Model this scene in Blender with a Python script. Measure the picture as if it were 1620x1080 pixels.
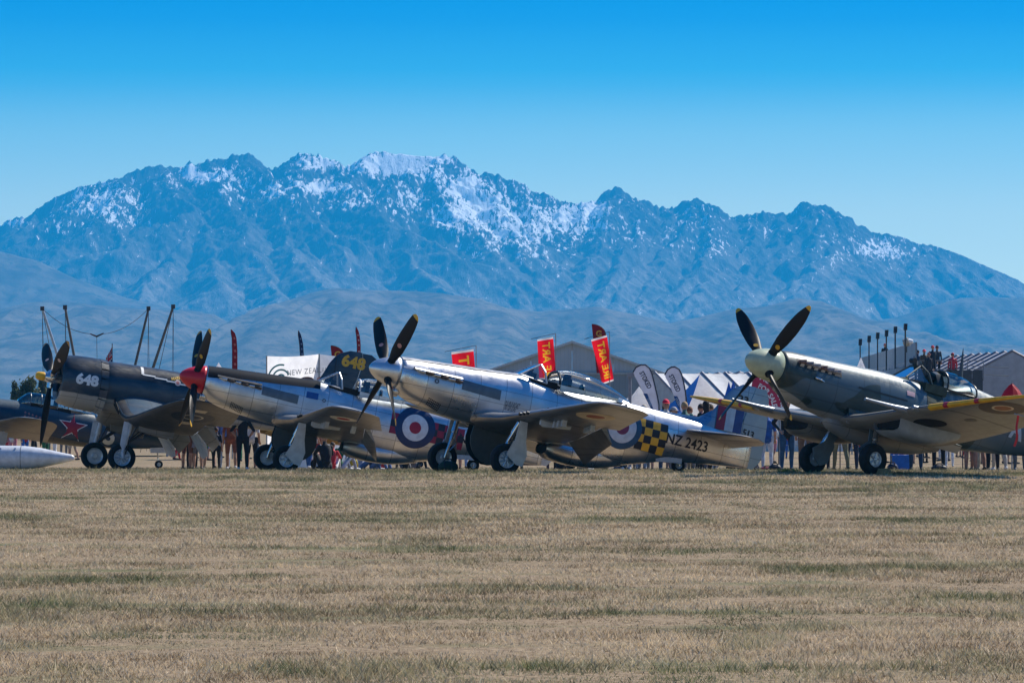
import bpy, bmesh, math, random
import numpy as np
from mathutils import Vector, Matrix, Euler

for _o in list(bpy.data.objects):
    bpy.data.objects.remove(_o, do_unlink=True)
SC = bpy.context.scene
COL = SC.collection
rad = math.radians

# ------------------------------------------------------------------ camera
F, H, YH = 6500.0, 1.40, 645.0          # focal length in photo pixels, eye height, horizon row
cam_d = bpy.data.cameras.new('camera')
cam = bpy.data.objects.new('camera', cam_d)
COL.objects.link(cam)
cam.location = (0, 0, H)
cam.rotation_euler = (rad(90), 0, 0)
cam_d.sensor_width = 36.0
cam_d.lens = F / 1620 * 36.0
cam_d.shift_y = (YH - 540) / 1620
cam_d.clip_start = 0.5
cam_d.clip_end = 60000
SC.camera = cam

# ------------------------------------------------------------------ sky and sun
SUN_AZ, SUN_EL = 48.0, 46.0             # degrees right of the view axis, above the horizon
world = bpy.data.worlds.new('World')
SC.world = world
world.use_nodes = True
wn = world.node_tree
for n in list(wn.nodes):
    wn.nodes.remove(n)
w_out = wn.nodes.new('ShaderNodeOutputWorld')
w_bg = wn.nodes.new('ShaderNodeBackground')
w_sky = wn.nodes.new('ShaderNodeTexSky')
w_sky.sky_type = 'NISHITA'
w_sky.sun_disc = False
w_sky.sun_elevation = rad(SUN_EL)
w_sky.sun_rotation = rad(SUN_AZ)
w_sky.altitude = 350
w_sky.air_density = 1.0
w_sky.dust_density = 0.15
w_sky.ozone_density = 3.0
w_geo = wn.nodes.new('ShaderNodeNewGeometry')
w_sep = wn.nodes.new('ShaderNodeSeparateXYZ')
w_abs = wn.nodes.new('ShaderNodeMath'); w_abs.operation = 'ABSOLUTE'
w_ramp = wn.nodes.new('ShaderNodeValToRGB')
w_mul = wn.nodes.new('ShaderNodeMix'); w_mul.data_type = 'RGBA'; w_mul.blend_type = 'MULTIPLY'
w_mul.inputs[0].default_value = 1.0
wn.links.new(w_geo.outputs['Incoming'], w_sep.inputs[0])
wn.links.new(w_sep.outputs['Z'], w_abs.inputs[0])
wn.links.new(w_abs.outputs[0], w_ramp.inputs[0])
SKY_RAMP = [(0.0, (.82, .86, .82)), (0.03, (.80, .85, .76)), (0.0485, (.74, .78, .68)), (0.0684, (.43, .64, .63)), (0.0806, (.085, .435, .58)), (0.0957, (.0, .25, .52)), (0.14, (.01, .26, .54)), (0.40, (.06, .31, .60)), (1.0, (.14, .42, .72))]
cr = w_ramp.color_ramp
while len(cr.elements) < len(SKY_RAMP):
    cr.elements.new(0.5)
for e, (p, c) in zip(cr.elements, SKY_RAMP):
    e.position = p
    e.color = (*c, 1)
wn.links.new(w_sky.outputs[0], w_mul.inputs[6])
wn.links.new(w_ramp.outputs[0], w_mul.inputs[7])
wn.links.new(w_mul.outputs[2], w_bg.inputs[0])
w_bg.inputs[1].default_value = 0.14
wn.links.new(w_bg.outputs[0], w_out.inputs[0])

sun_d = bpy.data.lights.new('sun', 'SUN')
sun_d.energy = 5.0
sun_d.angle = rad(0.53)
sun_d.color = (1.0, 0.93, 0.82)
sun = bpy.data.objects.new('sun', sun_d)
COL.objects.link(sun)
_sd = Vector((math.sin(rad(SUN_AZ)) * math.cos(rad(SUN_EL)), math.cos(rad(SUN_AZ)) * math.cos(rad(SUN_EL)), math.sin(rad(SUN_EL))))
sun.rotation_euler = _sd.to_track_quat('Z', 'Y').to_euler()
sun.location = (40, 60, 80)

vs = SC.view_settings
vs.view_transform = 'Standard'
vs.look = 'None'
vs.gamma = 1.0
vs.use_curve_mapping = False
vs.exposure = 0.5
SC.cycles.use_denoising = True
SC.cycles.max_bounces = 8
SC.cycles.volume_bounces = 1
SC.cycles.transparent_max_bounces = 12
SC.cycles.caustics_reflective = False
SC.cycles.caustics_refractive = False

# ------------------------------------------------------------------ helpers
GY = [0, 70, 84, 90, 102, 119, 150, 250, 600]
GZ = [0, 0, .05, -.03, -.18, -.41, -.75, -.95, -1.0]
def gz(y):
    return float(np.interp(y, GY, GZ))
def at(px, py, D):
    """a point of the place from its row and column in the photograph and its distance"""
    return Vector(((px - 810) * D / F, D, H + (YH - py) * D / F))
def ground_at(px, D):
    return Vector(((px - 810) * D / F, D, gz(D)))

def tag(o, label=None, cat=None, group=None, kind=None):
    if label: o['label'] = label
    if cat: o['category'] = cat
    if group: o['group'] = group
    if kind: o['kind'] = kind
    return o
def empty(name, loc=(0, 0, 0), rot=(0, 0, 0)):
    o = bpy.data.objects.new(name, None)
    o.empty_display_size = 0.3
    COL.objects.link(o)
    o.location = loc
    o.rotation_euler = rot
    return o
def thing(name, label, cat, loc=(0, 0, 0), rot=(0, 0, 0), group=None):
    return tag(empty(name, loc, rot), label, cat, group)

class MB:
    """collects vertices and faces of ONE mesh"""
    def __init__(s):
        s.v = []; s.f = []; s.mi = []; s.cur = 0
    def add(s, vs, fs):
        b = len(s.v)
        s.v += [tuple(p) for p in vs]
        for f in fs:
            s.f.append(tuple(i + b for i in f)); s.mi.append(s.cur)
    def box(s, a, b):
        (x0, y0, z0), (x1, y1, z1) = a, b
        s.add([(x0, y0, z0), (x1, y0, z0), (x1, y1, z0), (x0, y1, z0), (x0, y0, z1), (x1, y0, z1), (x1, y1, z1), (x0, y1, z1)],
              [(3, 2, 1, 0), (4, 5, 6, 7), (0, 1, 5, 4), (1, 2, 6, 5), (2, 3, 7, 6), (3, 0, 4, 7)])
        return s
    def rings(s, rings, cap=True, close=True):
        n = len(rings[0]); vs = [p for r in rings for p in r]; fs = []
        for i in range(len(rings) - 1):
            for j in range(n if close else n - 1):
                k = (j + 1) % n
                fs.append((i * n + j, i * n + k, (i + 1) * n + k, (i + 1) * n + j))
        if cap:
            fs.append(tuple(range(n - 1, -1, -1)))
            fs.append(tuple((len(rings) - 1) * n + j for j in range(n)))
        s.add(vs, fs)
        return s
    def tube(s, pts, r, n=8, cap=True):
        pts = [Vector(p) for p in pts]
        if not hasattr(r, '__len__'): r = [r] * len(pts)
        rings = []
        up = Vector((0.13, 0.21, 0.97)).normalized()
        for i, p in enumerate(pts):
            t = (pts[min(i + 1, len(pts) - 1)] - pts[max(i - 1, 0)]).normalized()
            a = t.cross(up)
            if a.length < 0.1: a = t.cross(Vector((1, 0, 0)))
            a.normalize(); b = t.cross(a)
            ri = r[i]
            rx, ry = ri if hasattr(ri, '__len__') else (ri, ri)
            rings.append([p + a * (rx * math.cos(2 * math.pi * j / n)) + b * (ry * math.sin(2 * math.pi * j / n)) for j in range(n)])
        return s.rings(rings, cap)
    def lathe(s, prof, n=24, axis='x', c=(0, 0, 0), cap=True):
        """prof: list of (along axis, radius)"""
        rings = []
        for a, r in prof:
            ring = []
            for j in range(n):
                t = 2 * math.pi * j / n
                u, w = max(r, 1e-4) * math.cos(t), max(r, 1e-4) * math.sin(t)
                p = {'x': (a, u, w), 'y': (w, a, u), 'z': (u, w, a)}[axis]
                ring.append((p[0] + c[0], p[1] + c[1], p[2] + c[2]))
            rings.append(ring)
        return s.rings(rings, cap)
    def prism(s, poly, d0, d1, axis='y'):
        """2D polygon extruded; axis y: poly is (x,z); axis x: (y,z); axis z: (x,y)"""
        def m(p, d):
            return {'y': (p[0], d, p[1]), 'x': (d, p[0], p[1]), 'z': (p[0], p[1], d)}[axis]
        return s.rings([[m(p, d0) for p in poly], [m(p, d1) for p in poly]])
    def mesh(s, name, mats, smooth=False):
        me = bpy.data.meshes.new(name)
        me.from_pydata(s.v, [], s.f)
        if not isinstance(mats, (list, tuple)): mats = [mats]
        for m in mats: me.materials.append(m)
        if len(mats) > 1: me.polygons.foreach_set('material_index', s.mi)
        bm = bmesh.new(); bm.from_mesh(me)
        bmesh.ops.recalc_face_normals(bm, faces=bm.faces)
        bm.to_mesh(me); bm.free()
        if smooth:
            me.polygons.foreach_set('use_smooth', [True] * len(me.polygons))
            if smooth is not True:
                try: me.set_sharp_from_angle(angle=rad(smooth))
                except Exception: pass
        me.update()
        return me
    def build(s, name, mats, parent=None, smooth=False, loc=None):
        o = bpy.data.objects.new(name, s.mesh(name, mats, smooth))
        COL.objects.link(o)
        if parent is not None: o.parent = parent
        if loc is not None: o.location = loc
        return o

# ---- numpy value noise
def _hash(ix, iy, seed):
    h = (ix.astype(np.int64) * 374761393 + iy.astype(np.int64) * 668265263 + seed * 1442695041) & 0xffffffff
    h = ((h ^ (h >> 13)) * 1274126177) & 0xffffffff
    return ((h ^ (h >> 16)) & 0xffff) / 65535.0
def vnoise(x, y, seed=0):
    x = np.asarray(x, float); y = np.asarray(y, float)
    ix, iy = np.floor(x), np.floor(y)
    fx, fy = x - ix, y - iy
    fx = fx * fx * (3 - 2 * fx); fy = fy * fy * (3 - 2 * fy)
    a, b = _hash(ix, iy, seed), _hash(ix + 1, iy, seed)
    c, d = _hash(ix, iy + 1, seed), _hash(ix + 1, iy + 1, seed)
    return (a + (b - a) * fx) * (1 - fy) + (c + (d - c) * fx) * fy
def fbm(x, y, oct=4, seed=0, gain=.5):
    s = 0; a = 1; t = 0
    for i in range(oct):
        s = s + a * vnoise(np.asarray(x) * 2 ** i, np.asarray(y) * 2 ** i, seed + 17 * i); t += a; a *= gain
    return s / t
def ridged(x, y, oct=4, seed=0, gain=.5):
    s = 0; a = 1; t = 0
    for i in range(oct):
        s = s + a * (1 - np.abs(2 * vnoise(np.asarray(x) * 2 ** i, np.asarray(y) * 2 ** i, seed + 31 * i) - 1)); t += a; a *= gain
    return s / t

# ---- shader expressions
class E:
    def __init__(s, nt, sock): s.nt, s.s = nt, sock
    def _m(s, op, b=None, c=None, clamp=False):
        n = s.nt.nodes.new('ShaderNodeMath'); n.operation = op; n.use_clamp = clamp
        for i, v in enumerate((s, b, c)):
            if v is None: continue
            if isinstance(v, E): s.nt.links.new(v.s, n.inputs[i])
            else: n.inputs[i].default_value = v
        return E(s.nt, n.outputs[0])
    def __add__(s, b): return s._m('ADD', b)
    def __sub__(s, b): return s._m('SUBTRACT', b)
    def __mul__(s, b): return s._m('MULTIPLY', b)
    def __truediv__(s, b): return s._m('DIVIDE', b)
    def gt(s, b): return s._m('GREATER_THAN', b)
    def lt(s, b): return s._m('LESS_THAN', b)
    def abs(s): return s._m('ABSOLUTE')
    def mx(s, b): return s._m('MAXIMUM', b)
    def mn(s, b): return s._m('MINIMUM', b)
    def fr(s): return s._m('FRACT')
    def pw(s, b): return s._m('POWER', b)
    def step(s, a, b):
        n = s.nt.nodes.new('ShaderNodeMapRange'); n.interpolation_type = 'SMOOTHSTEP'
        s.nt.links.new(s.s, n.inputs[0]); n.inputs[1].default_value = a; n.inputs[2].default_value = b
        return E(s.nt, n.outputs[0])
    def inside(s, a, b): return s.gt(a) * s.lt(b)
class Mat:
    def __init__(s, name, col=(.5, .5, .5), rough=.5, metal=0.0, spec=None):
        s.m = bpy.data.materials.new(name); s.m.use_nodes = True
        s.nt = s.m.node_tree; s.b = s.nt.nodes['Principled BSDF']
        s.b.inputs['Base Color'].default_value = (*col, 1)
        s.b.inputs['Roughness'].default_value = rough
        s.b.inputs['Metallic'].default_value = metal
        if spec is not None: s.b.inputs['Specular IOR Level'].default_value = spec
        s.tc = s.nt.nodes.new('ShaderNodeTexCoord')
        s.geo = None
    def co(s, kind='Object'):
        n = s.nt.nodes.new('ShaderNodeSeparateXYZ')
        s.nt.links.new(s.tc.outputs[kind], n.inputs[0])
        return tuple(E(s.nt, o) for o in n.outputs)
    def pos(s):
        g = s.nt.nodes.new('ShaderNodeNewGeometry'); n = s.nt.nodes.new('ShaderNodeSeparateXYZ')
        s.nt.links.new(g.outputs['Position'], n.inputs[0])
        return tuple(E(s.nt, o) for o in n.outputs)
    def noise(s, scale=5.0, detail=3.0, sc=(1, 1, 1), kind='Object', rough=.55, dist=0.0):
        mp = s.nt.nodes.new('ShaderNodeMapping'); mp.inputs['Scale'].default_value = sc
        if kind == 'World':
            g = s.nt.nodes.new('ShaderNodeNewGeometry'); s.nt.links.new(g.outputs['Position'], mp.inputs[0])
        else: s.nt.links.new(s.tc.outputs[kind], mp.inputs[0])
        n = s.nt.nodes.new('ShaderNodeTexNoise'); n.inputs['Scale'].default_value = scale
        n.inputs['Detail'].default_value = detail; n.inputs['Roughness'].default_value = rough
        n.inputs['Distortion'].default_value = dist
        s.nt.links.new(mp.outputs[0], n.inputs[0])
        return E(s.nt, n.outputs[0])
    def attr(s, name):
        n = s.nt.nodes.new('ShaderNodeAttribute'); n.attribute_name = name
        return E(s.nt, n.outputs['Fac'])
    def mix(s, fac, a, b, mode='MIX'):
        n = s.nt.nodes.new('ShaderNodeMix'); n.data_type = 'RGBA'; n.blend_type = mode
        if isinstance(fac, E): s.nt.links.new(fac.s, n.inputs[0])
        else: n.inputs[0].default_value = fac
        for i, c in ((6, a), (7, b)):
            if isinstance(c, E): s.nt.links.new(c.s, n.inputs[i])
            else: n.inputs[i].default_value = (*c, 1)
        return E(s.nt, n.outputs[2])
    def color(s, c): s.nt.links.new(c.s, s.b.inputs['Base Color']); return s
    def rough(s, e): s.nt.links.new(e.s, s.b.inputs['Roughness']); return s
    def metal(s, e): s.nt.links.new(e.s, s.b.inputs['Metallic']); return s
    def bump(s, e, strength=.3, dist=.02):
        n = s.nt.nodes.new('ShaderNodeBump'); n.inputs['Strength'].default_value = strength; n.inputs['Distance'].default_value = dist
        s.nt.links.new(e.s, n.inputs['Height']); s.nt.links.new(n.outputs[0], s.b.inputs['Normal']); return s
_mc = {}
def mat(name, col, rough=.6, metal=0.0, var=.12, scale=6.0, bump=0.0):
    """plain worn surface: colour with a little procedural variation"""
    key = (name, col, rough, metal)
    if key in _mc: return _mc[key]
    m = Mat(name, col, rough, metal)
    n = m.noise(scale, 4)
    lo = tuple(c * (1 - var) for c in col); hi = tuple(min(1, c * (1 + var)) for c in col)
    m.color(m.mix(n.step(.3, .7), lo, hi))
    m.rough(m.noise(scale * 1.7, 3).step(0, 1) * .16 + (rough - .08))
    if bump: m.bump(m.noise(scale * 6, 3), bump, .01)
    _mc[key] = m.m
    return m.m
def copy_tree(o, parent=None):
    c = o.copy(); COL.objects.link(c)
    if parent is not None: c.parent = parent
    for ch in o.children: copy_tree(ch, c)
    return c
# ------------------------------------------------------------------ ground
def build_ground():
    ys = [-400, -100, -20, 0, 20] + list(range(40, 160, 2)) + [170, 190, 220, 250, 300, 400, 600, 1500, 4000, 9000, 16000]
    xs = [-12000, -2500, -500, -120] + list(range(-40, 41, 4)) + [120, 500, 2500, 12000]
    X, Y = np.meshgrid(xs, ys)
    Z = np.interp(Y, GY, GZ)
    near = (np.abs(X) < 60) & (Y > 15) & (Y < 200)
    Z = Z + np.where(near, (fbm(X * .11, Y * .11, 3, 5) - .5) * .03, 0)
    mb = MB()
    n = len(xs)
    mb.add(np.stack([X, Y, Z], -1).reshape(-1, 3).tolist(),
           [(i * n + j, i * n + j + 1, (i + 1) * n + j + 1, (i + 1) * n + j) for i in range(len(ys) - 1) for j in range(n - 1)])
    m = Mat('dry_turf', rough=.95, spec=.1)
    a = m.noise(.35, 5, (1, 2.2, 1), 'World')
    b = m.noise(14, 4, (1, 1, 1), 'World')
    c = m.mix(b.step(.3, .7), (.16, .115, .07), (.34, .26, .17))
    c = m.mix(a.step(.52, .68) * .75, c, (.095, .115, .045))
    m.color(c)
    m.bump(b, .6, .04)
    tag(mb.build('ground', m.m, smooth=True), kind='structure')
build_ground()

# ------------------------------------------------------------------ grass: uncountable blades, one mesh
def green_mask(x, y):
    g = fbm(x * .22 + 3, y * .42, 4, 11) * .7 + fbm(x * .9, y * .9, 3, 4) * .3
    m = np.clip((g - .55) / .08, 0, 1) * .55
    m = m + .5 * np.clip((fbm(x * 2.1, y * 1.0, 3, 91) - .60) / .10, 0, 1)
    def band(y0, w, x0=-99, x1=99, s=1.0):
        wob = (fbm(x * .35, y * .1, 3, int(y0)) - .5) * w * 1.6
        ed = np.clip((x - x0) / .5, 0, 1) * np.clip((x1 - x) / .5, 0, 1)
        br = np.clip((fbm(x * .6, y * .6, 4, int(y0) + 5) - .40) / .16, 0, 1)
        return np.exp(-((y - y0 + wob) / w) ** 2) * s * ed * br
    for a in [(51.5, 2.0, -99, 99, .9), (45.5, 1.5, -7, -3, .4), (86.5, 3.2, -99, 99, 1.0), (35.6, 1.3, 0.9, 6, .95), (33.2, .9, -6, -2.3, .95), (38.8, .8, .3, 3, .8),
              (28.4, .8, -2.7, .4, .7), (25.3, .8, -3, -1, .7), (22.3, .9, -1.5, 3, .45), (31.0, .7, 1.5, 4, .4), (100, 6, -99, 99, .9), (29.0, 1.0, -5, -3.5, .5), (64, 1.5, -8, 2, .5)]:
        m = np.maximum(m, band(*a))
    return np.clip(m, 0, .92)
def build_grass():
    rng = np.random.default_rng(7)
    X, Y = [], []
    for y0, y1, dens in [(20.5, 28, 2500), (28, 38, 1700), (38, 55, 950), (55, 78, 560), (78, 100, 520), (100, 135, 220)]:
        w1 = .1246 * y1 + 1.2
        n = int(dens * (y1 - y0) * 2 * w1)
        y = rng.uniform(y0, y1, n); x = rng.uniform(-1, 1, n) * w1
        k = np.abs(x) < .1246 * y + 1.1
        X.append(x[k]); Y.append(y[k])
    X = np.concatenate(X); Y = np.concatenate(Y); n = len(X)
    # gather the blades into tufts
    gx_, gy_ = np.arange(-19, 19.2, .16), np.arange(20, 136, .16)
    GX, GYm = np.meshgrid(gx_, gy_)
    def field(A):
        def f(x, y):
            u = np.clip((x + 19) / .16, 0, len(gx_) - 1.01); v = np.clip((y - 20) / .16, 0, len(gy_) - 1.01)
            i = u.astype(int); j = v.astype(int); a = u - i; b = v - j
            return (A[j, i] * (1 - a) + A[j, i + 1] * a) * (1 - b) + (A[j + 1, i] * (1 - a) + A[j + 1, i + 1] * a) * b
        return f
    cl = vnoise(X * 5, Y * 5, 21) * .6 + vnoise(X * 11, Y * 11, 22) * .4
    keep = rng.random(n) < np.clip(.30 + 1.1 * cl, 0, 1)
    X, Y, cl = X[keep], Y[keep], cl[keep]; n = len(X)
    Z = np.interp(Y, GY, GZ) - .004
    g = field(green_mask(GX, GYm))(X, Y)
    bare = field(np.clip((fbm(GX * .5 + 9, GYm * .8, 3, 77) - .60) / .1, 0, 1))(X, Y)
    L = (.016 + .036 * rng.random(n) ** 1.8) * (1 + .6 * g) * (.36 + 1.15 * cl ** 1.3) * (1 - .6 * bare)
    L = L * np.where(rng.random(n) < .012, 1.9, 1.0)
    L = L * np.where(Y > 78, 1.35, 1.0)
    W = (.0018 + .0026 * rng.random(n) ** 1.5) * np.interp(Y, [20, 50, 90, 135], [1.25, 2.0, 3.0, 4.4])
    th = rng.uniform(0, 2 * np.pi, n)
    ph = rng.uniform(0, 2 * np.pi, n)
    lean = L * (.25 + 1.05 * rng.random(n)) * np.where(rng.random(n) < .25, 1.5, 1)
    dx, dy = np.cos(th) * W, np.sin(th) * W * .5
    v = np.empty((n, 3, 3))
    v[:, 0] = np.stack([X - dx, Y - dy, Z], -1)
    v[:, 1] = np.stack([X + dx, Y + dy, Z], -1)
    v[:, 2] = np.stack([X + np.cos(ph) * lean, Y + np.sin(ph) * lean, Z + L], -1)
    me = bpy.data.meshes.new('grass')
    me.vertices.add(3 * n); me.loops.add(3 * n); me.polygons.add(n)
    me.vertices.foreach_set('co', v.reshape(-1).astype(np.float32))
    me.loops.foreach_set('vertex_index', np.arange(3 * n, dtype=np.int32))
    me.polygons.foreach_set('loop_start', np.arange(0, 3 * n, 3, dtype=np.int32))
    try: me.polygons.foreach_set('loop_total', np.full(n, 3, dtype=np.int32))
    except Exception: pass
    at_g = me.attributes.new('green', 'FLOAT', 'POINT')
    at_g.data.foreach_set('value', np.repeat(np.clip(g + rng.normal(0, .16, n), 0, 1), 3).astype(np.float32))
    at_r = me.attributes.new('tone', 'FLOAT', 'POINT')
    tone = np.clip(.75 * rng.random(n) ** 1.15 - .12 + .7 * (field(fbm(GX * .7, GYm * .9, 5, 3))(X, Y) - .5) + .40 * (vnoise(X * 4, Y * 3, 31) - .5) + .28 + np.where(rng.random(n) < .02, .5, 0), 0, 1)
    at_r.data.foreach_set('value', np.repeat(tone, 3).astype(np.float32))
    me.update()
    m = Mat('grass_blades', rough=.75, spec=.2)
    t, gr = m.attr('tone'), m.attr('green')
    dry = m.mix(t.step(.1, .9), (.26, .18, .105), (.92, .73, .48))
    grn = m.mix(t.step(.1, .9), (.06, .082, .034), (.22, .25, .115))
    m.color(m.mix(gr, dry, grn))
    m.b.inputs['Subsurface Weight'].default_value = 0
    # thin blades let some light through
    tr = m.nt.nodes.new('ShaderNodeBsdfTranslucent'); mx = m.nt.nodes.new('ShaderNodeMixShader')
    mx.inputs[0].default_value = .24
    m.nt.links.new(m.b.inputs['Base Color'].links[0].from_socket, tr.inputs[0])
    out = m.nt.nodes['Material Output']
    m.nt.links.new(m.b.outputs[0], mx.inputs[1]); m.nt.links.new(tr.outputs[0], mx.inputs[2]); m.nt.links.new(mx.outputs[0], out.inputs[0])
    me.materials.append(m.m)
    o = bpy.data.objects.new('grass', me); COL.objects.link(o)
    tag(o, 'short dry straw-coloured grass with darker green streaks across the airfield', 'grass', kind='stuff')
build_grass()

# ------------------------------------------------------------------ mountains
def grid_mesh(name, X, Y, Z):
    nt_, nx = X.shape
    i = np.arange((nt_ - 1) * (nx - 1)); a = (i // (nx - 1)) * nx + i % (nx - 1)
    fs = np.stack([a, a + nx, a + nx + 1, a + 1], -1).astype(np.int32); n = len(fs)
    me = bpy.data.meshes.new(name)
    me.vertices.add(nt_ * nx); me.loops.add(4 * n); me.polygons.add(n)
    me.vertices.foreach_set('co', np.stack([X, Y, Z], -1).reshape(-1).astype(np.float32))
    me.loops.foreach_set('vertex_index', fs.reshape(-1))
    me.polygons.foreach_set('loop_start', np.arange(0, 4 * n, 4, dtype=np.int32))
    me.polygons.foreach_set('use_smooth', np.ones(n, dtype=bool))
    me.update(calc_edges=True)
    return me
RIDGE = [(-260, 430), (-120, 395), (0, 357), (30, 345), (60, 332), (90, 313), (120, 297), (150, 292), (180, 288), (205, 270), (240, 261), (262, 264), (300, 259), (340, 255), (365, 248), (390, 245), (405, 255),
         (432, 270), (455, 256), (487, 242), (510, 250), (535, 258), (548, 263), (562, 257), (575, 250), (594, 240), (620, 243), (650, 246), (690, 246), (715, 249), (735, 258), (760, 274), (790, 282), (825, 292), (850, 305),
         (880, 315), (910, 320), (940, 315), (962, 303), (982, 301), (1005, 312), (1030, 325), (1060, 328), (1085, 320), (1102, 311), (1130, 328), (1160, 345), (1190, 342), (1215, 336), (1243, 340), (1270, 325), (1290, 321),
         (1320, 328), (1345, 345), (1370, 362), (1395, 375), (1418, 371), (1450, 385), (1475, 388), (1520, 403), (1570, 425), (1620, 448), (1750, 500), (1900, 560)]
SNOW = [(620, 258, 75, 22, 1.0), (690, 250, 30, 9, .8), (590, 262, 30, 16, 1.0), (735, 298, 32, 24, 1.0), (760, 330, 40, 36, .9), (720, 340, 40, 26, .75), (800, 350, 60, 45, .7), (850, 365, 50, 42, .6), (900, 345, 60, 30, .75), (935, 330, 22, 16, 1.0),
        (160, 318, 55, 34, .75), (190, 340, 60, 24, .6), (120, 355, 50, 20, .4), (325, 278, 38, 11, .95), (300, 268, 16, 12, .9), (270, 285, 30, 16, .5), (380, 290, 40, 26, .5), (440, 300, 60, 30, .45), (500, 255, 30, 13, .85), (510, 295, 34, 11, .95), (470, 290, 22, 10, .6),
        (15, 352, 22, 7, .9), (560, 310, 50, 26, .5), (640, 315, 40, 30, .5), (680, 280, 60, 16, .55), (820, 295, 60, 12, .5), (1000, 370, 40, 30, .45), (1060, 370, 30, 26, .45), (1110, 345, 40, 26, .5), (1130, 385, 30, 20, .5), (1220, 358, 30, 16, .5), (1330, 395, 60, 24, .5),
        (1395, 395, 48, 18, .85), (1290, 335, 40, 16, .4), (1180, 350, 24, 12, .4), (980, 330, 40, 22, .3), (1430, 388, 26, 12, .7)]
SPURS = [  # crest lines of the main spurs, from the skyline down
    [(150, 292), (120, 330), (70, 370), (0, 405)], [(205, 270), (190, 310), (150, 350), (95, 392), (60, 430)], [(262, 264), (277, 308), (303, 330), (260, 360), (213, 383), (150, 400), (110, 412)],
    [(303, 330), (330, 365), (345, 400), (350, 450)], [(300, 345), (285, 390), (240, 440), (215, 480)], [(340, 255), (345, 300), (372, 340), (385, 385), (420, 420), (440, 480)], [(390, 245), (418, 290), (446, 335), (452, 385), (480, 420), (520, 455)],
    [(405, 255), (470, 330), (520, 372), (545, 420)], [(487, 242), (470, 275), (462, 312), (490, 350), (560, 385)], [(535, 258), (545, 290), (575, 312), (590, 330), (620, 360), (667, 372), (733, 407), (800, 427), (867, 473)], [(590, 330), (570, 372), (530, 400), (500, 440)],
    [(594, 240), (563, 270), (556, 300), (575, 312)], [(715, 249), (667, 263), (627, 287), (600, 318)], [(620, 360), (640, 400), (690, 440), (720, 480)], [(690, 246), (690, 290), (715, 330), (760, 375), (800, 427)], [(760, 274), (775, 310), (800, 350), (820, 395), (850, 440)],
    [(825, 292), (835, 330), (850, 370), (862, 420)], [(880, 315), (878, 350), (872, 400), (868, 450)], [(940, 315), (913, 353), (897, 407), (873, 453)], [(982, 301), (962, 345), (950, 390), (915, 440), (890, 475)], [(1005, 312), (1012, 355), (990, 400), (960, 450), (930, 490)],
    [(1060, 328), (1045, 370), (1010, 420), (975, 465)], [(1102, 311), (1080, 350), (1069, 381), (1024, 457), (1000, 490)], [(1160, 345), (1140, 377), (1091, 443), (1033, 483)], [(1190, 342), (1195, 372), (1160, 415), (1110, 460), (1070, 495)], [(1243, 340), (1232, 372), (1210, 400), (1175, 440)],
    [(1290, 321), (1275, 358), (1247, 390), (1184, 448), (1100, 492)], [(1320, 328), (1330, 362), (1312, 400), (1290, 425), (1240, 460), (1190, 500)], [(1370, 362), (1355, 392), (1330, 420), (1278, 450), (1220, 492)], [(1418, 371), (1395, 398), (1367, 417), (1320, 445), (1290, 480)],
    [(1475, 388), (1455, 408), (1450, 430), (1400, 465), (1350, 500)], [(1475, 388), (1500, 430), (1522, 448), (1560, 490)], [(1570, 425), (1560, 460), (1600, 500)], [(60, 332), (30, 375), (-40, 410)], [(1102, 311), (1120, 350), (1130, 385), (1110, 420)], [(1290, 321), (1300, 350), (1290, 385), (1262, 410)]]
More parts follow.
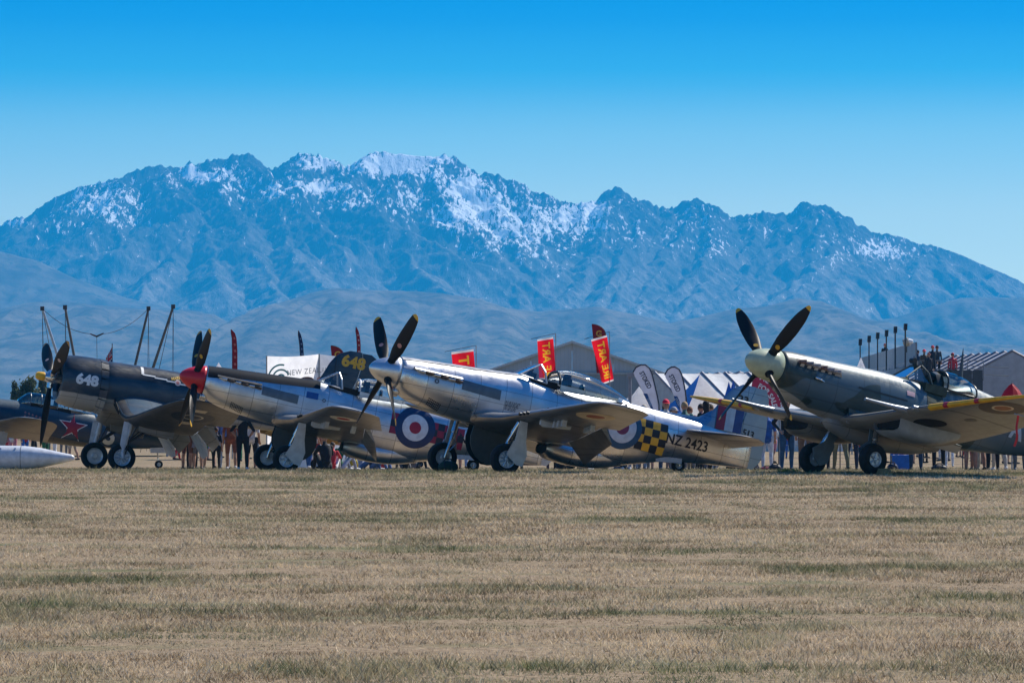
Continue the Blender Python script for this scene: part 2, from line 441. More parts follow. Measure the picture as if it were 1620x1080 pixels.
def build_mountains():
    D = 12000.0; depth = 2100.0
    rr = random.Random(5)
    px = np.linspace(-230, 1880, 980); tt = np.concatenate([np.linspace(-.12, 0, 7)[:-1], np.linspace(0, 1, 330) ** 1.1])
    PX, T = np.meshgrid(px, tt)
    X = (PX - 810) * D / F
    Y = D - T * depth
    Tc = np.clip(T, 0, 1)
    # a little wander so that no crest runs dead straight
    Xw = X + (fbm(X * .012, Y * .012, 4, 41) - .5) * 70 + (fbm(X * .05, Y * .05, 2, 43) - .5) * 16
    Yw = Y + (fbm(X * .012, Y * .012, 4, 47) - .5) * 70
    rx_, ry_ = [p[0] for p in RIDGE], [p[1] for p in RIDGE]
    jag = (ridged(PX * .045, PX * 0, 4, 9) - .5) * 15 + (vnoise(PX * .35, PX * 0, 77) - .5) * 3.2
    flat = np.clip((PX - 1430) / 80, 0, 1)
    jag = jag * (1 - .75 * np.exp(-((PX - 645) / 60) ** 2))
    zr0 = H + (YH - np.interp(PX, rx_, ry_) + jag * (1 - .8 * flat)) * D / F
    # skyline crest falls away to both sides
    dist = np.abs(T) * depth
    zs = H + (YH - np.interp(PX, rx_, ry_)) * D / F
    wT = np.clip(np.abs(T) * 30, 0, 1)
    Z = zr0 * (1 - wT) + zs * wT - dist * .62 - 20 * (1 - np.exp(-dist / 60))
    def seg(a, b, sl, wsp=0.0):
        nonlocal Z
        dx, dy = b[0] - a[0], b[1] - a[1]; l2 = dx * dx + dy * dy
        m_ = 520
        x0, x1 = min(a[0], b[0]) - m_, max(a[0], b[0]) + m_; c0, c1 = np.searchsorted(X[0], [x0, x1])
        rows = np.where((Y[:, 0] > min(a[1], b[1]) - m_) & (Y[:, 0] < max(a[1], b[1]) + m_))[0]
        if c1 <= c0 or not len(rows): return
        r0, r1 = rows[0], rows[-1] + 1
        xs, ys = Xw[r0:r1, c0:c1] - a[0], Yw[r0:r1, c0:c1] - a[1]
        u = np.clip((xs * dx + ys * dy) / l2, 0, 1)
        d = np.hypot(xs - u * dx, ys - u * dy)
        h = a[2] + (b[2] - a[2]) * u - sl * d
        Z[r0:r1, c0:c1] = np.maximum(Z[r0:r1, c0:c1], h)
    for sp in SPURS:
        y0 = sp[0][1]; q = []
        for (x, y) in sp:
            base_t = max(0.0, (y - float(np.interp(x, rx_, ry_))))
            d = base_t * 5.6 + (y - y0) * 1.2
            Dd = D - d
            q.append(((x - 810) * Dd / F, Dd, H + (YH - y) * Dd / F))
        for a, b in zip(q[:-1], q[1:]):
            seg(a, b, .68)
            # side ribs
            L = math.hypot(b[0] - a[0], b[1] - a[1]); n = max(1, int(L / 170))
            ux, uy = (b[0] - a[0]) / L, (b[1] - a[1]) / L
            for k in range(n):
                t = (k + rr.uniform(.2, .8)) / n; sgn = 1 if rr.random() < .5 else -1
                p0 = tuple(a[i_] + (b[i_] - a[i_]) * t for i_ in range(3)); ang = rad(rr.uniform(35, 70)) * sgn
                vx, vy = ux * math.cos(ang) - uy * math.sin(ang), ux * math.sin(ang) + uy * math.cos(ang)
                if vy > .25: vx, vy = -vx, -vy * .5
                l = rr.uniform(110, 260)
                p1 = (p0[0] + vx * l, p0[1] + vy * l, p0[2] - l * rr.uniform(.42, .58)); seg((p0[0], p0[1], p0[2] - 14), p1, .84)
                l2 = l * .6; a2 = rad(rr.uniform(-50, 50)); wx, wy = vx * math.cos(a2) - vy * math.sin(a2), vx * math.sin(a2) + vy * math.cos(a2)
                seg((p1[0], p1[1], p1[2]), (p1[0] + wx * l2, p1[1] + wy * l2, p1[2] - l2 * .5), .86)
    Z = np.maximum(Z, 60 + (1 - Tc) * 120)
    hi = np.clip((Z - 330) / 250, 0, 1); k_ = np.clip(Tc * 14, 0, 1)
    Z = Z + k_ * ((ridged(X * .016, Y * .016, 4, 51) - .6) * (7 + 20 * hi) + (ridged(X * .07, Y * .05, 4, 57) - .6) * (2.5 + 13 * hi))
    # nothing in front may rise above the traced skyline
    lim = (zr0 - H) * (Y / D) * np.where(T > 0, .994 - .02 * np.clip(Tc * 4, 0, 1), 1) + H
    Z = np.minimum(Z, lim)
    Z = np.where(T < 0, zr0 + T * depth * .8, Z)
    Z = np.maximum(Z, -30)
    sn = np.zeros_like(Z)
    py = YH - (Z - H) * F / Y; ppx = 810 + X * F / Y
    for cx, cy, rx, ry, s in SNOW:
        s = s * (.72 if cx > 990 else .82 if cx < 300 else 1.0)
        sn = np.maximum(sn, s * np.exp(-(((ppx - cx) / (rx * 1.25)) ** 2 + ((py - cy) / (ry * 1.25)) ** 2)))
    me = grid_mesh('mountain_range', X, Y, Z)
    aa = me.attributes.new('snow', 'FLOAT', 'POINT'); aa.data.foreach_set('value', sn.reshape(-1).astype(np.float32))
    m = Mat('mountain_rock', rough=.95, spec=.1)
    n1 = m.noise(.010, 8, (1, .35, .9), 'World', .7)
    n2 = m.noise(.085, 6, (1, .25, .38), 'World', .72, .5)
    n3 = m.noise(.02, 8, (1, .4, .5), 'World', .72, .4)
    x, y, z = m.pos()
    low = (z * -1 + 430.0).step(-160, 200)
    rock = m.mix(n1.step(.40, .60), (.016, .017, .02), (.085, .08, .08))
    rock = m.mix(n2.step(.52, .62) * .6, rock, (.17, .16, .155))
    tus = m.mix(n3.step(.38, .62), (.10, .09, .078), (.31, .27, .225))
    c = m.mix(low * n1.step(.28, .5), rock, tus)
    s = m.attr('snow')
    sm = (s * .90 + (n2 - .5) * 2.9 + (n3 - .5) * 1.1).step(.46, .53)
    m.color(m.mix(sm, c, (.95, .96, .97)))
    m.bump(n2, .8, 9)
    me.materials.append(m.m)
    o = bpy.data.objects.new('mountain_range', me); COL.objects.link(o)
    tag(o, kind='structure')
build_mountains()

def build_hill(name, prof, D, depth, col_a, col_b, seed, rough_amp=1.0):
    px = np.linspace(-200, 1820, 420); tt = np.concatenate([np.linspace(-.4, 0, 10)[:-1], np.linspace(0, 1, 90)])
    PX, T = np.meshgrid(px, tt)
    X = (PX - 810) * D / F; Y = D - T * depth
    Tc = np.clip(T, 0, 1)
    base = H + (YH - np.interp(PX + (fbm(PX * .004, Tc * 2, 3, seed) - .5) * 160 * Tc, [p[0] for p in prof], [p[1] for p in prof])) * D / F
    base = base - 1.5 * (fbm(PX * .08, PX * 0, 3, seed + 9)) * D / F
    Z = np.where(T < 0, base * (1 + T * 1.2), base * (1 - Tc) ** .9)
    hgt = D * .0145
    Z = Z + np.clip(Tc * 5, 0, 1) * (1 - Tc) * ((ridged(PX * .009, Tc * 1.6, 4, seed + 3) - .62) * hgt * .62 + (fbm(PX * .05, Tc * 9, 3, seed + 5) - .5) * hgt * .16 + (ridged(PX * .022 + Tc * 1.5, Tc * 3, 4, seed + 8) - .6) * hgt * .22) * rough_amp
    lim = (base - H) * (Y / D) * .995 + H
    Z = np.where(T > 0, np.minimum(Z, lim), Z)
    me = grid_mesh(name, X, Y, Z)
    m = Mat(name + '_tussock', rough=.95, spec=.1)
    k = 6000 / D
    n1 = m.noise(.012 * k, 6, (1, .5, 1), 'World', .65); n2 = m.noise(.05 * k, 4, (1, .3, .6), 'World', .6)
    c = m.mix(n1.step(.35, .65), col_a, col_b)
    c = m.mix(n2.step(.55, .66) * .75, c, (.04, .04, .03))
    n3 = m.noise(.11 * k, 5, (1, .4, .7), 'World', .7)
    c = m.mix(n3.step(.56, .64) * .6, c, (.035, .038, .03))
    m.color(c); m.bump(n2, .8, 5)
    me.materials.append(m.m)
    o = bpy.data.objects.new(name, me); COL.objects.link(o)
    tag(o, kind='structure')
build_hill('hill', [(-200, 350), (0, 397), (60, 412), (120, 440), (200, 470), (260, 485), (330, 500), (430, 520), (600, 540), (1000, 545), (1100, 530), (1300, 525), (1420, 500), (1520, 470), (1620, 470), (1800, 470)], 9900, 1700, (.06, .05, .042), (.16, .135, .107), 61)
build_hill('foothill', [(-200, 500), (0, 488), (50, 477), (85, 474), (130, 479), (220, 488), (300, 490), (340, 497), (365, 512), (385, 503), (410, 490), (450, 476), (500, 460), (530, 455), (580, 458), (640, 459), (700, 463), (760, 472), (800, 486), (850, 492),
                        (900, 488), (945, 484), (985, 493), (1010, 497), (1060, 510), (1110, 500), (1160, 488), (1210, 484), (1262, 471), (1300, 476), (1340, 492), (1400, 516), (1470, 532), (1560, 545), (1620, 550), (1820, 560)], 8200, 2700, (.07, .058, .046), (.175, .145, .112), 87)

# ------------------------------------------------------------------ the air between here and the mountains
def build_haze():
    mb = MB(); mb.box((-5200, -60, -60), (5200, 12700, 1000))
    m = bpy.data.materials.new('haze_air'); m.use_nodes = True
    nt = m.node_tree; nt.nodes.clear()
    out = nt.nodes.new('ShaderNodeOutputMaterial'); v = nt.nodes.new('ShaderNodeVolumePrincipled')
    v.inputs['Color'].default_value = (.02, .48, 1.0, 1)
    v.inputs['Density'].default_value = HAZE
    v.inputs['Anisotropy'].default_value = 0.0
    nt.links.new(v.outputs[0], out.inputs['Volume'])
    o = mb.build('haze', m)
    tag(o, 'blue haze in the air in front of the mountains', 'haze', kind='stuff')
HAZE = 0.88e-4
build_haze()
# ------------------------------------------------------------------ aircraft tools
def pchip(xs, ys, x):
    """smooth monotone interpolation"""
    xs = np.asarray(xs, float); ys = np.asarray(ys, float); x = np.asarray(x, float)
    h = np.diff(xs); d = np.diff(ys) / h
    m = np.zeros(len(xs)); m[0], m[-1] = d[0], d[-1]
    for i in range(1, len(xs) - 1):
        if d[i - 1] * d[i] > 0:
            w1, w2 = 2 * h[i] + h[i - 1], h[i] + 2 * h[i - 1]
            m[i] = (w1 + w2) / (w1 / d[i - 1] + w2 / d[i])
    k = np.clip(np.searchsorted(xs, x) - 1, 0, len(xs) - 2)
    t = (x - xs[k]) / h[k]
    return ((1 + 2 * t) * (1 - t) ** 2 * ys[k] + t * (1 - t) ** 2 * h[k] * m[k] + t * t * (3 - 2 * t) * ys[k + 1] + t * t * (t - 1) * h[k] * m[k + 1])
class Fus:
    """body of revolution-like loft: stations (x, half width, top z, bottom z, squareness)"""
    def __init__(s, st):
        s.x = [a[0] for a in st]
        s.c = [[a[i] for a in st] for i in range(1, 5)]
    def at(s, x):
        return [float(pchip(s.x, c, x)) for c in s.c]
    def ring(s, x, n=40):
        hw, zt, zb, e = s.at(x); zc = zb + (zt - zb) * .5; hh = (zt - zb) / 2
        r = []
        for j in range(n):
            t = 2 * math.pi * j / n; c, q = math.cos(t), math.sin(t)
            r.append((x, hw * math.copysign(abs(c) ** (2 / e), c), zc + hh * math.copysign(abs(q) ** (2 / e), q)))
        return r
    def mesh(s, mb, x0=None, x1=None, nx=60, n=40, cap=True):
        x0 = s.x[0] if x0 is None else x0; x1 = s.x[-1] if x1 is None else x1
        return mb.rings([s.ring(x, n) for x in np.linspace(x0, x1, nx)], cap)
    def side(s, x, z, sgn=-1, lift=.004):
        hw, zt, zb, e = s.at(x); zc = (zt + zb) / 2; hh = (zt - zb) / 2
        q = min(.985, abs((z - zc) / hh))
        y = hw * (1 - q ** e) ** (1 / e)
        return (x, sgn * (y + lift), z)
def airfoil(f, tc, cam=.015):
    t = 5 * tc * (.2969 * math.sqrt(max(f, 0)) - .126 * f - .3516 * f * f + .2843 * f ** 3 - .1015 * f ** 4)
    return cam * 4 * f * (1 - f), t
class Wing:
    """sections (span, x leading edge, z, chord, thickness)"""
    def __init__(s, secs, cam=.015, inc=0.0):
        s.a = np.array(secs, float); s.cam = cam; s.inc = math.tan(rad(inc))
    def sec(s, y):
        return [float(np.interp(y, s.a[:, 0], s.a[:, i])) for i in range(1, 5)]
    def pt(s, y, f, up, lift=0.0):
        xl, z, c, tc = s.sec(y); cm, t = airfoil(f, tc, s.cam)
        return (xl + f * c, y, z + c * (cm + (t if up else -t)) - s.inc * f * c + (lift if up else -lift))
    def ring(s, y, f0, f1, nf=10):
        fr = [f0 + (f1 - f0) * (.5 - .5 * math.cos(math.pi * i / nf)) for i in range(nf + 1)]
        up = [s.pt(y, f, True) for f in reversed(fr)]
        lo = [s.pt(y, f, False) for f in fr]
        return up + lo[1:] if f0 <= 0 else up + lo
    def mesh(s, mb, y0, y1, f0=0.0, f1=1.0, ny=12, nf=12, sgn=-1, fn=None, round_tip=False):
        rings = []
        ysq = list(np.linspace(y0, y1, ny))
        for y in ysq:
            r = [(p[0], sgn * p[1], p[2]) for p in s.ring(y, f0, f1, nf)]
            rings.append([fn(p) for p in r] if fn else r)
        mb.rings(rings)
        return mb
def deflect(w, y, p, f0, ang, sgn):
    h = w.pt(y, f0, False)
    c, q = math.cos(rad(ang)), math.sin(rad(ang))
    dx, dz = p[0] - h[0], p[2] - h[2]
    return (h[0] + dx * c + dz * q, p[1], h[2] - dx * q + dz * c)
def flap_mesh(w, y0, y1, f0, ang, sgn, ny=4):
    mb = MB(); rings = []
    for y in np.linspace(y0, y1, ny):
        rings.append([(lambda q: (q[0], sgn * q[1], q[2]))(deflect(w, y, p, f0, ang, sgn)) for p in w.ring(y, f0, 1.0, 5)])
    mb.rings(rings)
    return mb
def upright(p):
    return (p[0], p[2], p[1])
def fin_mesh(w, z0, z1, f0, f1, ny=10, nf=10):
    """Wing whose span runs along z and thickness along y"""
    mb = MB(); mb.rings([[(p[0], p[2], p[1]) for p in w.ring(z, f0, f1, nf)] for z in np.linspace(z0, z1, ny)])
    return mb
def ring_decal(f, cx, cz, radii, n=40, sgn=-1):
    """concentric rings laid on the side of a body; material index per ring"""
    mb = MB()
    rs = [0.0] + list(radii)
    for k in range(len(radii)):
        mb.cur = k
        sub = np.linspace(rs[k], rs[k + 1], 4)
        for a, b in zip(sub[:-1], sub[1:]):
            for j in range(n):
                t0, t1 = 2 * math.pi * j / n, 2 * math.pi * (j + 1) / n
                q = [(a, t0), (b, t0), (b, t1), (a, t1)] if a > 0 else [(0, 0), (b, t0), (b, t1)]
                vs = [f(cx + r * math.cos(t), cz + r * math.sin(t)) for r, t in q]
                mb.add(vs, [tuple(range(len(vs)))])
    return mb
def quad_decal(f, u0, u1, v0, v1, nu=4, nv=6, mb=None):
    mb = mb or MB()
    us, vv = np.linspace(u0, u1, nu + 1), np.linspace(v0, v1, nv + 1)
    vs = [f(u, v) for v in vv for u in us]
    mb.add(vs, [(j * (nu + 1) + i, j * (nu + 1) + i + 1, (j + 1) * (nu + 1) + i + 1, (j + 1) * (nu + 1) + i) for j in range(nv) for i in range(nu)])
    return mb
def text_flat(txt, size, bold=0.0, xscale=1.0, shear=0.0, space=1.0):
    """letters as flat faces in the xy plane, centred; returns (verts, faces)"""
    cu = bpy.data.curves.new('letters', 'FONT'); cu.body = txt; cu.size = size; cu.align_x = 'CENTER'; cu.align_y = 'CENTER'
    cu.offset = bold; cu.resolution_u = 3; cu.fill_mode = 'BOTH'; cu.shear = shear; cu.space_character = space
    o = bpy.data.objects.new('letters', cu); COL.objects.link(o)
    bpy.context.view_layer.update()
    me = o.evaluated_get(bpy.context.evaluated_depsgraph_get()).to_mesh()
    bm = bmesh.new(); bm.from_mesh(me)
    o.to_mesh_clear()
    bmesh.ops.remove_doubles(bm, verts=bm.verts, dist=1e-5)
    ys = [v.co.y for v in bm.verts]
    if ys:
        for z in np.linspace(min(ys), max(ys), 9)[1:-1]:
            bmesh.ops.bisect_plane(bm, geom=bm.verts[:] + bm.edges[:] + bm.faces[:], plane_co=(0, z, 0), plane_no=(0, 1, 0))
    bm.verts.index_update()
    vs = [(v.co.x * xscale, v.co.y) for v in bm.verts]; fs = [tuple(v.index for v in fc.verts) for fc in bm.faces]
    bm.free(); bpy.data.objects.remove(o, do_unlink=True); bpy.data.curves.remove(cu)
    return vs, fs
def text_decal(f, txt, size, cx, cz, bold=0.0, xscale=1.0, rot=0.0, flip=False):
    vs, fs = text_flat(txt, size, bold, xscale)
    c, q = math.cos(rad(rot)), math.sin(rad(rot))
    mb = MB()
    if flip: vs = [(-x, y) for x, y in vs]
    mb.add([f(cx + x * c - y * q, cz + x * q + y * c) for x, y in vs], fs)
    return mb
def star_pts(r0, r1, n=5, ph=90):
    return [((r0 if i % 2 == 0 else r1) * math.cos(rad(ph + 180 / n * i)), (r0 if i % 2 == 0 else r1) * math.sin(rad(ph + 180 / n * i))) for i in range(2 * n)]
def fan_decal(f, pts, cx, cz):
    mb = MB(); n = len(pts)
    rings = [[f(cx + x * s, cz + z * s) for x, z in pts] for s in (.02, .25, .5, .75, 1.0)]
    vs = [p for r in rings for p in r]; fs = []
    for i in range(4):
        for j in range(n):
            k = (j + 1) % n
            fs.append((i * n + j, i * n + k, (i + 1) * n + k, (i + 1) * n + j))
    fs.append(tuple(range(n)))
    mb.add(vs, fs)
    return mb

def blade_rings(R, r0, chords, x0, az, cw=True, thick=.10, n=14, tip0=None, beta0=62, beta1=24):
    """propeller blade at azimuth az (0 = up, positive towards starboard)"""
    ez = Vector((0, math.sin(rad(az)), math.cos(rad(az))))
    tg = Vector((0, math.cos(rad(az)), -math.sin(rad(az)))) * (1 if cw else -1)
    fw = Vector((-1, 0, 0))
    def ring(r):
        u = r / R
        c = float(np.interp(u, [a for a, _ in chords], [b for _, b in chords]))
        be = rad(float(np.interp(u, [.1, 1], [beta0, beta1])))
        tc = float(np.interp(u, [.1, .25, .5, 1], [.9, .45, .18, .08]))
        e = tg * math.cos(be) + fw * math.sin(be); nn = tg * -math.sin(be) + fw * math.cos(be)
        ce = Vector((x0, 0, 0)) + ez * r
        k = 12
        return [tuple(ce + e * (c * .5 * math.cos(2 * math.pi * j / k)) + nn * (c * .5 * tc * math.sin(2 * math.pi * j / k))) for j in range(k)]
    def rng(a, b, m):
        return [ring(r) for r in np.linspace(a, b, m)]
    return rng
def propeller(root, off, R, r0, chords, x0, azs, m_blade, m_tip, cw=True, tip_len=.10, logo=None, m_cuff=None, beta=(62, 24)):
    for az in azs:
        g = blade_rings(R, r0, chords, x0, az, cw, beta0=beta[0], beta1=beta[1])
        mb = MB(); mb.rings(g(r0, R - tip_len, 14))
        b = mb.build('propeller_blade', m_blade, root, smooth=50, loc=off)
        tb = MB(); tb.rings(g(R - tip_len, R, 5))
        t = tb.build('blade_tip', m_tip, b, smooth=50)
        if logo:
            r = R * logo[0]; ring = g(r, r, 1)[0]
            ce = sum((Vector(p) for p in ring), Vector()) / len(ring)
            # small round maker's disc on the front face of the blade
            e = (Vector(ring[0]) - Vector(ring[6])).normalized(); ez = (Vector(g(r + .05, r + .05, 1)[0][0]) - Vector(ring[0])).normalized()
            nn = e.cross(ez).normalized()
            if nn.x > 0: nn = -nn
            dd = MB()
            c2 = ce + nn * ((Vector(ring[3]) - ce).length + .004)
            pts = [c2 + e * (logo[1] * math.cos(2 * math.pi * j / 16)) + ez * (logo[1] * math.sin(2 * math.pi * j / 16)) for j in range(16)]
            dd.add(pts, [tuple(range(16))])
            dd.build('blade_badge', logo[2], b)
def wheel(root, off, c, R, w, m_tyre, m_rim, rim_r, spokes=8, m_dark=None, name='wheel', out=-1):
    """wheel with axle along y, its outer face towards out*y"""
    x, y, z = c
    mb = MB()
    pr = [(-w / 2 * .55, rim_r * .96), (-w / 2 * .80, rim_r * 1.06), (-w / 2 * .98, R * .80), (-w / 2 * .86, R * .93), (-w / 2 * .5, R * .985), (0, R), (w / 2 * .5, R * .985), (w / 2 * .86, R * .93), (w / 2 * .98, R * .80), (w / 2 * .80, rim_r * 1.06), (w / 2 * .55, rim_r * .96)]
    mb.lathe(pr, 36, 'y', c)
    t = mb.build(name, m_tyre, root, smooth=40, loc=off)
    rb = MB()
    o = out * w * .36
    def L(prof): rb.lathe([(a * out, r) for a, r in prof], 32, 'y', c)
    L([(w * .28, rim_r * .80), (w * .40, rim_r * .88), (w * .44, rim_r * 1.02), (w * .36, rim_r * 1.04), (w * .25, rim_r * .98)])
    L([(w * .22, rim_r * .30), (w * .42, rim_r * .26), (w * .45, rim_r * .12), (w * .46, .005)])
    if out:
        rb.lathe([(-a * out, r) for a, r in [(w * .28, rim_r * .80), (w * .42, rim_r * 1.02), (w * .30, rim_r * 1.0)]], 32, 'y', c); rb.lathe([(-out * w * .24, rim_r * .9), (-out * w * .30, rim_r * .4), (-out * w * .40, rim_r * .3), (-out * w * .41, .01)], 32, 'y', c)
    for k in range(spokes):
        a = 2 * math.pi * k / spokes + .2
        p0 = (x + math.cos(a) * rim_r * .2, y + out * w * .33, z + math.sin(a) * rim_r * .2)
        p1 = (x + math.cos(a) * rim_r * .9, y + out * w * .33, z + math.sin(a) * rim_r * .9)
        rb.tube([p0, p1], [(.022, .02), (.03, .02)], 6)
    rb.build('rim', m_rim, t, smooth=40)
    db = MB(); db.lathe([(w * .18 * out, rim_r * .92), (w * .19 * out, .01)], 28, 'y', c, cap=False); db.build('dark_recess_disc', A_DARK, t)  # near-black disc behind the spokes paints the shade of the recess
    return t

# ---- materials shared by the aircraft
def alu(name, col=(.80, .80, .80), rough=.29, lines=True, dirt=.25, bare=.92, sc=1.0):
    m = Mat(name, col, rough, bare)
    n = m.noise(2.2 * sc, 5, (1, 1, 1)); n2 = m.noise(9 * sc, 4, (.6, 1, 1))
    x, y, z = m.co()
    c = m.mix(n.step(.35, .7), tuple(k * (1 - dirt) for k in col), col)
    if lines:
        # sheet seams every 0.62 m along and two lengthwise
        f = (x / .62).fr(); seam = f.lt(.022)
        f2 = ((z + 3.0) / .31).fr(); seam2 = f2.lt(.035)
        sm = seam.mx(seam2)
        c = m.mix(sm * .75, c, (.10, .10, .11))
        # every sheet polished a little differently
        wn_ = m.nt.nodes.new('ShaderNodeTexWhiteNoise'); wn_.noise_dimensions = '2D'
        cb = m.nt.nodes.new('ShaderNodeCombineXYZ')
        fx = (x / .62)._m('FLOOR'); fz = ((z + 3.0) / .31)._m('FLOOR')
        m.nt.links.new(fx.s, cb.inputs[0]); m.nt.links.new(fz.s, cb.inputs[1]); m.nt.links.new(cb.outputs[0], wn_.inputs['Vector'])
        pv = E(m.nt, wn_.outputs[0])
        m.rough(n2.step(.2, .8) * .14 + pv * .10 + (rough - .07))
        c = m.mix(pv * .42, c, (.40, .41, .43))
    else:
        m.rough(n2.step(.2, .8) * .16 + (rough - .06))
    m.color(c)
    m.bump(m.noise(3.2 * sc, 3), .05, .05)
    return m.m
def paint(name, fn, rough=.38, metal=0.0, dirt=.35):
    """painted aircraft skin; fn(m, x, y, z) returns the base colour"""
    m = Mat(name, rough=rough, metal=metal)
    x, y, z = m.co()
    c = fn(m, x, y, z)
    n = m.noise(3.0, 6, (.7, 1, 1.6)); n2 = m.noise(24, 4, (.35, 1, 1))
    c = m.mix(n.step(.42, .75) * dirt, c, (.16, .155, .15))
    f = (x / .70).fr(); seam = f.lt(.020).mx(((z + 3.0) / .36).fr().lt(.030))
    c = m.mix(seam * .6, c, (.02, .022, .025))
    m.color(c)
    m.rough(n2.step(.2, .8) * .18 + (rough - .08))
    m.bump(n, .06, .04)
    return m.m
def solid(c):
    return lambda m, x, y, z: m.mix(m.noise(1.6, 4).step(.3, .7), tuple(k * .88 for k in c), tuple(min(1, k * 1.1) for k in c))
A_ALU = alu('polished_aluminium')
A_ALU2 = alu('dull_aluminium', (.62, .64, .66), .45)
A_WING = alu('wing_aluminium', (.38, .37, .36), .38, lines=True, sc=.7, bare=.9)
A_GREY = mat('silver_paint', (.50, .52, .55), .42, .25)
A_BLACK = mat('black_paint', (.012, .012, .014), .42, 0, .3)
A_DARK = mat('dark_opening', (.006, .006, .007), .85, 0, .3)
A_RUB = mat('tyre_rubber', (.010, .010, .011), .85, 0, .35, 9, .15)
A_RIM = mat('wheel_magnesium', (.56, .60, .63), .38, .45)
A_STEEL = mat('oleo_steel', (.60, .62, .64), .22, .9)
A_YEL = mat('yellow_paint', (.72, .40, .02), .5)
A_BLADE = Mat('blade_black', (.010, .010, .012), .5, 0, .25).m
A_RED = mat('red_paint', (.55, .01, .018), .35)
A_ROUND_B = mat('roundel_blue', (.010, .035, .115), .45)
A_ROUND_W = mat('roundel_white', (.78, .78, .76), .5)
A_ROUND_R = mat('roundel_red', (.42, .012, .04), .5)
A_LETTER = mat('black_lettering', (.012, .012, .016), .5)
A_WHITE = mat('white_lettering', (.78, .78, .76), .55)
A_INT = mat('interior_green', (.03, .045, .03), .7, 0, .3)
A_EXH = mat('burnt_exhaust', (.12, .085, .065), .55, .6, .4, 14)
A_LEATHER = mat('dark_leather', (.02, .016, .014), .6)
def glass_mat(name, tint=(.85, .92, .95), dens=.10):
    m = bpy.data.materials.new(name); m.use_nodes = True
    nt = m.node_tree; nt.nodes.clear()
    out = nt.nodes.new('ShaderNodeOutputMaterial'); tr = nt.nodes.new('ShaderNodeBsdfTransparent'); gl = nt.nodes.new('ShaderNodeBsdfGlossy')
    fr = nt.nodes.new('ShaderNodeFresnel'); fr.inputs[0].default_value = 1.5
    nz = nt.nodes.new('ShaderNodeTexNoise'); nz.inputs['Scale'].default_value = 3.0
    ad = nt.nodes.new('ShaderNodeMath'); ad.operation = 'MULTIPLY_ADD'; ad.inputs[1].default_value = 1.15; ad.inputs[2].default_value = dens
    mx = nt.nodes.new('ShaderNodeMixShader')
    tr.inputs[0].default_value = (*tint, 1); gl.inputs['Roughness'].default_value = .03
    nt.links.new(fr.outputs[0], ad.inputs[0]); nt.links.new(ad.outputs[0], mx.inputs[0])
    nt.links.new(tr.outputs[0], mx.inputs[1]); nt.links.new(gl.outputs[0], mx.inputs[2]); nt.links.new(mx.outputs[0], out.inputs[0])
    return m
A_GLASS = glass_mat('canopy_perspex')
def checker_mat(name, a, b):
    return [mat(name + '_a', a, .5), mat(name + '_b', b, .5)]

def plane_root(name, label, px, D, yaw, pitch, group=None):
    o = thing(name, label, 'airplane', (ground_at(px, D).x, D, gz(D)), (0, rad(pitch), rad(yaw)), group)
    return o
def leg_strut(mb, a, b, r0, r1):
    a, b = Vector(a), Vector(b); m = a.lerp(b, .58)
    mb.tube([a, m], r0, 12); mb.tube([m, b], r1, 12)
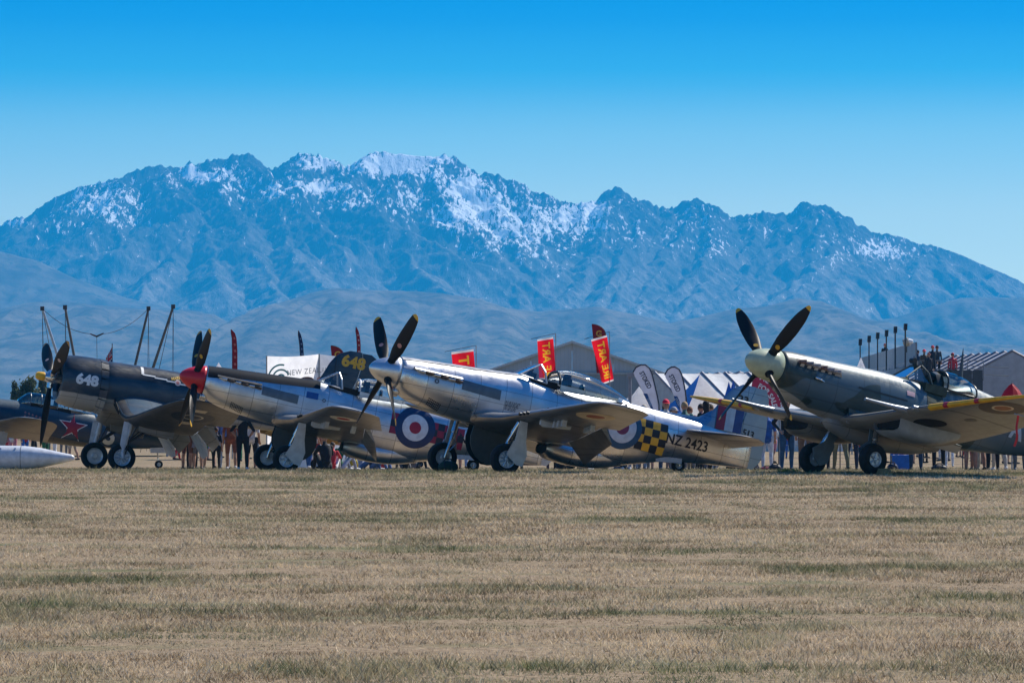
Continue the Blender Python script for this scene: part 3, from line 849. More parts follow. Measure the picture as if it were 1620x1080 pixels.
# ------------------------------------------------------------------ the two silver fighters with belly scoops
def silver_fighter(label, px, D, yaw, zc, var):
    root = plane_root('fighter_plane', label, px, D, yaw, 11.7)
    off = (-2.8, 0, zc)
    A = var['skin']
    fus = Fus([(.64, .355, .355, -.36, 2.0), (.80, .375, .37, -.47, 2.05), (1.1, .40, .395, -.575, 2.1), (1.6, .425, .43, -.66, 2.15), (2.3, .44, .475, -.72, 2.2), (3.0, .45, .525, -.77, 2.3), (3.5, .455, .565, -.79, 2.3),
               (4.2, .455, .50, -.82, 2.3), (4.7, .45, .48, -.90, 2.2), (5.2, .435, .48, -1.0, 2.15), (5.7, .415, .50, -1.03, 2.1), (6.2, .385, .49, -.94, 2.1), (6.8, .34, .475, -.78, 2.1), (7.4, .285, .45, -.61, 2.05), (8.2, .205, .41, -.50, 2.0), (9.0, .115, .36, -.41, 2.0), (9.42, .05, .32, -.36, 2.0)])
    mb = MB(); fus.mesh(mb, nx=80, n=44)
    fo = mb.build('fuselage', A, root, smooth=True, loc=off)
    # engine cowling top panel (anti-glare) and exhaust panel as thin sheets on the skin
    def top_sheet(x0, x1, hw, name, m):
        t = MB()
        def f(x, u):
            w_, zt, zb, e = fus.at(x); zc_ = (zt + zb) / 2; hh = (zt - zb) / 2
            y = u * hw; q = min(.98, abs(y) / w_)
            return (x, y, zc_ + hh * (1 - q ** e) ** (1 / e) + .012)
        quad_decal(f, x0, x1, -1, 1, 16, 14, t)
        return t.build(name, m, fo, smooth=True)
    top_sheet(.66, 3.48, var['glare_w'], 'anti_glare_panel', var['glare'])
    sd = lambda l: (lambda x, z: fus.side(x, z, -1, l))
    t = quad_decal(lambda x, z: fus.side(x, z - .055 * (x - 1), -1, .005), 2.05, 2.98, -.02, .20, 6, 5)
    t.build('exhaust_panel', mat('heat_stained_panel', (.16, .17, .18), .45, .7), fo, smooth=True)
    if var['kind'] == 2:
        quad_decal(sd(.005), .66, 1.9, .03, .16, 8, 3).build('exhaust_surround', A_ALU2, fo, smooth=True)
    # exhaust stacks in their shroud
    for s in (-1, 1):
        for k in range(6):
            x = .98 + k * .175; z = .115 - .008 * k
            p = fus.side(x, z, s, -.03); m_ = MB()
            m_.tube([p, (x + .07, p[1] + s * .075, z + .0), (x + .17, p[1] + s * .11, z - .005)], [(.05, .032), (.048, .032), (.042, .03)], 10)
            m_.build('exhaust_stack', A_EXH if k % 2 else A_STEEL, root, smooth=50, loc=off)
        sh = MB()
        sh.rings([[fus.side(x, z, s, l) for z, l in ((.19, .006), (.185, .06), (.145, .085), (.135, .075), (.165, .05), (.165, .006))] for x in np.linspace(.90, 2.02, 12)])
        sh.build('exhaust_shroud', var['shroud'], root, smooth=40, loc=off)
    # chin intake, louvres, scoop
    ci = MB(); ci.lathe([(.60, .085), (.64, .115), (.74, .12), (.80, .03)], 20, 'x', (0, 0, -.40))
    ci.build('chin_intake', var['chin'], root, smooth=40, loc=off)
    ca = MB(); ca.lathe([(.598, .004), (.6, .082)], 20, 'x', (0, 0, -.40), cap=False); ca.build('intake_mouth', var['mouth'], root, loc=off)
    for i in range(8):
        for j in range(4):
            quad_decal(sd(.006), 1.36 + i * .042, 1.36 + i * .042 + .026, -.43 - j * .042 - .012 * i, -.43 - j * .042 - .012 * i + .026, 1, 1).build('louvre', A_DARK, fo)
    sc = Fus([(4.35, .30, -.80, -1.04, 2.6), (4.5, .335, -.72, -1.13, 2.6), (5.0, .35, -.66, -1.17, 2.5), (5.5, .33, -.60, -1.14, 2.4), (5.9, .26, -.55, -1.06, 2.3), (6.3, .12, -.50, -.94, 2.2)])
    mb = MB(); sc.mesh(mb, nx=34, n=36, cap=False); so = mb.build('radiator_scoop', A, root, smooth=True, loc=off)
    mb = MB(); r0 = [(4.40, p[1] * .9, -.91 + (p[2] + .91) * .85) for p in sc.ring(4.36, 36)]; mb.add(r0, [tuple(range(36))]); mb.build('scoop_mouth', A_DARK, so)
    # wings
    wg = Wing([(.0, 2.42, -.63, 3.05, .145), (.5, 2.46, -.61, 2.92, .145), (.8, 2.60, -.585, 2.70, .145), (1.15, 2.80, -.555, 2.42, .15), (3.1, 2.92, -.375, 1.85, .135), (5.2, 3.03, -.185, 1.30, .115), (5.45, 3.08, -.165, 1.20, .105), (5.58, 3.18, -.15, 1.02, .09), (5.64, 3.34, -.145, .72, .05)], .012, 1.0)
    for s in (-1, 1):
        mb = MB()
        wg.mesh(mb, .2, 2.98, 0, .77, 14, 12, s)
        wg.mesh(mb, 2.98, 5.64, 0, 1.0, 18, 12, s)
        wo = mb.build('wing', A_WING, root, smooth=42, loc=off)
        flap_mesh(wg, .62, 2.96, .775, 47, s).build('flap', A_WING, root, smooth=35, loc=off)
        # gun ports in the leading edge
        for k in range(3):
            y = 2.05 + k * .17; p = wg.pt(y, .0, True); g = MB()
            g.lathe([(p[0] - .04, .036), (p[0] + .12, .036)], 12, 'x', (0, s * y, p[2] + .01)); g.build('gun_port', A_BLACK, wo, smooth=40)
        # bomb rack and shell ejector fairings
        if s == -1 or var['kind'] == 2:
            p0, p1 = wg.pt(2.55, .12, False), wg.pt(2.55, .48, False); g = MB()
            g.prism([(p0[0], p0[2] + .03), (p1[0], p1[2] + .03), (p1[0] - .02, p1[2] - .06), (p1[0] - .28, p1[2] - .09), (p0[0] + .08, p0[2] - .13), (p0[0], p0[2] - .09)], s * 2.50, s * 2.59)
            g.build('pylon', mat('pylon_white', (.55, .56, .56), .5), wo)
            for k in range(3):
                y = 2.80 + k * .17
                p = wg.pt(y, .22 + .01 * k, False); g = MB()
                g.box((p[0], s * y - .045, p[2] - .13), (p[0] + .10, s * y + .045, p[2] + .05)); g.build('launch_stub', A_GREY, wo)
                p = wg.pt(y, .60, False); g = MB()
                g.box((p[0], s * y - .045, p[2] - .12), (p[0] + .11, s * y + .045, p[2] + .04)); g.build('launch_stub', A_GREY, wo)
        # roundel under the tip
        ff = lambda u, v: (lambda q: (q[0], s * q[1], q[2]))(wg.pt(v, float(np.clip((u - wg.sec(v)[0]) / wg.sec(v)[2], .02, .97)), False, .004))
        ring_decal(ff, 3.62, 4.25, var['under'][0]).build('roundel', var['under'][1], wo)
        # undercarriage: leg, wheel, door
        ax = (2.8, s * 1.80, -zc + .335)
        g = MB(); leg_strut(g, (2.98, s * 1.78, -.62), (2.86, s * 1.62, ax[2] + .40), .062, .045)
        g.tube([(2.86, s * 1.62, ax[2] + .42), (2.80, s * 1.61, ax[2] + .15), (2.80, s * 1.63, ax[2])], .036, 10)
        g.tube([(2.80, s * 1.62, ax[2]), (2.80, s * 1.80, ax[2])], .03, 10)
        g.tube([(2.86, s * 1.64, ax[2] + .5), (3.02, s * 1.64, ax[2] + .36), (2.84, s * 1.63, ax[2] + .14)], .016, 6)
        g.build('landing_gear_leg', A_STEEL, root, smooth=40, loc=off)
        wheel(root, off, ax, .342, .24, A_RUB, A_RIM, .185, 9 if var['kind'] == 2 else 6, out=s)
        g = MB(); yd = s * 1.985
        pl = [(2.90, -.60), (3.08, -.60), (3.12, -1.0), (3.20, -1.30), (3.14, ax[2] - .10), (2.98, ax[2] - .08), (2.72, ax[2] + .10), (2.84, ax[2] + .42), (2.86, -1.05)]
        g.prism(pl, yd - .012, yd + .012); g.build('gear_door', var['door'], root, loc=off)
        # inner wheel-bay doors hanging under the belly
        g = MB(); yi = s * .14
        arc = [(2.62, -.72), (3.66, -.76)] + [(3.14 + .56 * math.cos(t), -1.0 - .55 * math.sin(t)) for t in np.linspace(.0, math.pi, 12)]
        g.prism(arc, yi - .012, yi + .012); g.build('gear_door', A_DARK if s > 0 else mat('bay_door_dark_green', (.05, .06, .06), .5), root, loc=off)  # near door dark green, far door nearly black
        # tailplane
        tp = Wing([(.1, 7.62, .16, 1.30, .10), (.6, 7.78, .16, 1.13, .10), (1.7, 8.10, .16, .78, .09), (1.9, 8.22, .16, .62, .08), (1.98, 8.38, .16, .40, .05)], 0)
        mb = MB(); tp.mesh(mb, .12, 1.98, 0, .64, 12, 10, s); mb.build('tailplane', A_WING, root, smooth=42, loc=off)
        mb = flap_mesh(tp, .14, 1.95, .64, 20, s, 8); mb.build('elevator', A_WING, root, smooth=42, loc=off)
    # fin and rudder
    fw = Wing([(.0, 7.95, 0, 1.74, .085), (.42, 8.02, 0, 1.70, .085), (.55, 8.18, 0, 1.54, .085), (1.30, 8.68, 0, .98, .08), (1.42, 8.80, 0, .82, .07), (1.48, 8.95, 0, .60, .05)], 0)
    fin_mesh(fw, .1, 1.48, 0, .56).build('fin', var['fin'], root, smooth=42, loc=off)
    rw = Wing([(-.36, 8.55, 0, 1.02, .05), (-.25, 8.20, 0, 1.50, .06), (.0, 8.0, 0, 1.74, .085), (.42, 8.02, 0, 1.72, .085), (.55, 8.18, 0, 1.56, .085), (1.20, 8.62, 0, 1.05, .08), (1.40, 8.78, 0, .86, .07), (1.47, 8.92, 0, .64, .05)], 0)
    fin_mesh(rw, -.36, 1.47, .575, 1.0).build('rudder', var['fin'], root, smooth=42, loc=off)
    df = MB(); df.rings([[(x, w_ * c, z0 + (z1 - z0) * q) for c, q in ((-1, 0), (-.8, .55), (0, 1), (.8, .55), (1, 0))] for x, w_, z0, z1 in ((6.9, .01, .40, .47), (7.5, .05, .36, .50), (8.0, .07, .34, .54), (8.3, .06, .34, .75))])
    df.build('dorsal_fillet', var['dorsal'], root, smooth=60, loc=off)
    # tail wheel with its doors
    wheel(root, off, (7.72, 0, -zc + (7.72 - 2.8) * math.tan(rad(11.7)) + .15), .16, .11, A_RUB, A_RIM, .075, 5, name='tail_wheel')
    g = MB(); zt_ = -zc + (7.72 - 2.8) * math.tan(rad(11.7)) + .15
    g.tube([(7.60, 0, -.48), (7.66, .08, zt_ + .2), (7.72, .09, zt_)], .028, 8); g.tube([(7.72, .09, zt_), (7.72, -.09, zt_)], .02, 8); g.build('tail_wheel_fork', A_STEEL, root, smooth=40, loc=off)
    for s in (-1, 1):
        g = MB(); g.prism([(7.05, -.55), (7.70, -.48), (7.72, -.59), (7.08, -.67)], s * .17 - .008, s * .17 + .008); g.build('tail_wheel_door', A_GREY, root, loc=off)
    # spinner, propeller
    sp = MB(); sp.lathe([(0.0, .004), (.012, .05), (.04, .095), (.10, .155), (.20, .222), (.32, .275), (.45, .318), (.56, .343), (.625, .352), (.628, .30)], 36)
    sp.build('spinner', var['spinner'], root, smooth=True, loc=off)
    propeller(root, off, 1.70, .22, [(.1, .13), (.2, .17), (.35, .27), (.6, .30), (.85, .27), (.95, .22), (.985, .14), (1, .05)], .40, (45, 135, 225, 315), A_BLADE, A_YEL, True, .09, (.46, .055, var['badge']))
    for az in (45, 135, 225, 315):
        g = MB(); d = Vector((0, math.sin(rad(az)), math.cos(rad(az)))); g.tube([Vector((.40, 0, 0)) + d * .20, Vector((.40, 0, 0)) + d * .325], .088, 14); g.build('blade_socket', A_DARK, root, smooth=40, loc=off)
    # windscreen, canopy, cockpit
    cf = var['canopy']
    ck = MB(); ck.add([(3.62, -.30, .545), (3.62, .30, .545), (4.9, .31, .535), (4.9, -.31, .535)], [(0, 1, 2, 3)])
    pit = MB(); pit.box((3.70, -.28, .30), (4.0 + var['slide'], .28, .535)); pit.build('cockpit', A_DARK, root, loc=off)
    ws_t = [(3.42, -.26, .55), (3.42, .26, .55), (3.88, .20, .86), (3.88, -.20, .86)]
    g = MB(); g.add(ws_t, [(0, 1, 2, 3)]); g.add([(3.42, -.26, .55), (3.88, -.20, .86), (4.02, -.405, .47)], [(0, 1, 2)]); g.add([(3.42, .26, .55), (3.88, .20, .86), (4.02, .405, .47)], [(0, 1, 2)])
    wso = g.build('windscreen', A_GLASS, root, loc=off)
    g = MB()
    for a, b in (((3.42, -.26, .55), (3.88, -.20, .86)), ((3.42, .26, .55), (3.88, .20, .86)), ((3.88, -.20, .86), (3.88, .20, .86)), ((3.42, -.26, .55), (4.02, -.405, .47)), ((3.42, .26, .55), (4.02, .405, .47))): g.tube([a, b], .018, 6)
    g.tube([(4.02, -.41, .46), (3.96, -.37, .70), (3.90, -.21, .86), (3.90, .21, .86), (3.96, .37, .70), (4.02, .41, .46)], .022, 8)
    g.build('windscreen_frame', A_ALU2, wso, smooth=40)
    g = MB(); g.box((3.74, -.14, .50), (3.86, .14, .66)); g.tube([(3.72, -.05, .6), (3.76, -.05, .74)], .05, 10); g.build('gunsight', A_BLACK, root, loc=off)
    cx = var['slide']
    cp = Fus([(4.0 + cx, .40, .80, .18, 2.2), (4.2 + cx, .405, .87, .18, 2.2), (4.5 + cx, .40, .895, .18, 2.15), (4.9 + cx, .375, .86, .18, 2.1), (5.3 + cx, .31, .765, .20, 2.05), (5.65 + cx, .21, .64, .25, 2.0), (5.9 + cx, .09, .53, .30, 2.0)])
    rings = []
    for x in np.linspace(4.0 + cx, 5.9 + cx, 26):
        hw, zt, zb, e = cp.at(x); zs = .475 - .0 * (x - 4) + .01
        zs = float(np.interp(x, [4, 5, 6, 6.6], [.50, .485, .485, .47])) ; zc_ = zb + (zt - zb) / 2; hh = (zt - zb) / 2
        q0 = math.asin(max(-1, min(.98, (zs - zc_) / hh)))
        rings.append([(x, hw * math.copysign(abs(math.cos(t)) ** (2 / e), math.cos(t)), zc_ + hh * abs(math.sin(t)) ** (2 / e)) for t in np.linspace(max(q0, .02), math.pi - max(q0, .02), 22)])
    g = MB(); g.rings(rings, cap=False, close=False); co = g.build('canopy', A_GLASS, root, smooth=True, loc=off)
    g = MB(); g.tube(rings[0], .03, 8); co2 = g.build('canopy_frame', var['cframe'], co, smooth=40)
    for s in (-1, 1):
        g = MB()
        rr = []
        for x in np.linspace(4.02 + cx, 5.85 + cx, 16):
            hw = cp.at(x)[0]; y = max(fus.side(x, .38, 1)[1], hw) + .012
            zs = float(np.interp(x, [4, 5, 6, 6.6], [.50, .485, .485, .47]))
            tw = float(np.interp(x, [4.0 + cx, 5.9 + cx], [.13, .03]))
            rr.append([(x, s * y, zs - tw), (x, s * (y + .004), zs - tw), (x, s * (hw + .016), zs + .012), (x, s * (hw + .006), zs + .012)])
        g.rings(rr); g.build('canopy_rail', A, co, smooth=40)
    g = MB(); g.box((4.62, -.17, .35), (4.72, .17, .70)); g.tube([(4.66, 0, .66), (4.66, 0, .80)], [(.10, .05), (.085, .045)], 12); g.box((4.15, -.2, .4), (4.62, .2, .5)); g.build('pilot_seat', A_LEATHER, root, loc=off)
    g = MB(); g.lathe([(5.02, .10), (5.04, .12), (5.07, .12), (5.09, .10)], 20, 'x', (0, 0, .55)); g.build('loop_aerial', A_BLACK, root, loc=off)
    # markings on both flanks
    for s in (-1, 1):
        f = lambda x, z: fus.side(x, z, s, .006)
        ring_decal(lambda x, z: fus.side(x, z, s, .010), 6.02, -.10, var['roundel'][0], sgn=s).build('roundel', var['roundel'][1], fo, smooth=True)
        n = 0
        for k in range(2):
            g = MB(); g.cur = 0
            x0, x1 = var['check']
            ncol = var['ncol']; w_ = (x1 - x0) / ncol; h_ = .175
            for i in range(ncol):
                for j in range(var['nrow']):
                    if (i + j) % 2 == k:
                        z = var['ctop'] - j * h_ - .035 * (x0 + i * w_ - 6.3)
                        quad_decal(f, x0 + i * w_, x0 + (i + 1) * w_, z - h_, z, 2, 4, g)
            g.build('checker_band', var['ccol'][k], fo, smooth=True)
        text_decal(f, 'NZ 2423' if var['kind'] == 2 else 'NZ 2415', .33, 7.72 if var['kind'] == 2 else 7.72, -.12, .006, .92, 0, flip=(s > 0)).build('serial_number', A_LETTER, fo)
    # fin flash and fleet number
    ffin = lambda s: (lambda x, z: (x, s * (fw.pt(z, float(np.clip((x - fw.sec(z)[0]) / fw.sec(z)[2], .02, .98)), True)[2] + .014), z))
    for s in (-1, 1):
        g = MB()
        for k in range(3):
            g.cur = k; quad_decal(ffin(s), 8.42 + .22 * k, 8.42 + .22 * (k + 1), .36, .98 if k else .90, 2, 5, g)
        if var['kind'] == 2:
            g.build('fin_flash', [mat('flash_red', (.28, .02, .06), .5), mat('flash_white', (.50, .60, .65), .5), mat('flash_blue', (.012, .06, .22), .5)], root, loc=off)
            text_decal(ffin(s), '513', .22, 9.28, .40, .005, .95, -4, flip=(s > 0)).build('fleet_number', A_LETTER, root, loc=off)
            text_decal(ffin(s), '23', .26, 9.0, 1.12, .006, 1.1, -4, flip=(s > 0)).build('fleet_number', A_LETTER, root, loc=off)
    # small stencils on the flank
    f = lambda x, z: fus.side(x, z, -1, .006)
    if var['kind'] == 2:
        rng = random.Random(4)
        g = MB()
        for r in range(8):
            x = 3.12
            while x < 3.12 + .34 - .01 * r:
                l = rng.uniform(.02, .07); quad_decal(f, x, x + l, -.12 - r * .026 - .02 * (x - 3.1), -.105 - r * .026 - .02 * (x - 3.1), 1, 1, g); x += l + .018
        g.build('stencil', mat('stencil_grey', (.10, .10, .11), .6), fo)
        ring_decal(f, 1.45, -.02, [.028, .05, .066], 18).build('filler_mark', [A_ALU2, A_BLACK, A_ALU2], fo)
        ring_decal(f, 4.15, -.08, [.03], 14).build('step_hole', A_DARK, fo)
    else:
        quad_decal(f, 3.16, 3.46, .08, .24, 3, 3).build('blue_badge', mat('badge_blue', (.02, .09, .30), .5), fo)
        ring_decal(f, 3.62, .10, [.03, .045], 14).build('filler_mark', [A_ALU2, A_LETTER], fo)
    return root
silver_fighter('polished silver fighter plane with silver spinner and yellow and black checkered band', 744, 90.3, 23.2, 1.80, dict(
    kind=2, skin=A_ALU, glare=alu('brushed_top_panel', (.42, .43, .44), .40, False), glare_w=.20, shroud=A_ALU, chin=A_ALU, mouth=A_RED, spinner=alu('spinner_metal', (.74, .75, .76), .36, False), badge=mat('badge_pink', (.5, .25, .22), .6),
    door=mat('door_silver', (.50, .52, .55), .40, .55), fin=paint('fin_silver_blue', solid((.25, .34, .42)), .35, .5, .1), dorsal=paint('dorsal_blue', solid((.10, .26, .42)), .3, .4, .1),
    under=([.20, .42], [mat('bounce_lit_red', (.30, .08, .035), .6), mat('bounce_lit_cream', (.58, .48, .33), .6)]),  # warm bounce off the grass is put into these roundel colours
    roundel=([.17, .36, .50], [mat('roundel_maroon', (.22, .035, .09), .5), mat('roundel_pale', (.62, .66, .68), .5), mat('roundel_teal', (.015, .085, .17), .45)]),
    check=(6.40, 7.18), ncol=4, nrow=4, ctop=.20, ccol=checker_mat('gold_check', (.90, .47, .03), (.010, .012, .018)), canopy=None, slide=.34, cframe=A_BLACK))
silver_fighter('polished silver fighter plane with bright red spinner and red and navy checkered flank', 433, 102.5, 11.0, 1.88, dict(
    kind=1, skin=alu('polished_aluminium_worn', (.78, .79, .80), .36), glare=Mat('anti_glare_blue_black', (.006, .009, .016), .6, 0, .12).m, glare_w=.36, shroud=A_BLACK, chin=A_ALU, mouth=A_DARK, spinner=A_RED, badge=mat('badge_yellow', (.55, .33, .03), .6),
    door=mat('door_silver', (.50, .52, .55), .40, .55), fin=A_ALU2, dorsal=A_ALU2,
    under=([.16, .34], [mat('under_red', (.34, .03, .02), .6), mat('under_white', (.62, .60, .56), .6)]),
    roundel=([.15, .335, .52], [A_ROUND_R, A_ROUND_W, A_ROUND_B]),
    check=(5.38, 7.30), ncol=11, nrow=3, ctop=.14, ccol=checker_mat('maroon_check', (.30, .012, .05), (.012, .016, .035)), canopy=None, slide=.45, cframe=A_ALU2))
# ------------------------------------------------------------------ navy radial-engined fighter with cranked wings
def navy_fighter():
    root = plane_root('fighter_plane', 'dark navy radial-engined fighter plane with number 648 and yellow propeller hub', 167, 119, 18, 9)
    zc = 2.40; off = (-2.0, 0, zc)
    navy, mid, pale = (.006, .011, .018), (.011, .034, .062), (.40, .385, .35)
    def cf(m, x, y, z):
        n = m.noise(1.5, 4); zz = z + (n - .5) * .10
        c = m.mix((zz - .30).step(-.03, .03), mid, navy)
        return m.mix((zz + .36).step(.02, -.02), c, pale)
    skin = paint('navy_three_tone', cf, .34, 0, .30)
    dk = paint('navy_upper', solid(navy), .34, 0, .3)
    und = paint('wing_underside_grey', lambda m, x, y, z: m.mix(m.noise(.8, 3).step(.35, .65), (.17, .16, .14), (.26, .24, .21)), .5)
    # cowling
    co = Fus([(.20, .62, .62, -.62, 2), (.26, .675, .675, -.675, 2), (.40, .725, .72, -.725, 2), (.8, .765, .755, -.78, 2), (1.30, .78, .765, -.80, 2)])
    mb = MB(); mb.rings([[(.34, .60 * math.cos(t), .60 * math.sin(t)) for t in np.linspace(0, 2 * math.pi, 41)[:-1]]] + [co.ring(x) for x in np.linspace(.20, 1.30, 22)], cap=False)
    cw = mb.build('cowling', skin, root, smooth=True, loc=off)
    mb = MB(); mb.lathe([(.50, .005), (.48, .62)], 32, cap=False); mb.build('engine_face', A_DARK, root, loc=off)
    for k in range(9):
        a = 2 * math.pi * k / 9; g = MB()
        g.tube([(.42, math.cos(a) * .2, math.sin(a) * .2), (.42, math.cos(a) * .52, math.sin(a) * .52)], [.07, .085], 10); g.build('cylinder', A_EXH, root, smooth=50, loc=off)
    # cowl flaps round the gap
    for k in range(16):
        a0 = rad(-80 + k * 360 / 16); a1 = a0 + rad(19)
        g = MB(); g.rings([[(x, r * math.cos(a), r * math.sin(a) - .01) for a in np.linspace(a0, a1, 5)] + [(x, (r - .012) * math.cos(a), (r - .012) * math.sin(a) - .01) for a in np.linspace(a1, a0, 5)] for x, r in ((1.31, .775), (1.53, .83 if math.sin((a0 + a1) / 2) < .4 else .76))])
        g.build('cowl_flap', skin, root, loc=off)
    fus = Fus([(1.35, .62, .64, -.62, 2), (1.60, .70, .73, -.72, 2.05), (2.4, .65, .75, -.72, 2.15), (3.2, .60, .76, -.70, 2.2), (4.2, .57, .74, -.68, 2.2), (5.2, .52, .68, -.62, 2.2), (6.4, .42, .62, -.52, 2.1), (7.6, .29, .58, -.38, 2.05), (8.6, .17, .55, -.22, 2), (9.6, .05, .52, -.05, 2)])
    mb = MB(); fus.mesh(mb, nx=60); fo = mb.build('fuselage', skin, root, smooth=True, loc=off)
    # white tape line and lettering on the top deck
    f = lambda x, z: fus.side(x, z, -1, .007)
    W_ = mat('tape_white', (.72, .72, .70), .6)
    g = MB()
    quad_decal(f, 2.50, 2.58, .50, .715, 2, 6, g)
    for k in range(4): quad_decal(f, 2.54 + .36 * k, 2.54 + .36 * (k + 1) + .02, .475 - .035 * k, .515 - .035 * k, 3, 1, g)
    g.build('tape_line', W_, fo, smooth=True)
    text_decal(f, 'MARION', .13, 3.62, .56, .004, .9, 16).build('name_lettering', mat('gold_lettering', (.62, .36, .03), .5), fo)
    ring_decal(f, 3.60, .42, [.05, .09], 14).build('nose_art', [mat('art_pink', (.55, .16, .13), .6), mat('art_white', (.7, .55, .5), .6)], fo)
    fc = lambda x, z: co.side(x, z, -1, .007)
    text_decal(fc, '648', .40, .90, .06, .021, 1.08, -1).build('fleet_number', A_WHITE, cw)
    # cockpit
    cp = Fus([(4.9, .24, .80, .55, 2), (5.15, .29, .92, .50, 2), (5.6, .28, .90, .50, 2), (6.2, .12, .70, .50, 2)])
    mb = MB(); cp.mesh(mb, nx=16, n=24); mb.build('canopy', A_GLASS, root, smooth=True, loc=off)
    # wings: inner part slopes down to the knuckle, outer rises
    wg = Wing([(.45, 1.78, -.36, 2.95, .16), (.9, 1.80, -.52, 2.92, .16), (1.6, 1.86, -.83, 2.82, .16), (2.0, 1.92, -.90, 2.74, .155), (2.5, 1.99, -.845, 2.62, .15), (5.0, 2.34, -.40, 2.05, .13), (5.7, 2.50, -.28, 1.78, .12), (6.05, 2.72, -.23, 1.40, .10), (6.22, 3.05, -.21, .85, .07)], .014, 2.5)
    for s in (-1, 1):
        mb = MB(); wg.mesh(mb, .42, 3.7, 0, .72, 24, 12, s); wg.mesh(mb, 3.7, 6.22, 0, 1.0, 16, 12, s)
        wo = mb.build('wing', paint('navy_wing_two_tone', lambda m, x, y, z: m.mix(m.noise(.7, 3).step(.3, .7), (.03, .03, .03), (.10, .09, .075)), .45, 0, .2) if s == -1 else und, root, smooth=42, loc=off)
        up = MB()
        def fu(y, fr): 
            p = wg.pt(y, fr, True, .005); return (p[0], s * p[1], p[2])
        quad_decal(fu, .45, 6.1, .01, .74, 30, 8, up); up.build('upper_skin', paint('upper_wing_blue', solid((.05, .085, .12)), .35), wo, smooth=True)
        for y0, y1, a, mm in ((.55, 1.55, 50, 'dark'), (1.60, 2.60, 58, 'pale'), (2.65, 3.65, 46, 'dark')):
            flap_mesh(wg, y0, y1, .725, a, s).build('flap', mat('flap_blue_grey', (.46, .50, .55), .5) if mm == 'pale' else und, root, smooth=35, loc=off)
        # root intake
        g = MB(); g.rings([[wgp for wgp in ((1.80 + .02 * k, s * (.62 + .8 * c), -.42 - .55 * c * .55 + q) for c, q in ((0, .10), (.5, .09), (1, .06), (1, -.06), (.5, -.08), (0, -.09)))] for k in range(2)]); g.build('oil_cooler_intake', A_DARK, wo)
        # insignia under the outer wing
        ff = lambda u, v: (lambda q: (q[0], s * q[1], q[2]))(wg.pt(v, float(np.clip((u - wg.sec(v)[0]) / wg.sec(v)[2], .02, .97)), False, .005))
        ring_decal(ff, 3.25, 4.5, [.12, .24, .30, .62], 36).build('roundel', [mat('insignia_dark', (.014, .018, .026), .5), mat('insignia_dark', (.014, .018, .026), .5), mat('insignia_pale', (.45, .43, .38), .5), mat('insignia_dark', (.014, .018, .026), .5)], wo)
        g = MB(); quad_decal(ff, 3.08, 3.42, 3.55, 3.86, 3, 3, g); quad_decal(ff, 3.08, 3.42, 5.14, 5.45, 3, 3, g); g.build('insignia_bar', mat('insignia_bar', (.50, .46, .38), .5), wo)
        # undercarriage
        ax = (2.0, s * 1.84, -zc + .405)
        g = MB(); leg_strut(g, (2.08, s * 1.98, -.95), (2.0, s * 2.02, ax[2] + .35), .075, .055); g.tube([(2.0, s * 2.02, ax[2] + .38), (1.96, s * 2.04, ax[2] + .15), (2.0, s * 2.03, ax[2])], .045, 10); g.tube([(2.0, s * 2.04, ax[2]), (2.0, s * 1.8, ax[2])], .04, 10)
        g.build('landing_gear_leg', mat('gear_white', (.60, .64, .68), .4), root, smooth=40, loc=off)
        g = MB(); g.tube([(2.06, s * 1.95, ax[2] + .42), (2.75, s * 1.90, -1.02)], .035, 8); g.tube([(2.12, s * 1.86, ax[2] + .5), (2.60, s * 1.70, -1.0)], .02, 8); g.tube([(2.30, s * 1.99, -1.0), (2.12, s * 1.97, -1.5), (2.06, s * 1.97, ax[2] + .1)], .018, 6)
        g.build('drag_strut', A_BLACK, root, smooth=40, loc=off)
        g = MB(); g.prism([(1.86, -.98), (2.0, -.98), (1.97, ax[2] + .15), (1.84, ax[2] + .35)], s * 2.075, s * 2.095); g.build('gear_door', mat('gear_white', (.60, .64, .68), .4), root, loc=off)
        for yd in (1.55, 2.22):
            g = MB(); g.prism([(2.25, -.92), (3.35, -.98), (3.30, -1.28), (2.30, -1.20)], s * yd - .012, s * yd + .012); g.build('gear_door', und, root, loc=off)
        wheel(root, off, ax, .405, .22, A_RUB, A_RIM, .235, 10, out=s)
        tp = Wing([(.1, 8.2, .50, 1.25, .1), (1.9, 8.55, .55, .85, .09), (2.35, 8.8, .56, .4, .05)], 0)
        mb = MB(); tp.mesh(mb, .1, 2.35, 0, 1, 12, 10, s); mb.build('tailplane', dk, root, smooth=42, loc=off)
    fw = Wing([(.45, 7.5, 0, 2.0, .09), (.9, 7.75, 0, 1.9, .09), (1.4, 8.0, 0, 1.75, .085), (1.75, 8.15, 0, 1.6, .08), (2.0, 8.32, 0, 1.34, .075), (2.12, 8.48, 0, 1.05, .07), (2.20, 8.72, 0, .62, .05)], 0)
    fb = paint('tail_blue', solid((.012, .040, .072)), .4)
    fin_mesh(fw, .45, 2.20, 0, .60, 16).build('fin', fb, root, smooth=42, loc=off)
    fin_mesh(fw, .60, 2.18, .62, 1.0, 14, 6).build('rudder', fb, root, smooth=42, loc=off)
    ffin = lambda x, z: (x, -(fw.pt(z, float(np.clip((x - fw.sec(z)[0]) / fw.sec(z)[2], .02, .98)), True)[2] + .014), z)
    text_decal(ffin, '648', .46, 8.86, 1.86, .021, 1.06, -3).build('fleet_number', mat('gold_number', (.70, .40, .03), .5), root, loc=off)
    for a, b in (((8.32, 1.50), (8.34, 1.95)), ((8.30, 1.49), (8.72, 1.49))):
        g = MB(); g.tube([ffin(*a), ffin(*b)], .012, 4); g.build('panel_line', A_BLACK, root, loc=off)
    tz = -zc + 6.2 * math.tan(rad(9)) + .16
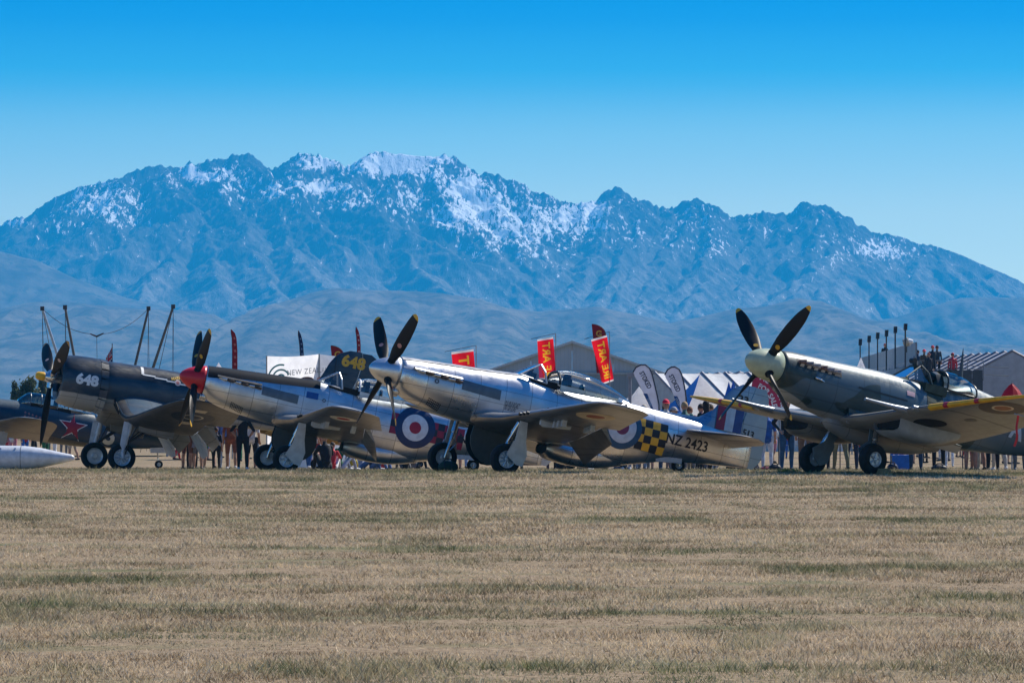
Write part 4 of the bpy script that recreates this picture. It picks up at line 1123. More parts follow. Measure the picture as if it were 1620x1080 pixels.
    wheel(root, off, (8.2, 0, tz), .16, .12, A_RUB, A_RIM, .07, 5, name='tail_wheel'); g = MB(); g.tube([(8.0, 0, -.2), (8.1, .08, tz + .3), (8.2, .09, tz)], .03, 8); g.build('tail_wheel_leg', A_STEEL, root, loc=off)
    # propeller
    g = MB(); g.lathe([(-.46, .005), (-.455, .07), (-.40, .115), (-.24, .125), (-.20, .12)], 24); g.build('hub_dome', mat('hub_yellow', (.75, .42, .02), .4), root, smooth=40, loc=off)
    g = MB(); g.lathe([(-.22, .09), (-.14, .14), (.02, .17), (.12, .15), (.40, .13)], 20); g.build('propeller_hub', A_STEEL, root, smooth=40, loc=off)
    for az in (60, 180, 300):
        g = MB(); d = Vector((0, math.sin(rad(az)), math.cos(rad(az)))); g.tube([d * .08, d * .30], .085, 12); g.build('blade_socket', A_STEEL, root, smooth=40, loc=off)
    propeller(root, off, 2.02, .26, [(.1, .14), (.2, .16), (.4, .33), (.65, .37), (.85, .32), (.95, .22), (1, .06)], 0.0, (60, 180, 300), A_BLADE, mat('tip_ochre', (.45, .22, .03), .5), True, .11, (.50, .06, mat('badge_pale', (.55, .40, .36), .6)), beta=(60, 26))
    return root
navy_fighter()

# ------------------------------------------------------------------ camouflaged fighter with elliptical wings
def camo_fighter():
    root = plane_root('fighter_plane', 'camouflaged green and grey fighter plane with pale green spinner and yellow wing edges', 1329, 84, 36, 12)
    zc = 1.78; off = (-2.9, 0, zc)
    green, grey, under = (.035, .055, .045), (.16, .21, .235), (.30, .32, .33)
    def cf(m, x, y, z):
        n = m.noise(.62, 2, (1, .5, 1.3), rough=.3, dist=.6)
        c = m.mix(n.step(.485, .50), green, grey)
        # diagonal boundary under the nose, then level along the flank
        lim = (x * -.30 - .16).mx(-.62 + 0 * 1)
        c = m.mix((z - lim).step(.01, -.01), c, under)
        return c
    def cf2(m, x, y, z):
        n = m.noise(.75, 2, (1, .5, 1.3), rough=.3, dist=.6)
        c = m.mix((n + (x - 2.4) * .02).step(.50, .515), (.022, .042, .042), (.065, .11, .14))
        lim = (x * -.30 - .16).mx(-.66)
        c = m.mix((z - lim).step(.01, -.01), c, under)
        st = m.noise(9, 3, (1, 1, .3)); 
        return m.mix(((x - 2.2).step(0, .8)) * st.step(.35, .7) * (z - .12).step(0, .15) * .5, c, (.42, .42, .36))  # pale streaks on the upper flank paint in the sun glints
    skin = paint('camouflage_skin', cf2, .42, .15, .22)
    ukin = paint('underside_grey', lambda m, x, y, z: m.mix(m.noise(1.1, 4).step(.3, .7), (.20, .20, .195), (.29, .285, .27)), .42)
    fus = Fus([(.76, .335, .335, -.345, 2), (.95, .365, .365, -.50, 2.05), (1.3, .395, .385, -.63, 2.1), (2.0, .425, .415, -.72, 2.2), (2.8, .44, .455, -.80, 2.3), (3.6, .45, .49, -.84, 2.3), (4.2, .45, .48, -.84, 2.3), (4.9, .435, .46, -.80, 2.2), (5.5, .41, .62, -.72, 2.1), (5.9, .39, .72, -.66, 2.05), (6.6, .345, .66, -.57, 2.0), (7.6, .265, .56, -.43, 2.0), (8.6, .165, .48, -.25, 2.0), (9.3, .08, .42, -.10, 2.0)])
    mb = MB(); fus.mesh(mb, nx=90, n=44); fo = mb.build('fuselage', skin, root, smooth=True, loc=off)
    sp = MB(); sp.lathe([(0, .004), (.012, .055), (.05, .115), (.13, .185), (.26, .25), (.42, .30), (.58, .328), (.74, .338), (.75, .30)], 36)
    sp.build('spinner', mat('spinner_sky', (.40, .46, .33), .38), root, smooth=True, loc=off)
    propeller(root, off, 1.635, .22, [(.1, .13), (.2, .18), (.4, .27), (.6, .29), (.8, .25), (.92, .17), (.98, .10), (1, .04)], .47, (45, 135, 225, 315), A_BLADE, A_YEL, True, .09, (.30, .05, mat('badge_gold', (.60, .33, .02), .6)), beta=(60, 26))
    for az in (45, 135, 225, 315):
        g = MB(); d = Vector((0, math.sin(rad(az)), math.cos(rad(az)))); g.tube([Vector((.47, 0, 0)) + d * .20, Vector((.47, 0, 0)) + d * .322], .092, 14); g.build('blade_socket', A_DARK, root, smooth=40, loc=off)
    for s in (-1, 1):
        for k in range(6):
            x = 1.10 + k * .178; z = .165 - .004 * k
            p = fus.side(x, z, s, -.03); g = MB()
            g.tube([p, (x + .03, p[1] + s * .10, z + .012), (x + .095, p[1] + s * .15, z + .018)], [(.034, .036), (.036, .044), (.044, .056)], 12)
            g.build('exhaust_stack', [mat('rusty_exhaust', (.22, .13, .10), .6, .35, .5, 18), mat('pale_exhaust', (.42, .38, .36), .6, .3, .4, 18), mat('grey_exhaust', (.28, .26, .27), .6, .3, .4, 18)][(k * 2) % 3], root, smooth=50, loc=off)
        g = quad_decal(lambda x, z: fus.side(x, z, s, .005), 1.05, 2.2, .08, .23, 8, 3); g.build('exhaust_plate', mat('sooty_plate', (.03, .03, .032), .6), fo, smooth=True)
        # wing
        secs = []
        for y in list(np.linspace(.0, 5.0, 14)) + [5.25, 5.42, 5.53, 5.60]:
            c = 2.54 * math.sqrt(max(.008, 1 - (y / 5.63) ** 2)); secs.append((y, 3.15 - .27 * c, -.70 + .118 * max(y - .6, 0), c, .13 - .012 * y))
        wg = Wing(secs, .014, 1.5)
        mb = MB(); wg.mesh(mb, .15, 5.6, 0, 1.0, 44, 14, s); wo = mb.build('wing', ukin, root, smooth=42, loc=off)
        def fu(y, fr):
            p = wg.pt(y, fr, True, .005); return (p[0], s * p[1], p[2])
        up = MB(); quad_decal(fu, .30, 5.55, .005, .96, 40, 10, up); up.build('upper_skin', skin, wo, smooth=True)
        # yellow leading-edge strip with two red patches over gun ports
        def le(y, u):
            # u from -1 (below) to 1 (above) round the leading edge
            fr = abs(u) ** 1.5 * .045
            p = wg.pt(y, fr, u > 0, .010); return (p[0] - .006, s * p[1], p[2])
        g = MB(); quad_decal(le, 2.75, 5.45, -1, 1, 24, 8, g); g.build('leading_edge_stripe', A_YEL, wo, smooth=True)
        for y in (3.15, 3.95):
            def le2(y_, u):
                fr = abs(u) ** 1.5 * .045; p = wg.pt(y_, fr, u > 0, .014); return (p[0] - .010, s * p[1], p[2])
            g = MB(); quad_decal(le2, y, y + .12, -.8, .8, 2, 6, g); g.build('gun_patch', mat('patch_red', (.40, .02, .04), .5), wo, smooth=True)
        # cannon
        p = wg.pt(2.10, 0, True); g = MB()
        g.lathe([(p[0] - 1.05, .005), (p[0] - 1.05, .030), (p[0] - .98, .034), (p[0] - .96, .030), (p[0] - .30, .050), (p[0] - .10, .068), (p[0] + .25, .075)], 16, 'x', (0, s * 2.10, p[2]))
        g.build('cannon', mat('cannon_grey', (.30, .33, .36), .38, .3), wo, smooth=40)
        g = MB(); p = wg.pt(2.42, 0, True); g.lathe([(p[0] - .10, .005), (p[0] - .08, .05), (p[0] + .2, .07)], 14, 'x', (0, s * 2.42, p[2])); g.build('cannon_stub', mat('cannon_grey', (.30, .33, .36), .38, .3), wo, smooth=40)
        # roundel and hatch marks under the wing
        ff = lambda u, v: (lambda q: (q[0], s * q[1], q[2]))(wg.pt(v, float(np.clip((u - wg.sec(v)[0]) / wg.sec(v)[2], .02, .97)), False, .005))
        ring_decal(ff, 3.22, 4.20, [.17, .22, .48], 36).build('roundel', [mat('wing_rust', (.30, .12, .05), .6), mat('wing_cream', (.62, .52, .40), .6), mat('wing_brown', (.10, .075, .06), .6)], wo)
        ring_decal(ff, 3.55, 2.95, [.13], 18).build('access_panel', mat('panel_shade', (.16, .15, .14), .6), wo)
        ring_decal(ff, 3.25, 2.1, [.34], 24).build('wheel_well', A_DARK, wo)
        # underwing radiator: hollow duct with mouth
        rd = Fus([(2.70, .40, -.66, -.98, 4), (2.85, .43, -.62, -1.06, 4), (3.4, .43, -.58, -1.10, 4), (3.9, .42, -.58, -1.04, 4), (4.35, .41, -.56, -.86, 4)])
        mb = MB(); mb.rings([[(p[0], p[1] + s * 1.42, p[2] + .08) for p in rd.ring(x, 28)] for x in np.linspace(2.70, 4.35, 12)], cap=False); ro = mb.build('radiator', ukin if s > 0 else mat('radiator_grey', (.33, .35, .37), .45), root, smooth=40, loc=off)
        mb = MB(); mb.add([(2.76, p[1] * .86 + s * 1.42, -.74 + (p[2] + .82) * .70) for p in rd.ring(2.72, 28)], [tuple(range(28))]); mb.build('radiator_mouth', A_DARK, ro)
        # undercarriage (narrow track, legs splay outwards)
        ax = (2.9, s * .94, -zc + .315)
        g = MB(); leg_strut(g, (3.10, s * .68, -.78), (2.94, s * .86, ax[2] + .20), .065, .05); g.tube([(2.94, s * .86, ax[2] + .22), (2.90, s * .84, ax[2])], .04, 10); g.tube([(2.9, s * .82, ax[2]), (2.9, s * .98, ax[2])], .03, 10)
        g.build('landing_gear_leg', A_STEEL, root, smooth=40, loc=off)
        wheel(root, off, ax, .325, .21, A_RUB, A_RIM, .15, 5, out=s)
        g = MB(); y0, y1 = s * .66, s * .80
        pl = [(2.98, -.76), (3.22, -.76), (3.16, -1.10), (3.20, ax[2] + .30), (3.14, ax[2] - .06), (2.96, ax[2] - .14), (2.74, ax[2] + .0), (2.66, ax[2] + .18), (2.82, ax[2] + .30), (2.94, -1.08)]
        g.rings([[(x, s * (.60 + .20 * (-.76 - z) / 1.0) - .010, z) for x, z in pl], [(x, s * (.60 + .20 * (-.76 - z) / 1.0) + .010, z) for x, z in pl]])
        g.build('gear_door', mat('door_blue_grey', (.13, .175, .20), .45), root, loc=off)
        # wing root fillet
        g = MB(); g.rings([[(x, s * (fus.side(x, -.45, 1)[1] - .02), -.42), (x, s * (fus.side(x, -.55, 1)[1] + .05 * k), -.56), (x, s * (.46 + .16 * k), -.64), (x, s * .40, -.80)] for x, k in ((2.5, .0), (3.0, .6), (3.8, 1.0), (4.8, 1.2), (5.6, .4))]); g.build('root_fillet', skin, root, smooth=60, loc=off)
        tp = Wing([(.1, 8.1, .30, 1.15, .1), (1.2, 8.28, .30, .92, .09), (1.6, 8.55, .30, .45, .05)], 0)
        mb = MB(); tp.mesh(mb, .1, 1.6, 0, 1, 12, 10, s); mb.build('tailplane', skin, root, smooth=42, loc=off)
    ci = Fus([(2.25, .10, -.66, -.84, 2.5), (2.4, .15, -.62, -.95, 2.5), (3.0, .19, -.60, -1.08, 2.4), (3.8, .20, -.60, -1.12, 2.3), (4.6, .16, -.60, -1.02, 2.2), (5.4, .08, -.60, -.80, 2)])
    mb = MB(); ci.mesh(mb, nx=24, n=28); mb.build('carburettor_intake', ukin, root, smooth=True, loc=off)
    fw = Wing([(.3, 8.1, 0, 1.35, .09), (.9, 8.45, 0, 1.05, .085), (1.4, 8.75, 0, .72, .07), (1.55, 8.95, 0, .40, .05)], 0)
    fin_mesh(fw, .3, 1.55, 0, .6).build('fin', skin, root, smooth=42, loc=off); fin_mesh(fw, .0, 1.53, .62, 1.0).build('rudder', skin, root, smooth=42, loc=off)
    tz = -zc + 5.5 * math.tan(rad(12)) + .14
    wheel(root, off, (8.4, 0, tz), .14, .1, A_RUB, A_RIM, .06, 4, name='tail_wheel'); g = MB(); g.tube([(8.3, 0, -.2), (8.4, .07, tz)], .03, 8); g.build('tail_wheel_leg', A_STEEL, root, loc=off)
    # cockpit: dark opening with door down, headrest, windscreen and hood
    f = lambda x, z: fus.side(x, z, -1, .007)
    g = MB(); quad_decal(f, 4.56, 5.02, .02, .45, 4, 5, g); g.build('cockpit_door_opening', A_INT, fo)
    g = MB(); g.box((4.50, -.36, .30), (5.10, .36, .485)); g.build('cockpit', A_INT, root, loc=off)
    g = MB(); g.rings([[(x, y * k, .40 + (z - .40) * k2) for y, z in ((-.25, .40), (-.23, .60), (-.14, .76), (0, .82), (.14, .76), (.23, .60), (.25, .40))] for x, k, k2 in ((4.92, .92, .95), (5.02, 1, 1), (5.10, 1, 1))]); g.build('armoured_headrest', mat('headrest_black_green', (.012, .018, .014), .35), root, smooth=30, loc=off)
    g = MB(); g.tube([(4.90, 0, .60), (4.86, 0, .66), (4.88, 0, .72)], [(.13, .06), (.14, .08), (.10, .05)], 12); g.build('head_cushion', A_LEATHER, root, smooth=True, loc=off)
    g = MB(); P_ = [(4.02, -.26, .49), (4.02, .26, .49), (4.44, .17, .81), (4.44, -.17, .81)]
    g.add(P_, [(0, 1, 2, 3)]); g.add([P_[0], P_[3], (4.62, -.38, .47)], [(0, 1, 2)]); g.add([P_[1], P_[2], (4.62, .38, .47)], [(0, 1, 2)]); wso = g.build('windscreen', A_GLASS, root, loc=off)
    g = MB()
    for a, b in ((P_[0], P_[3]), (P_[1], P_[2]), (P_[2], P_[3])): g.tube([a, b], .02, 6)
    g.tube([(4.63, -.385, .46), (4.55, -.33, .68), (4.46, -.18, .82), (4.46, .18, .82), (4.55, .33, .68), (4.63, .385, .46)], .024, 8); g.build('windscreen_frame', mat('frame_green', (.03, .045, .04), .4), wso, smooth=40)
    g = MB(); g.tube([(4.42, 0, .82), (4.42, 0, .88)], .05, 10); g.tube([(4.36, -.06, .91), (4.36, .06, .91)], .06, 10); g.build('mirror', A_BLACK, wso, smooth=40)
    hd = Fus([(5.12, .34, .86, .25, 2.2), (5.4, .345, .88, .25, 2.2), (5.75, .34, .83, .25, 2.2), (5.95, .33, .76, .25, 2.1)])
    rings = [[p for p in hd.ring(x, 44) if p[2] > .50] for x in np.linspace(5.12, 5.95, 12)]
    nmin = min(len(r) for r in rings)
    rings = []
    for x in np.linspace(5.12, 5.95, 12):
        hw, zt, zb, e = hd.at(x); zm = (zt + zb) / 2; hh = (zt - zb) / 2; q0 = math.asin(max(-.9, min(.9, (.47 - zm) / hh)))
        rings.append([(x, hw * math.copysign(abs(math.cos(t)) ** (2 / e), math.cos(t)), zm + hh * math.copysign(abs(math.sin(t)) ** (2 / e), math.sin(t))) for t in np.linspace(q0, math.pi - q0, 20)])
    g = MB(); g.rings(rings, cap=False, close=False); ho = g.build('canopy', A_GLASS, root, smooth=True, loc=off)
    g = MB(); g.tube(rings[0], .022, 8); g.tube(rings[-1], .02, 8)
    for i in (0, -1): g.tube([r[i] for r in rings], .022, 6)
    g.build('canopy_frame', mat('frame_dark', (.04, .045, .045), .4), ho, smooth=40)
    g = MB(); g.rings([[(5.72 + .03 * c * k + dx, .022 * q * k, z) for c, q in ((-2.2, 0), (-.7, 1), (1.2, .8), (2.4, 0), (1.2, -.8), (-.7, -1))] for z, k, dx in ((.80, 1, 0), (1.10, .7, -.02), (1.46, .12, -.05))]); g.build('aerial_mast', mat('mast_blue_grey', (.04, .06, .085), .4), root, smooth=50, loc=off)
    g = quad_decal(f, 3.98, 4.20, .10, .20, 2, 2); g.build('pennant_badge', mat('badge_pink_white', (.55, .36, .40), .5), fo)
    quad_decal(f, 2.66, 4.0, -.04, .0, 8, 1).build('cowl_latch_line', A_BLACK, fo)
    g = MB(); p = fus.side(1.58, -.10, -1, .0); g.tube([(1.50, p[1] - .02, -.07), (1.56, p[1] - .05, -.085), (1.72, p[1] - .04, -.11)], [.02, .03, .018], 10); g.build('bulge', A_STEEL, root, smooth=50, loc=off)
    # code letters on the rear flank
    text_decal(f, 'A', .62, 7.25, .05, .02, .9, -4).build('code_letter', mat('code_grey_blue', (.40, .47, .52), .5), fo)
    # pitot head with red cover and streamer under the wing
    q = wg.pt(4.95, .30, False); g = MB(); g.tube([(q[0], -4.95, q[2] + .02), (q[0] - .03, -4.95, q[2] - .28), (q[0] - .06, -4.95, q[2] - .30)], .02, 8); g.tube([(q[0] + .04, -4.95, q[2] - .29), (q[0] - .32, -4.95, q[2] - .30)], .014, 8); g.build('pitot_tube', mat('pitot_grey', (.22, .27, .32), .4), root, smooth=40, loc=off)
    g = MB(); rr = random.Random(3)
    zz = np.linspace(0, -.62, 12); g.rings([[(q[0] - .22 + .05 * i / 11 + .015 * math.sin(i * .9) + dx, -4.95 + dy + .02 * math.sin(i * .7), q[2] - .30 + z) for dx, dy in ((-.03, 0), (0, .004), (.03, 0), (0, -.004))] for i, z in enumerate(zz)]); g.build('pitot_cover_streamer', mat('streamer_red', (.50, .012, .02), .6), root, loc=off)
    return root
camo_fighter()

# ------------------------------------------------------------------ dark blue fighter with the red star, far left
def star_fighter():
    D = 128; root = plane_root('fighter_plane', 'dark blue fighter plane with white-edged red star at the far left', -24, D, 19, 10.5)
    zc = 1.80; off = (-2.3, 0, zc)
    skin = paint('slate_blue_skin', lambda m, x, y, z: m.mix((z + .42 + (m.noise(1.3, 3) - .5) * .08).step(.03, -.03), m.mix((z - .22).step(-.05, .05), (.012, .034, .062), (.055, .085, .105)), (.16, .13, .085)), .36, 0, .22)  # warm ground bounce is put into the brown belly colour
    und = paint('star_under_wing', lambda m, x, y, z: m.mix(m.noise(1.2, 3).step(.3, .7), (.15, .125, .09), (.24, .20, .15)), .4)  # brown underside colour carries the warm bounce off the dry grass
    fus = Fus([(.5, .28, .28, -.30, 2), (1.0, .38, .36, -.52, 2.1), (2.0, .43, .42, -.64, 2.2), (3.0, .44, .50, -.66, 2.2), (4.0, .43, .55, -.64, 2.2), (5.0, .38, .54, -.58, 2.1), (6.0, .29, .46, -.46, 2.0), (7.0, .19, .38, -.30, 2), (8.2, .06, .30, -.05, 2)])
    mb = MB(); fus.mesh(mb, nx=50); fo = mb.build('fuselage', skin, root, smooth=True, loc=off)
    f = lambda l: (lambda x, z: fus.side(x, z, -1, l))
    fan_decal(f(.006), star_pts(.50, .20), 4.72, -.02).build('star_edge', A_ROUND_W, fo); fan_decal(f(.011), star_pts(.43, .168), 4.72, -.02).build('red_star', mat('star_red', (.28, .006, .03), .45), fo)
    text_decal(f(.006), '5', .78, 5.98, -.10, .03, .95, -8).build('code_number', mat('code_cream', (.62, .56, .42), .5), fo)
    for i in range(9):
        fan_decal(f(.006), star_pts(.05, .02), 3.15 + .12 * (i % 5) + .0, .16 - .11 * (i // 5) - .02 * (i % 5)).build('kill_star', mat('star_small', (.40, .16, .15), .5), fo)
    wg = Wing([(.2, 1.75, -.56, 2.3, .14), (1.2, 1.82, -.46, 2.05, .14), (3.6, 2.05, -.24, 1.45, .12), (4.2, 2.18, -.18, 1.2, .11), (4.5, 2.42, -.15, .8, .09), (4.62, 2.75, -.14, .35, .05)], .012, 1)
    for s in (-1, 1):
        mb = MB(); wg.mesh(mb, .2, 4.62, 0, 1, 30, 12, s); wo = mb.build('wing', und, root, smooth=42, loc=off)
        up = MB(); quad_decal(lambda y, fr: (lambda p: (p[0], s * p[1], p[2]))(wg.pt(y, fr, True, .005)), .3, 4.55, .004, .96, 24, 8, up); up.build('upper_skin', paint('star_upper_wing', solid((.02, .035, .05)), .3), wo, smooth=True)
        ax = (2.3, s * 1.3, -zc + .32)
        g = MB(); leg_strut(g, (2.4, s * 1.35, -.5), (2.3, s * 1.42, ax[2]), .05, .04); g.tube([(2.3, s * 1.42, ax[2]), (2.3, s * 1.3, ax[2])], .03); g.build('landing_gear_leg', A_STEEL, root, smooth=40, loc=off)
        wheel(root, off, ax, .32, .2, A_RUB, A_RIM, .17, 6, out=s)
        g = MB(); g.prism([(2.15, -.6), (2.5, -.6), (2.48, ax[2] + .1), (2.2, ax[2])], s * 1.47, s * 1.49); g.build('gear_door', A_GREY, root, loc=off)
        tp = Wing([(.08, 7.0, .24, 1.0, .1), (1.3, 7.2, .24, .7, .08), (1.65, 7.45, .24, .3, .05)], 0); mb = MB(); tp.mesh(mb, .08, 1.65, 0, 1, 10, 8, s); mb.build('tailplane', skin, root, smooth=42, loc=off)
    fw = Wing([(.2, 7.0, 0, 1.2, .09), (.8, 7.25, 0, .95, .08), (1.1, 7.45, 0, .65, .06), (1.18, 7.62, 0, .35, .04)], 0)
    fin_mesh(fw, .2, 1.18, 0, .6).build('fin', skin, root, smooth=42, loc=off); fin_mesh(fw, .0, 1.16, .62, 1).build('rudder', skin, root, smooth=42, loc=off)
    tz = -zc + (7.75 - 2.3) * math.tan(rad(10.5)) + .13
    wheel(root, off, (7.75, 0, tz), .13, .1, A_RUB, A_RIM, .06, 4, name='tail_wheel'); g = MB(); g.tube([(7.6, 0, -.1), (7.7, .07, tz + .2), (7.75, .07, tz)], .025); g.build('tail_wheel_leg', A_STEEL, root, loc=off)
    g = MB(); g.prism([(7.35, -.20), (7.95, -.08), (7.93, -.26), (7.38, -.36)], -.16, -.14); g.build('tail_wheel_door', A_GREY, root, loc=off)
    sp = MB(); sp.lathe([(0, .01), (.06, .10), (.2, .2), (.48, .28)], 24); sp.build('spinner', mat('star_spinner', (.02, .05, .10), .4), root, smooth=True, loc=off)
    propeller(root, off, 1.5, .2, [(.1, .12), (.4, .28), (.7, .28), (.95, .18), (1, .05)], .3, (0, 120, 240), A_BLADE, A_YEL)
    cp = Fus([(2.95, .22, .55, .30, 2.2), (3.25, .30, .80, .2, 2.2), (3.7, .31, .84, .2, 2.2), (4.3, .30, .82, .2, 2.2), (5.0, .22, .68, .25, 2.1), (5.4, .12, .56, .3, 2)])
    mb = MB(); cp.mesh(mb, nx=24, n=32); co = mb.build('canopy', A_GLASS, root, smooth=True, loc=off)
    g = MB()
    for x in (3.28, 3.62, 4.15, 4.5): g.tube([p for p in cp.ring(x, 32) if p[2] > .42][:], .016, 6)
    g.build('canopy_frame', mat('frame_slate', (.10, .13, .15), .4), co, smooth=40)
    g = MB(); g.box((3.3, -.3, .35), (4.6, .3, .50)); g.box((4.1, -.14, .5), (4.2, .14, .72)); g.build('cockpit', A_DARK, root, loc=off)
    return root
star_fighter()

# ------------------------------------------------------------------ yellow-bellied trainer behind the red-nosed fighter
def trainer():
    D = 136; root = plane_root('trainer_plane', 'camouflaged trainer plane with ochre belly and yellow-ringed roundel seen under the red-nosed fighter', 433, D, 10, 9)
    zc = 1.62; off = (-2.2, 0, zc)
    skin = paint('trainer_camo', lambda m, x, y, z: m.mix((z + .30).step(.02, -.02), m.mix(m.noise(.8, 2).step(.48, .52), (.035, .05, .07), (.06, .07, .06)), (.42, .23, .035)), .45)
    fus = Fus([(.4, .40, .40, -.40, 2), (1.0, .46, .44, -.48, 2), (2.0, .48, .46, -.56, 2.1), (3.4, .46, .46, -.56, 2.1), (5.0, .36, .42, -.48, 2.1), (6.6, .22, .36, -.30, 2), (8.0, .06, .30, -.05, 2)])
    mb = MB(); fus.mesh(mb, nx=40); fo = mb.build('fuselage', skin, root, smooth=True, loc=off)
    ring_decal(lambda x, z: fus.side(x, z, -1, .006), 2.25, -.05, [.14, .24, .34, .43], 32).build('roundel', [A_ROUND_R, A_ROUND_W, A_ROUND_B, mat('roundel_yellow', (.70, .38, .02), .5)], fo)
    wg = Wing([(.2, 1.7, -.48, 2.0, .14), (4.5, 2.1, -.2, 1.2, .11), (4.9, 2.5, -.17, .5, .06)], .012, 1)
    for s in (-1, 1):
        mb = MB(); wg.mesh(mb, .2, 4.9, 0, 1, 20, 10, s); mb.build('wing', mat('trainer_yellow', (.45, .25, .03), .5), root, smooth=42, loc=off)
        ax = (2.2, s * 1.25, -zc + .33); g = MB(); leg_strut(g, (2.3, s * 1.3, -.45), (2.2, s * 1.38, ax[2]), .05, .04); g.tube([(2.2, s * 1.38, ax[2]), (2.2, s * 1.25, ax[2])], .03); g.build('landing_gear_leg', A_STEEL, root, smooth=40, loc=off)
        wheel(root, off, ax, .33, .2, A_RUB, A_RIM, .17, 6, out=s)
        tp = Wing([(.08, 6.9, .22, 1.0, .1), (1.5, 7.2, .22, .5, .07)], 0); mb = MB(); tp.mesh(mb, .08, 1.5, 0, 1, 8, 8, s); mb.build('tailplane', skin, root, smooth=42, loc=off)
    fw = Wing([(.2, 6.8, 0, 1.2, .09), (.9, 7.2, 0, .75, .07), (1.05, 7.4, 0, .4, .05)], 0); fin_mesh(fw, .1, 1.05, 0, .6).build('fin', skin, root, smooth=42, loc=off); fin_mesh(fw, .1, 1.03, .62, 1).build('rudder', skin, root, smooth=42, loc=off)
    tz = -zc + (7.0 - 2.2) * math.tan(rad(9)) + .13
    wheel(root, off, (7.0, 0, tz), .13, .1, A_RUB, A_RIM, .06, 4, name='tail_wheel'); g = MB(); g.tube([(6.9, 0, -.2), (7.0, .07, tz)], .025); g.build('tail_wheel_leg', A_STEEL, root, loc=off)
    propeller(root, off, 1.25, .1, [(.1, .12), (.5, .24), (.9, .18), (1, .05)], .2, (90, 270), A_BLADE, A_YEL)
    g = MB(); g.lathe([(.0, .01), (.05, .1), (.3, .16), (.5, .2)], 20); g.build('spinner', A_YEL, root, smooth=True, loc=off)
    return root
trainer()

# ------------------------------------------------------------------ white fuel tank lying by the left edge
def white_tank():
    D = 112; c = at(8, 729, D)
    root = thing('fuel_tank', 'long white torpedo-shaped fuel tank resting on the grass at the left edge', 'fuel tank', (c.x, D, gz(D)))
    R = .335; zc = R + .02; m = mat('tank_white', (.62, .64, .67), .35)
    L = (118 - 8) * D / F
    mb = MB(); mb.lathe([(-1.9, .02), (-1.7, .14), (-1.3, .24), (-.7, .31), (-.1, R), (.55, R * .97), (1.0, R * .80), (1.45, R * .50), (L - .08, R * .27), (L - .01, R * .16), (L, .01)], 36, 'x', (0, 0, zc)); b = mb.build('shell', m, root, smooth=True)
    for x in (-.9, .45):
        g = MB(); r = float(np.interp(x, [-1.9, -.1, .55, 1.0], [.1, R, R * .97, R * .8])); g.lathe([(x - .008, r * 1.0), (x - .008, r + .006), (x + .008, r + .006), (x + .008, r * 1.0)], 36, 'x', (0, 0, zc)); g.build('seam_band', mat('tank_seam', (.20, .21, .23), .5), b, smooth=40)
    for x in (-1.2, -.55, -.1, .3):
        g = MB(); g.tube([(x, -.20, zc + .22), (x, -.23, zc + .26)], .03, 8); g.build('fitting', A_STEEL, b)
    for x in (-1.2, .3):
        g = MB(); g.box((x - .08, -.3, 0), (x + .08, .3, .09)); g.build('wood_block', mat('block_wood', (.16, .11, .07), .8), root)
white_tank()
# ------------------------------------------------------------------ tents, hangar, stand and flags behind the aircraft
def cloth_mat(name, col, tr=.45):
    m = Mat(name, col, .7)
    n = m.noise(3, 3); m.color(m.mix(n.step(.3, .7), tuple(k * .85 for k in col), col))
    t = m.nt.nodes.new('ShaderNodeBsdfTranslucent'); mx = m.nt.nodes.new('ShaderNodeMixShader'); mx.inputs[0].default_value = tr
    m.nt.links.new(m.b.inputs['Base Color'].links[0].from_socket, t.inputs[0])
    m.nt.links.new(m.b.outputs[0], mx.inputs[1]); m.nt.links.new(t.outputs[0], mx.inputs[2]); m.nt.links.new(mx.outputs[0], m.nt.nodes['Material Output'].inputs[0])
    return m.m
M_CAN = cloth_mat('white_canvas', (.88, .88, .90), .66)
M_CANB = cloth_mat('blue_canvas', (.03, .16, .55), .45)
M_POLE = mat('steel_pole', (.30, .31, .32), .5, .4)
M_POLED = mat('dark_pole', (.03, .032, .04), .5)
def local(o, p):
    return Vector(p) - Vector(o.location)
def ribbed(name, col, n, axis='x', depth=.5, rough=.55):
    m = Mat(name, col, rough); c = m.co(); e = c['xyz'.index(axis)]
    f = (e * n).fr(); m.color(m.mix(m.noise(.6, 3).step(.3, .7) * .5 + f.lt(.10) * .5, col, tuple(k * .72 for k in col)))
    m.bump((f - .5).abs(), depth, .03); return m.m
def hangar():
    D = 350; s_ = D / F
    ap = at(905, 541, D); root = thing('hangar', 'large grey corrugated hangar gable behind the red flags', 'building', (ap.x, D, gz(D)))
    hz = ap.z - gz(D); m = ribbed('hangar_steel', (.38, .42, .46), 3.0)
    sl = .345; hw = 21.0; he = hz - sl * hw
    # gable wall panels, one sheet each
    xs = np.linspace(-hw, hw, 13)
    for a, b in zip(xs[:-1], xs[1:]):
        top = lambda x: hz - sl * abs(x)
        pl = [(a + .02, 0), (b - .02, 0), (b - .02, top(b)), (a + .02, top(a))]
        g = MB(); g.prism(pl, 0, .12); g.build('wall_panel', m, root)
    for s in (-1, 1):
        g = MB(); g.rings([[(0, y, hz + .12), (s * (hw + .4), y, he + .12 - .14), (s * (hw + .4), y, he - .10), (0, y, hz - .10)] for y in (-.35, 34)]); g.build('roof', mat('hangar_roof', (.42, .44, .46), .5, .3), root)
        g = MB(); g.box((s * hw - .06, .2, 0), (s * hw + .06, 34, he)); g.build('wall', m, root)
    g = MB(); g.box((-6.5, -.10, 0), (6.5, .0, 5.2)); do = g.build('sliding_door', ribbed('door_steel', (.24, .26, .28), 2.0), root)
    for x in (-6.5, 0, 6.5):
        g = MB(); g.box((x - .06, -.16, 0), (x + .06, -.10, 5.2)); g.build('door_rail', M_POLE, do)
    g = MB(); g.box((-7.5, -.22, 5.2), (7.5, -.05, 5.4)); g.build('door_track', M_POLE, root)
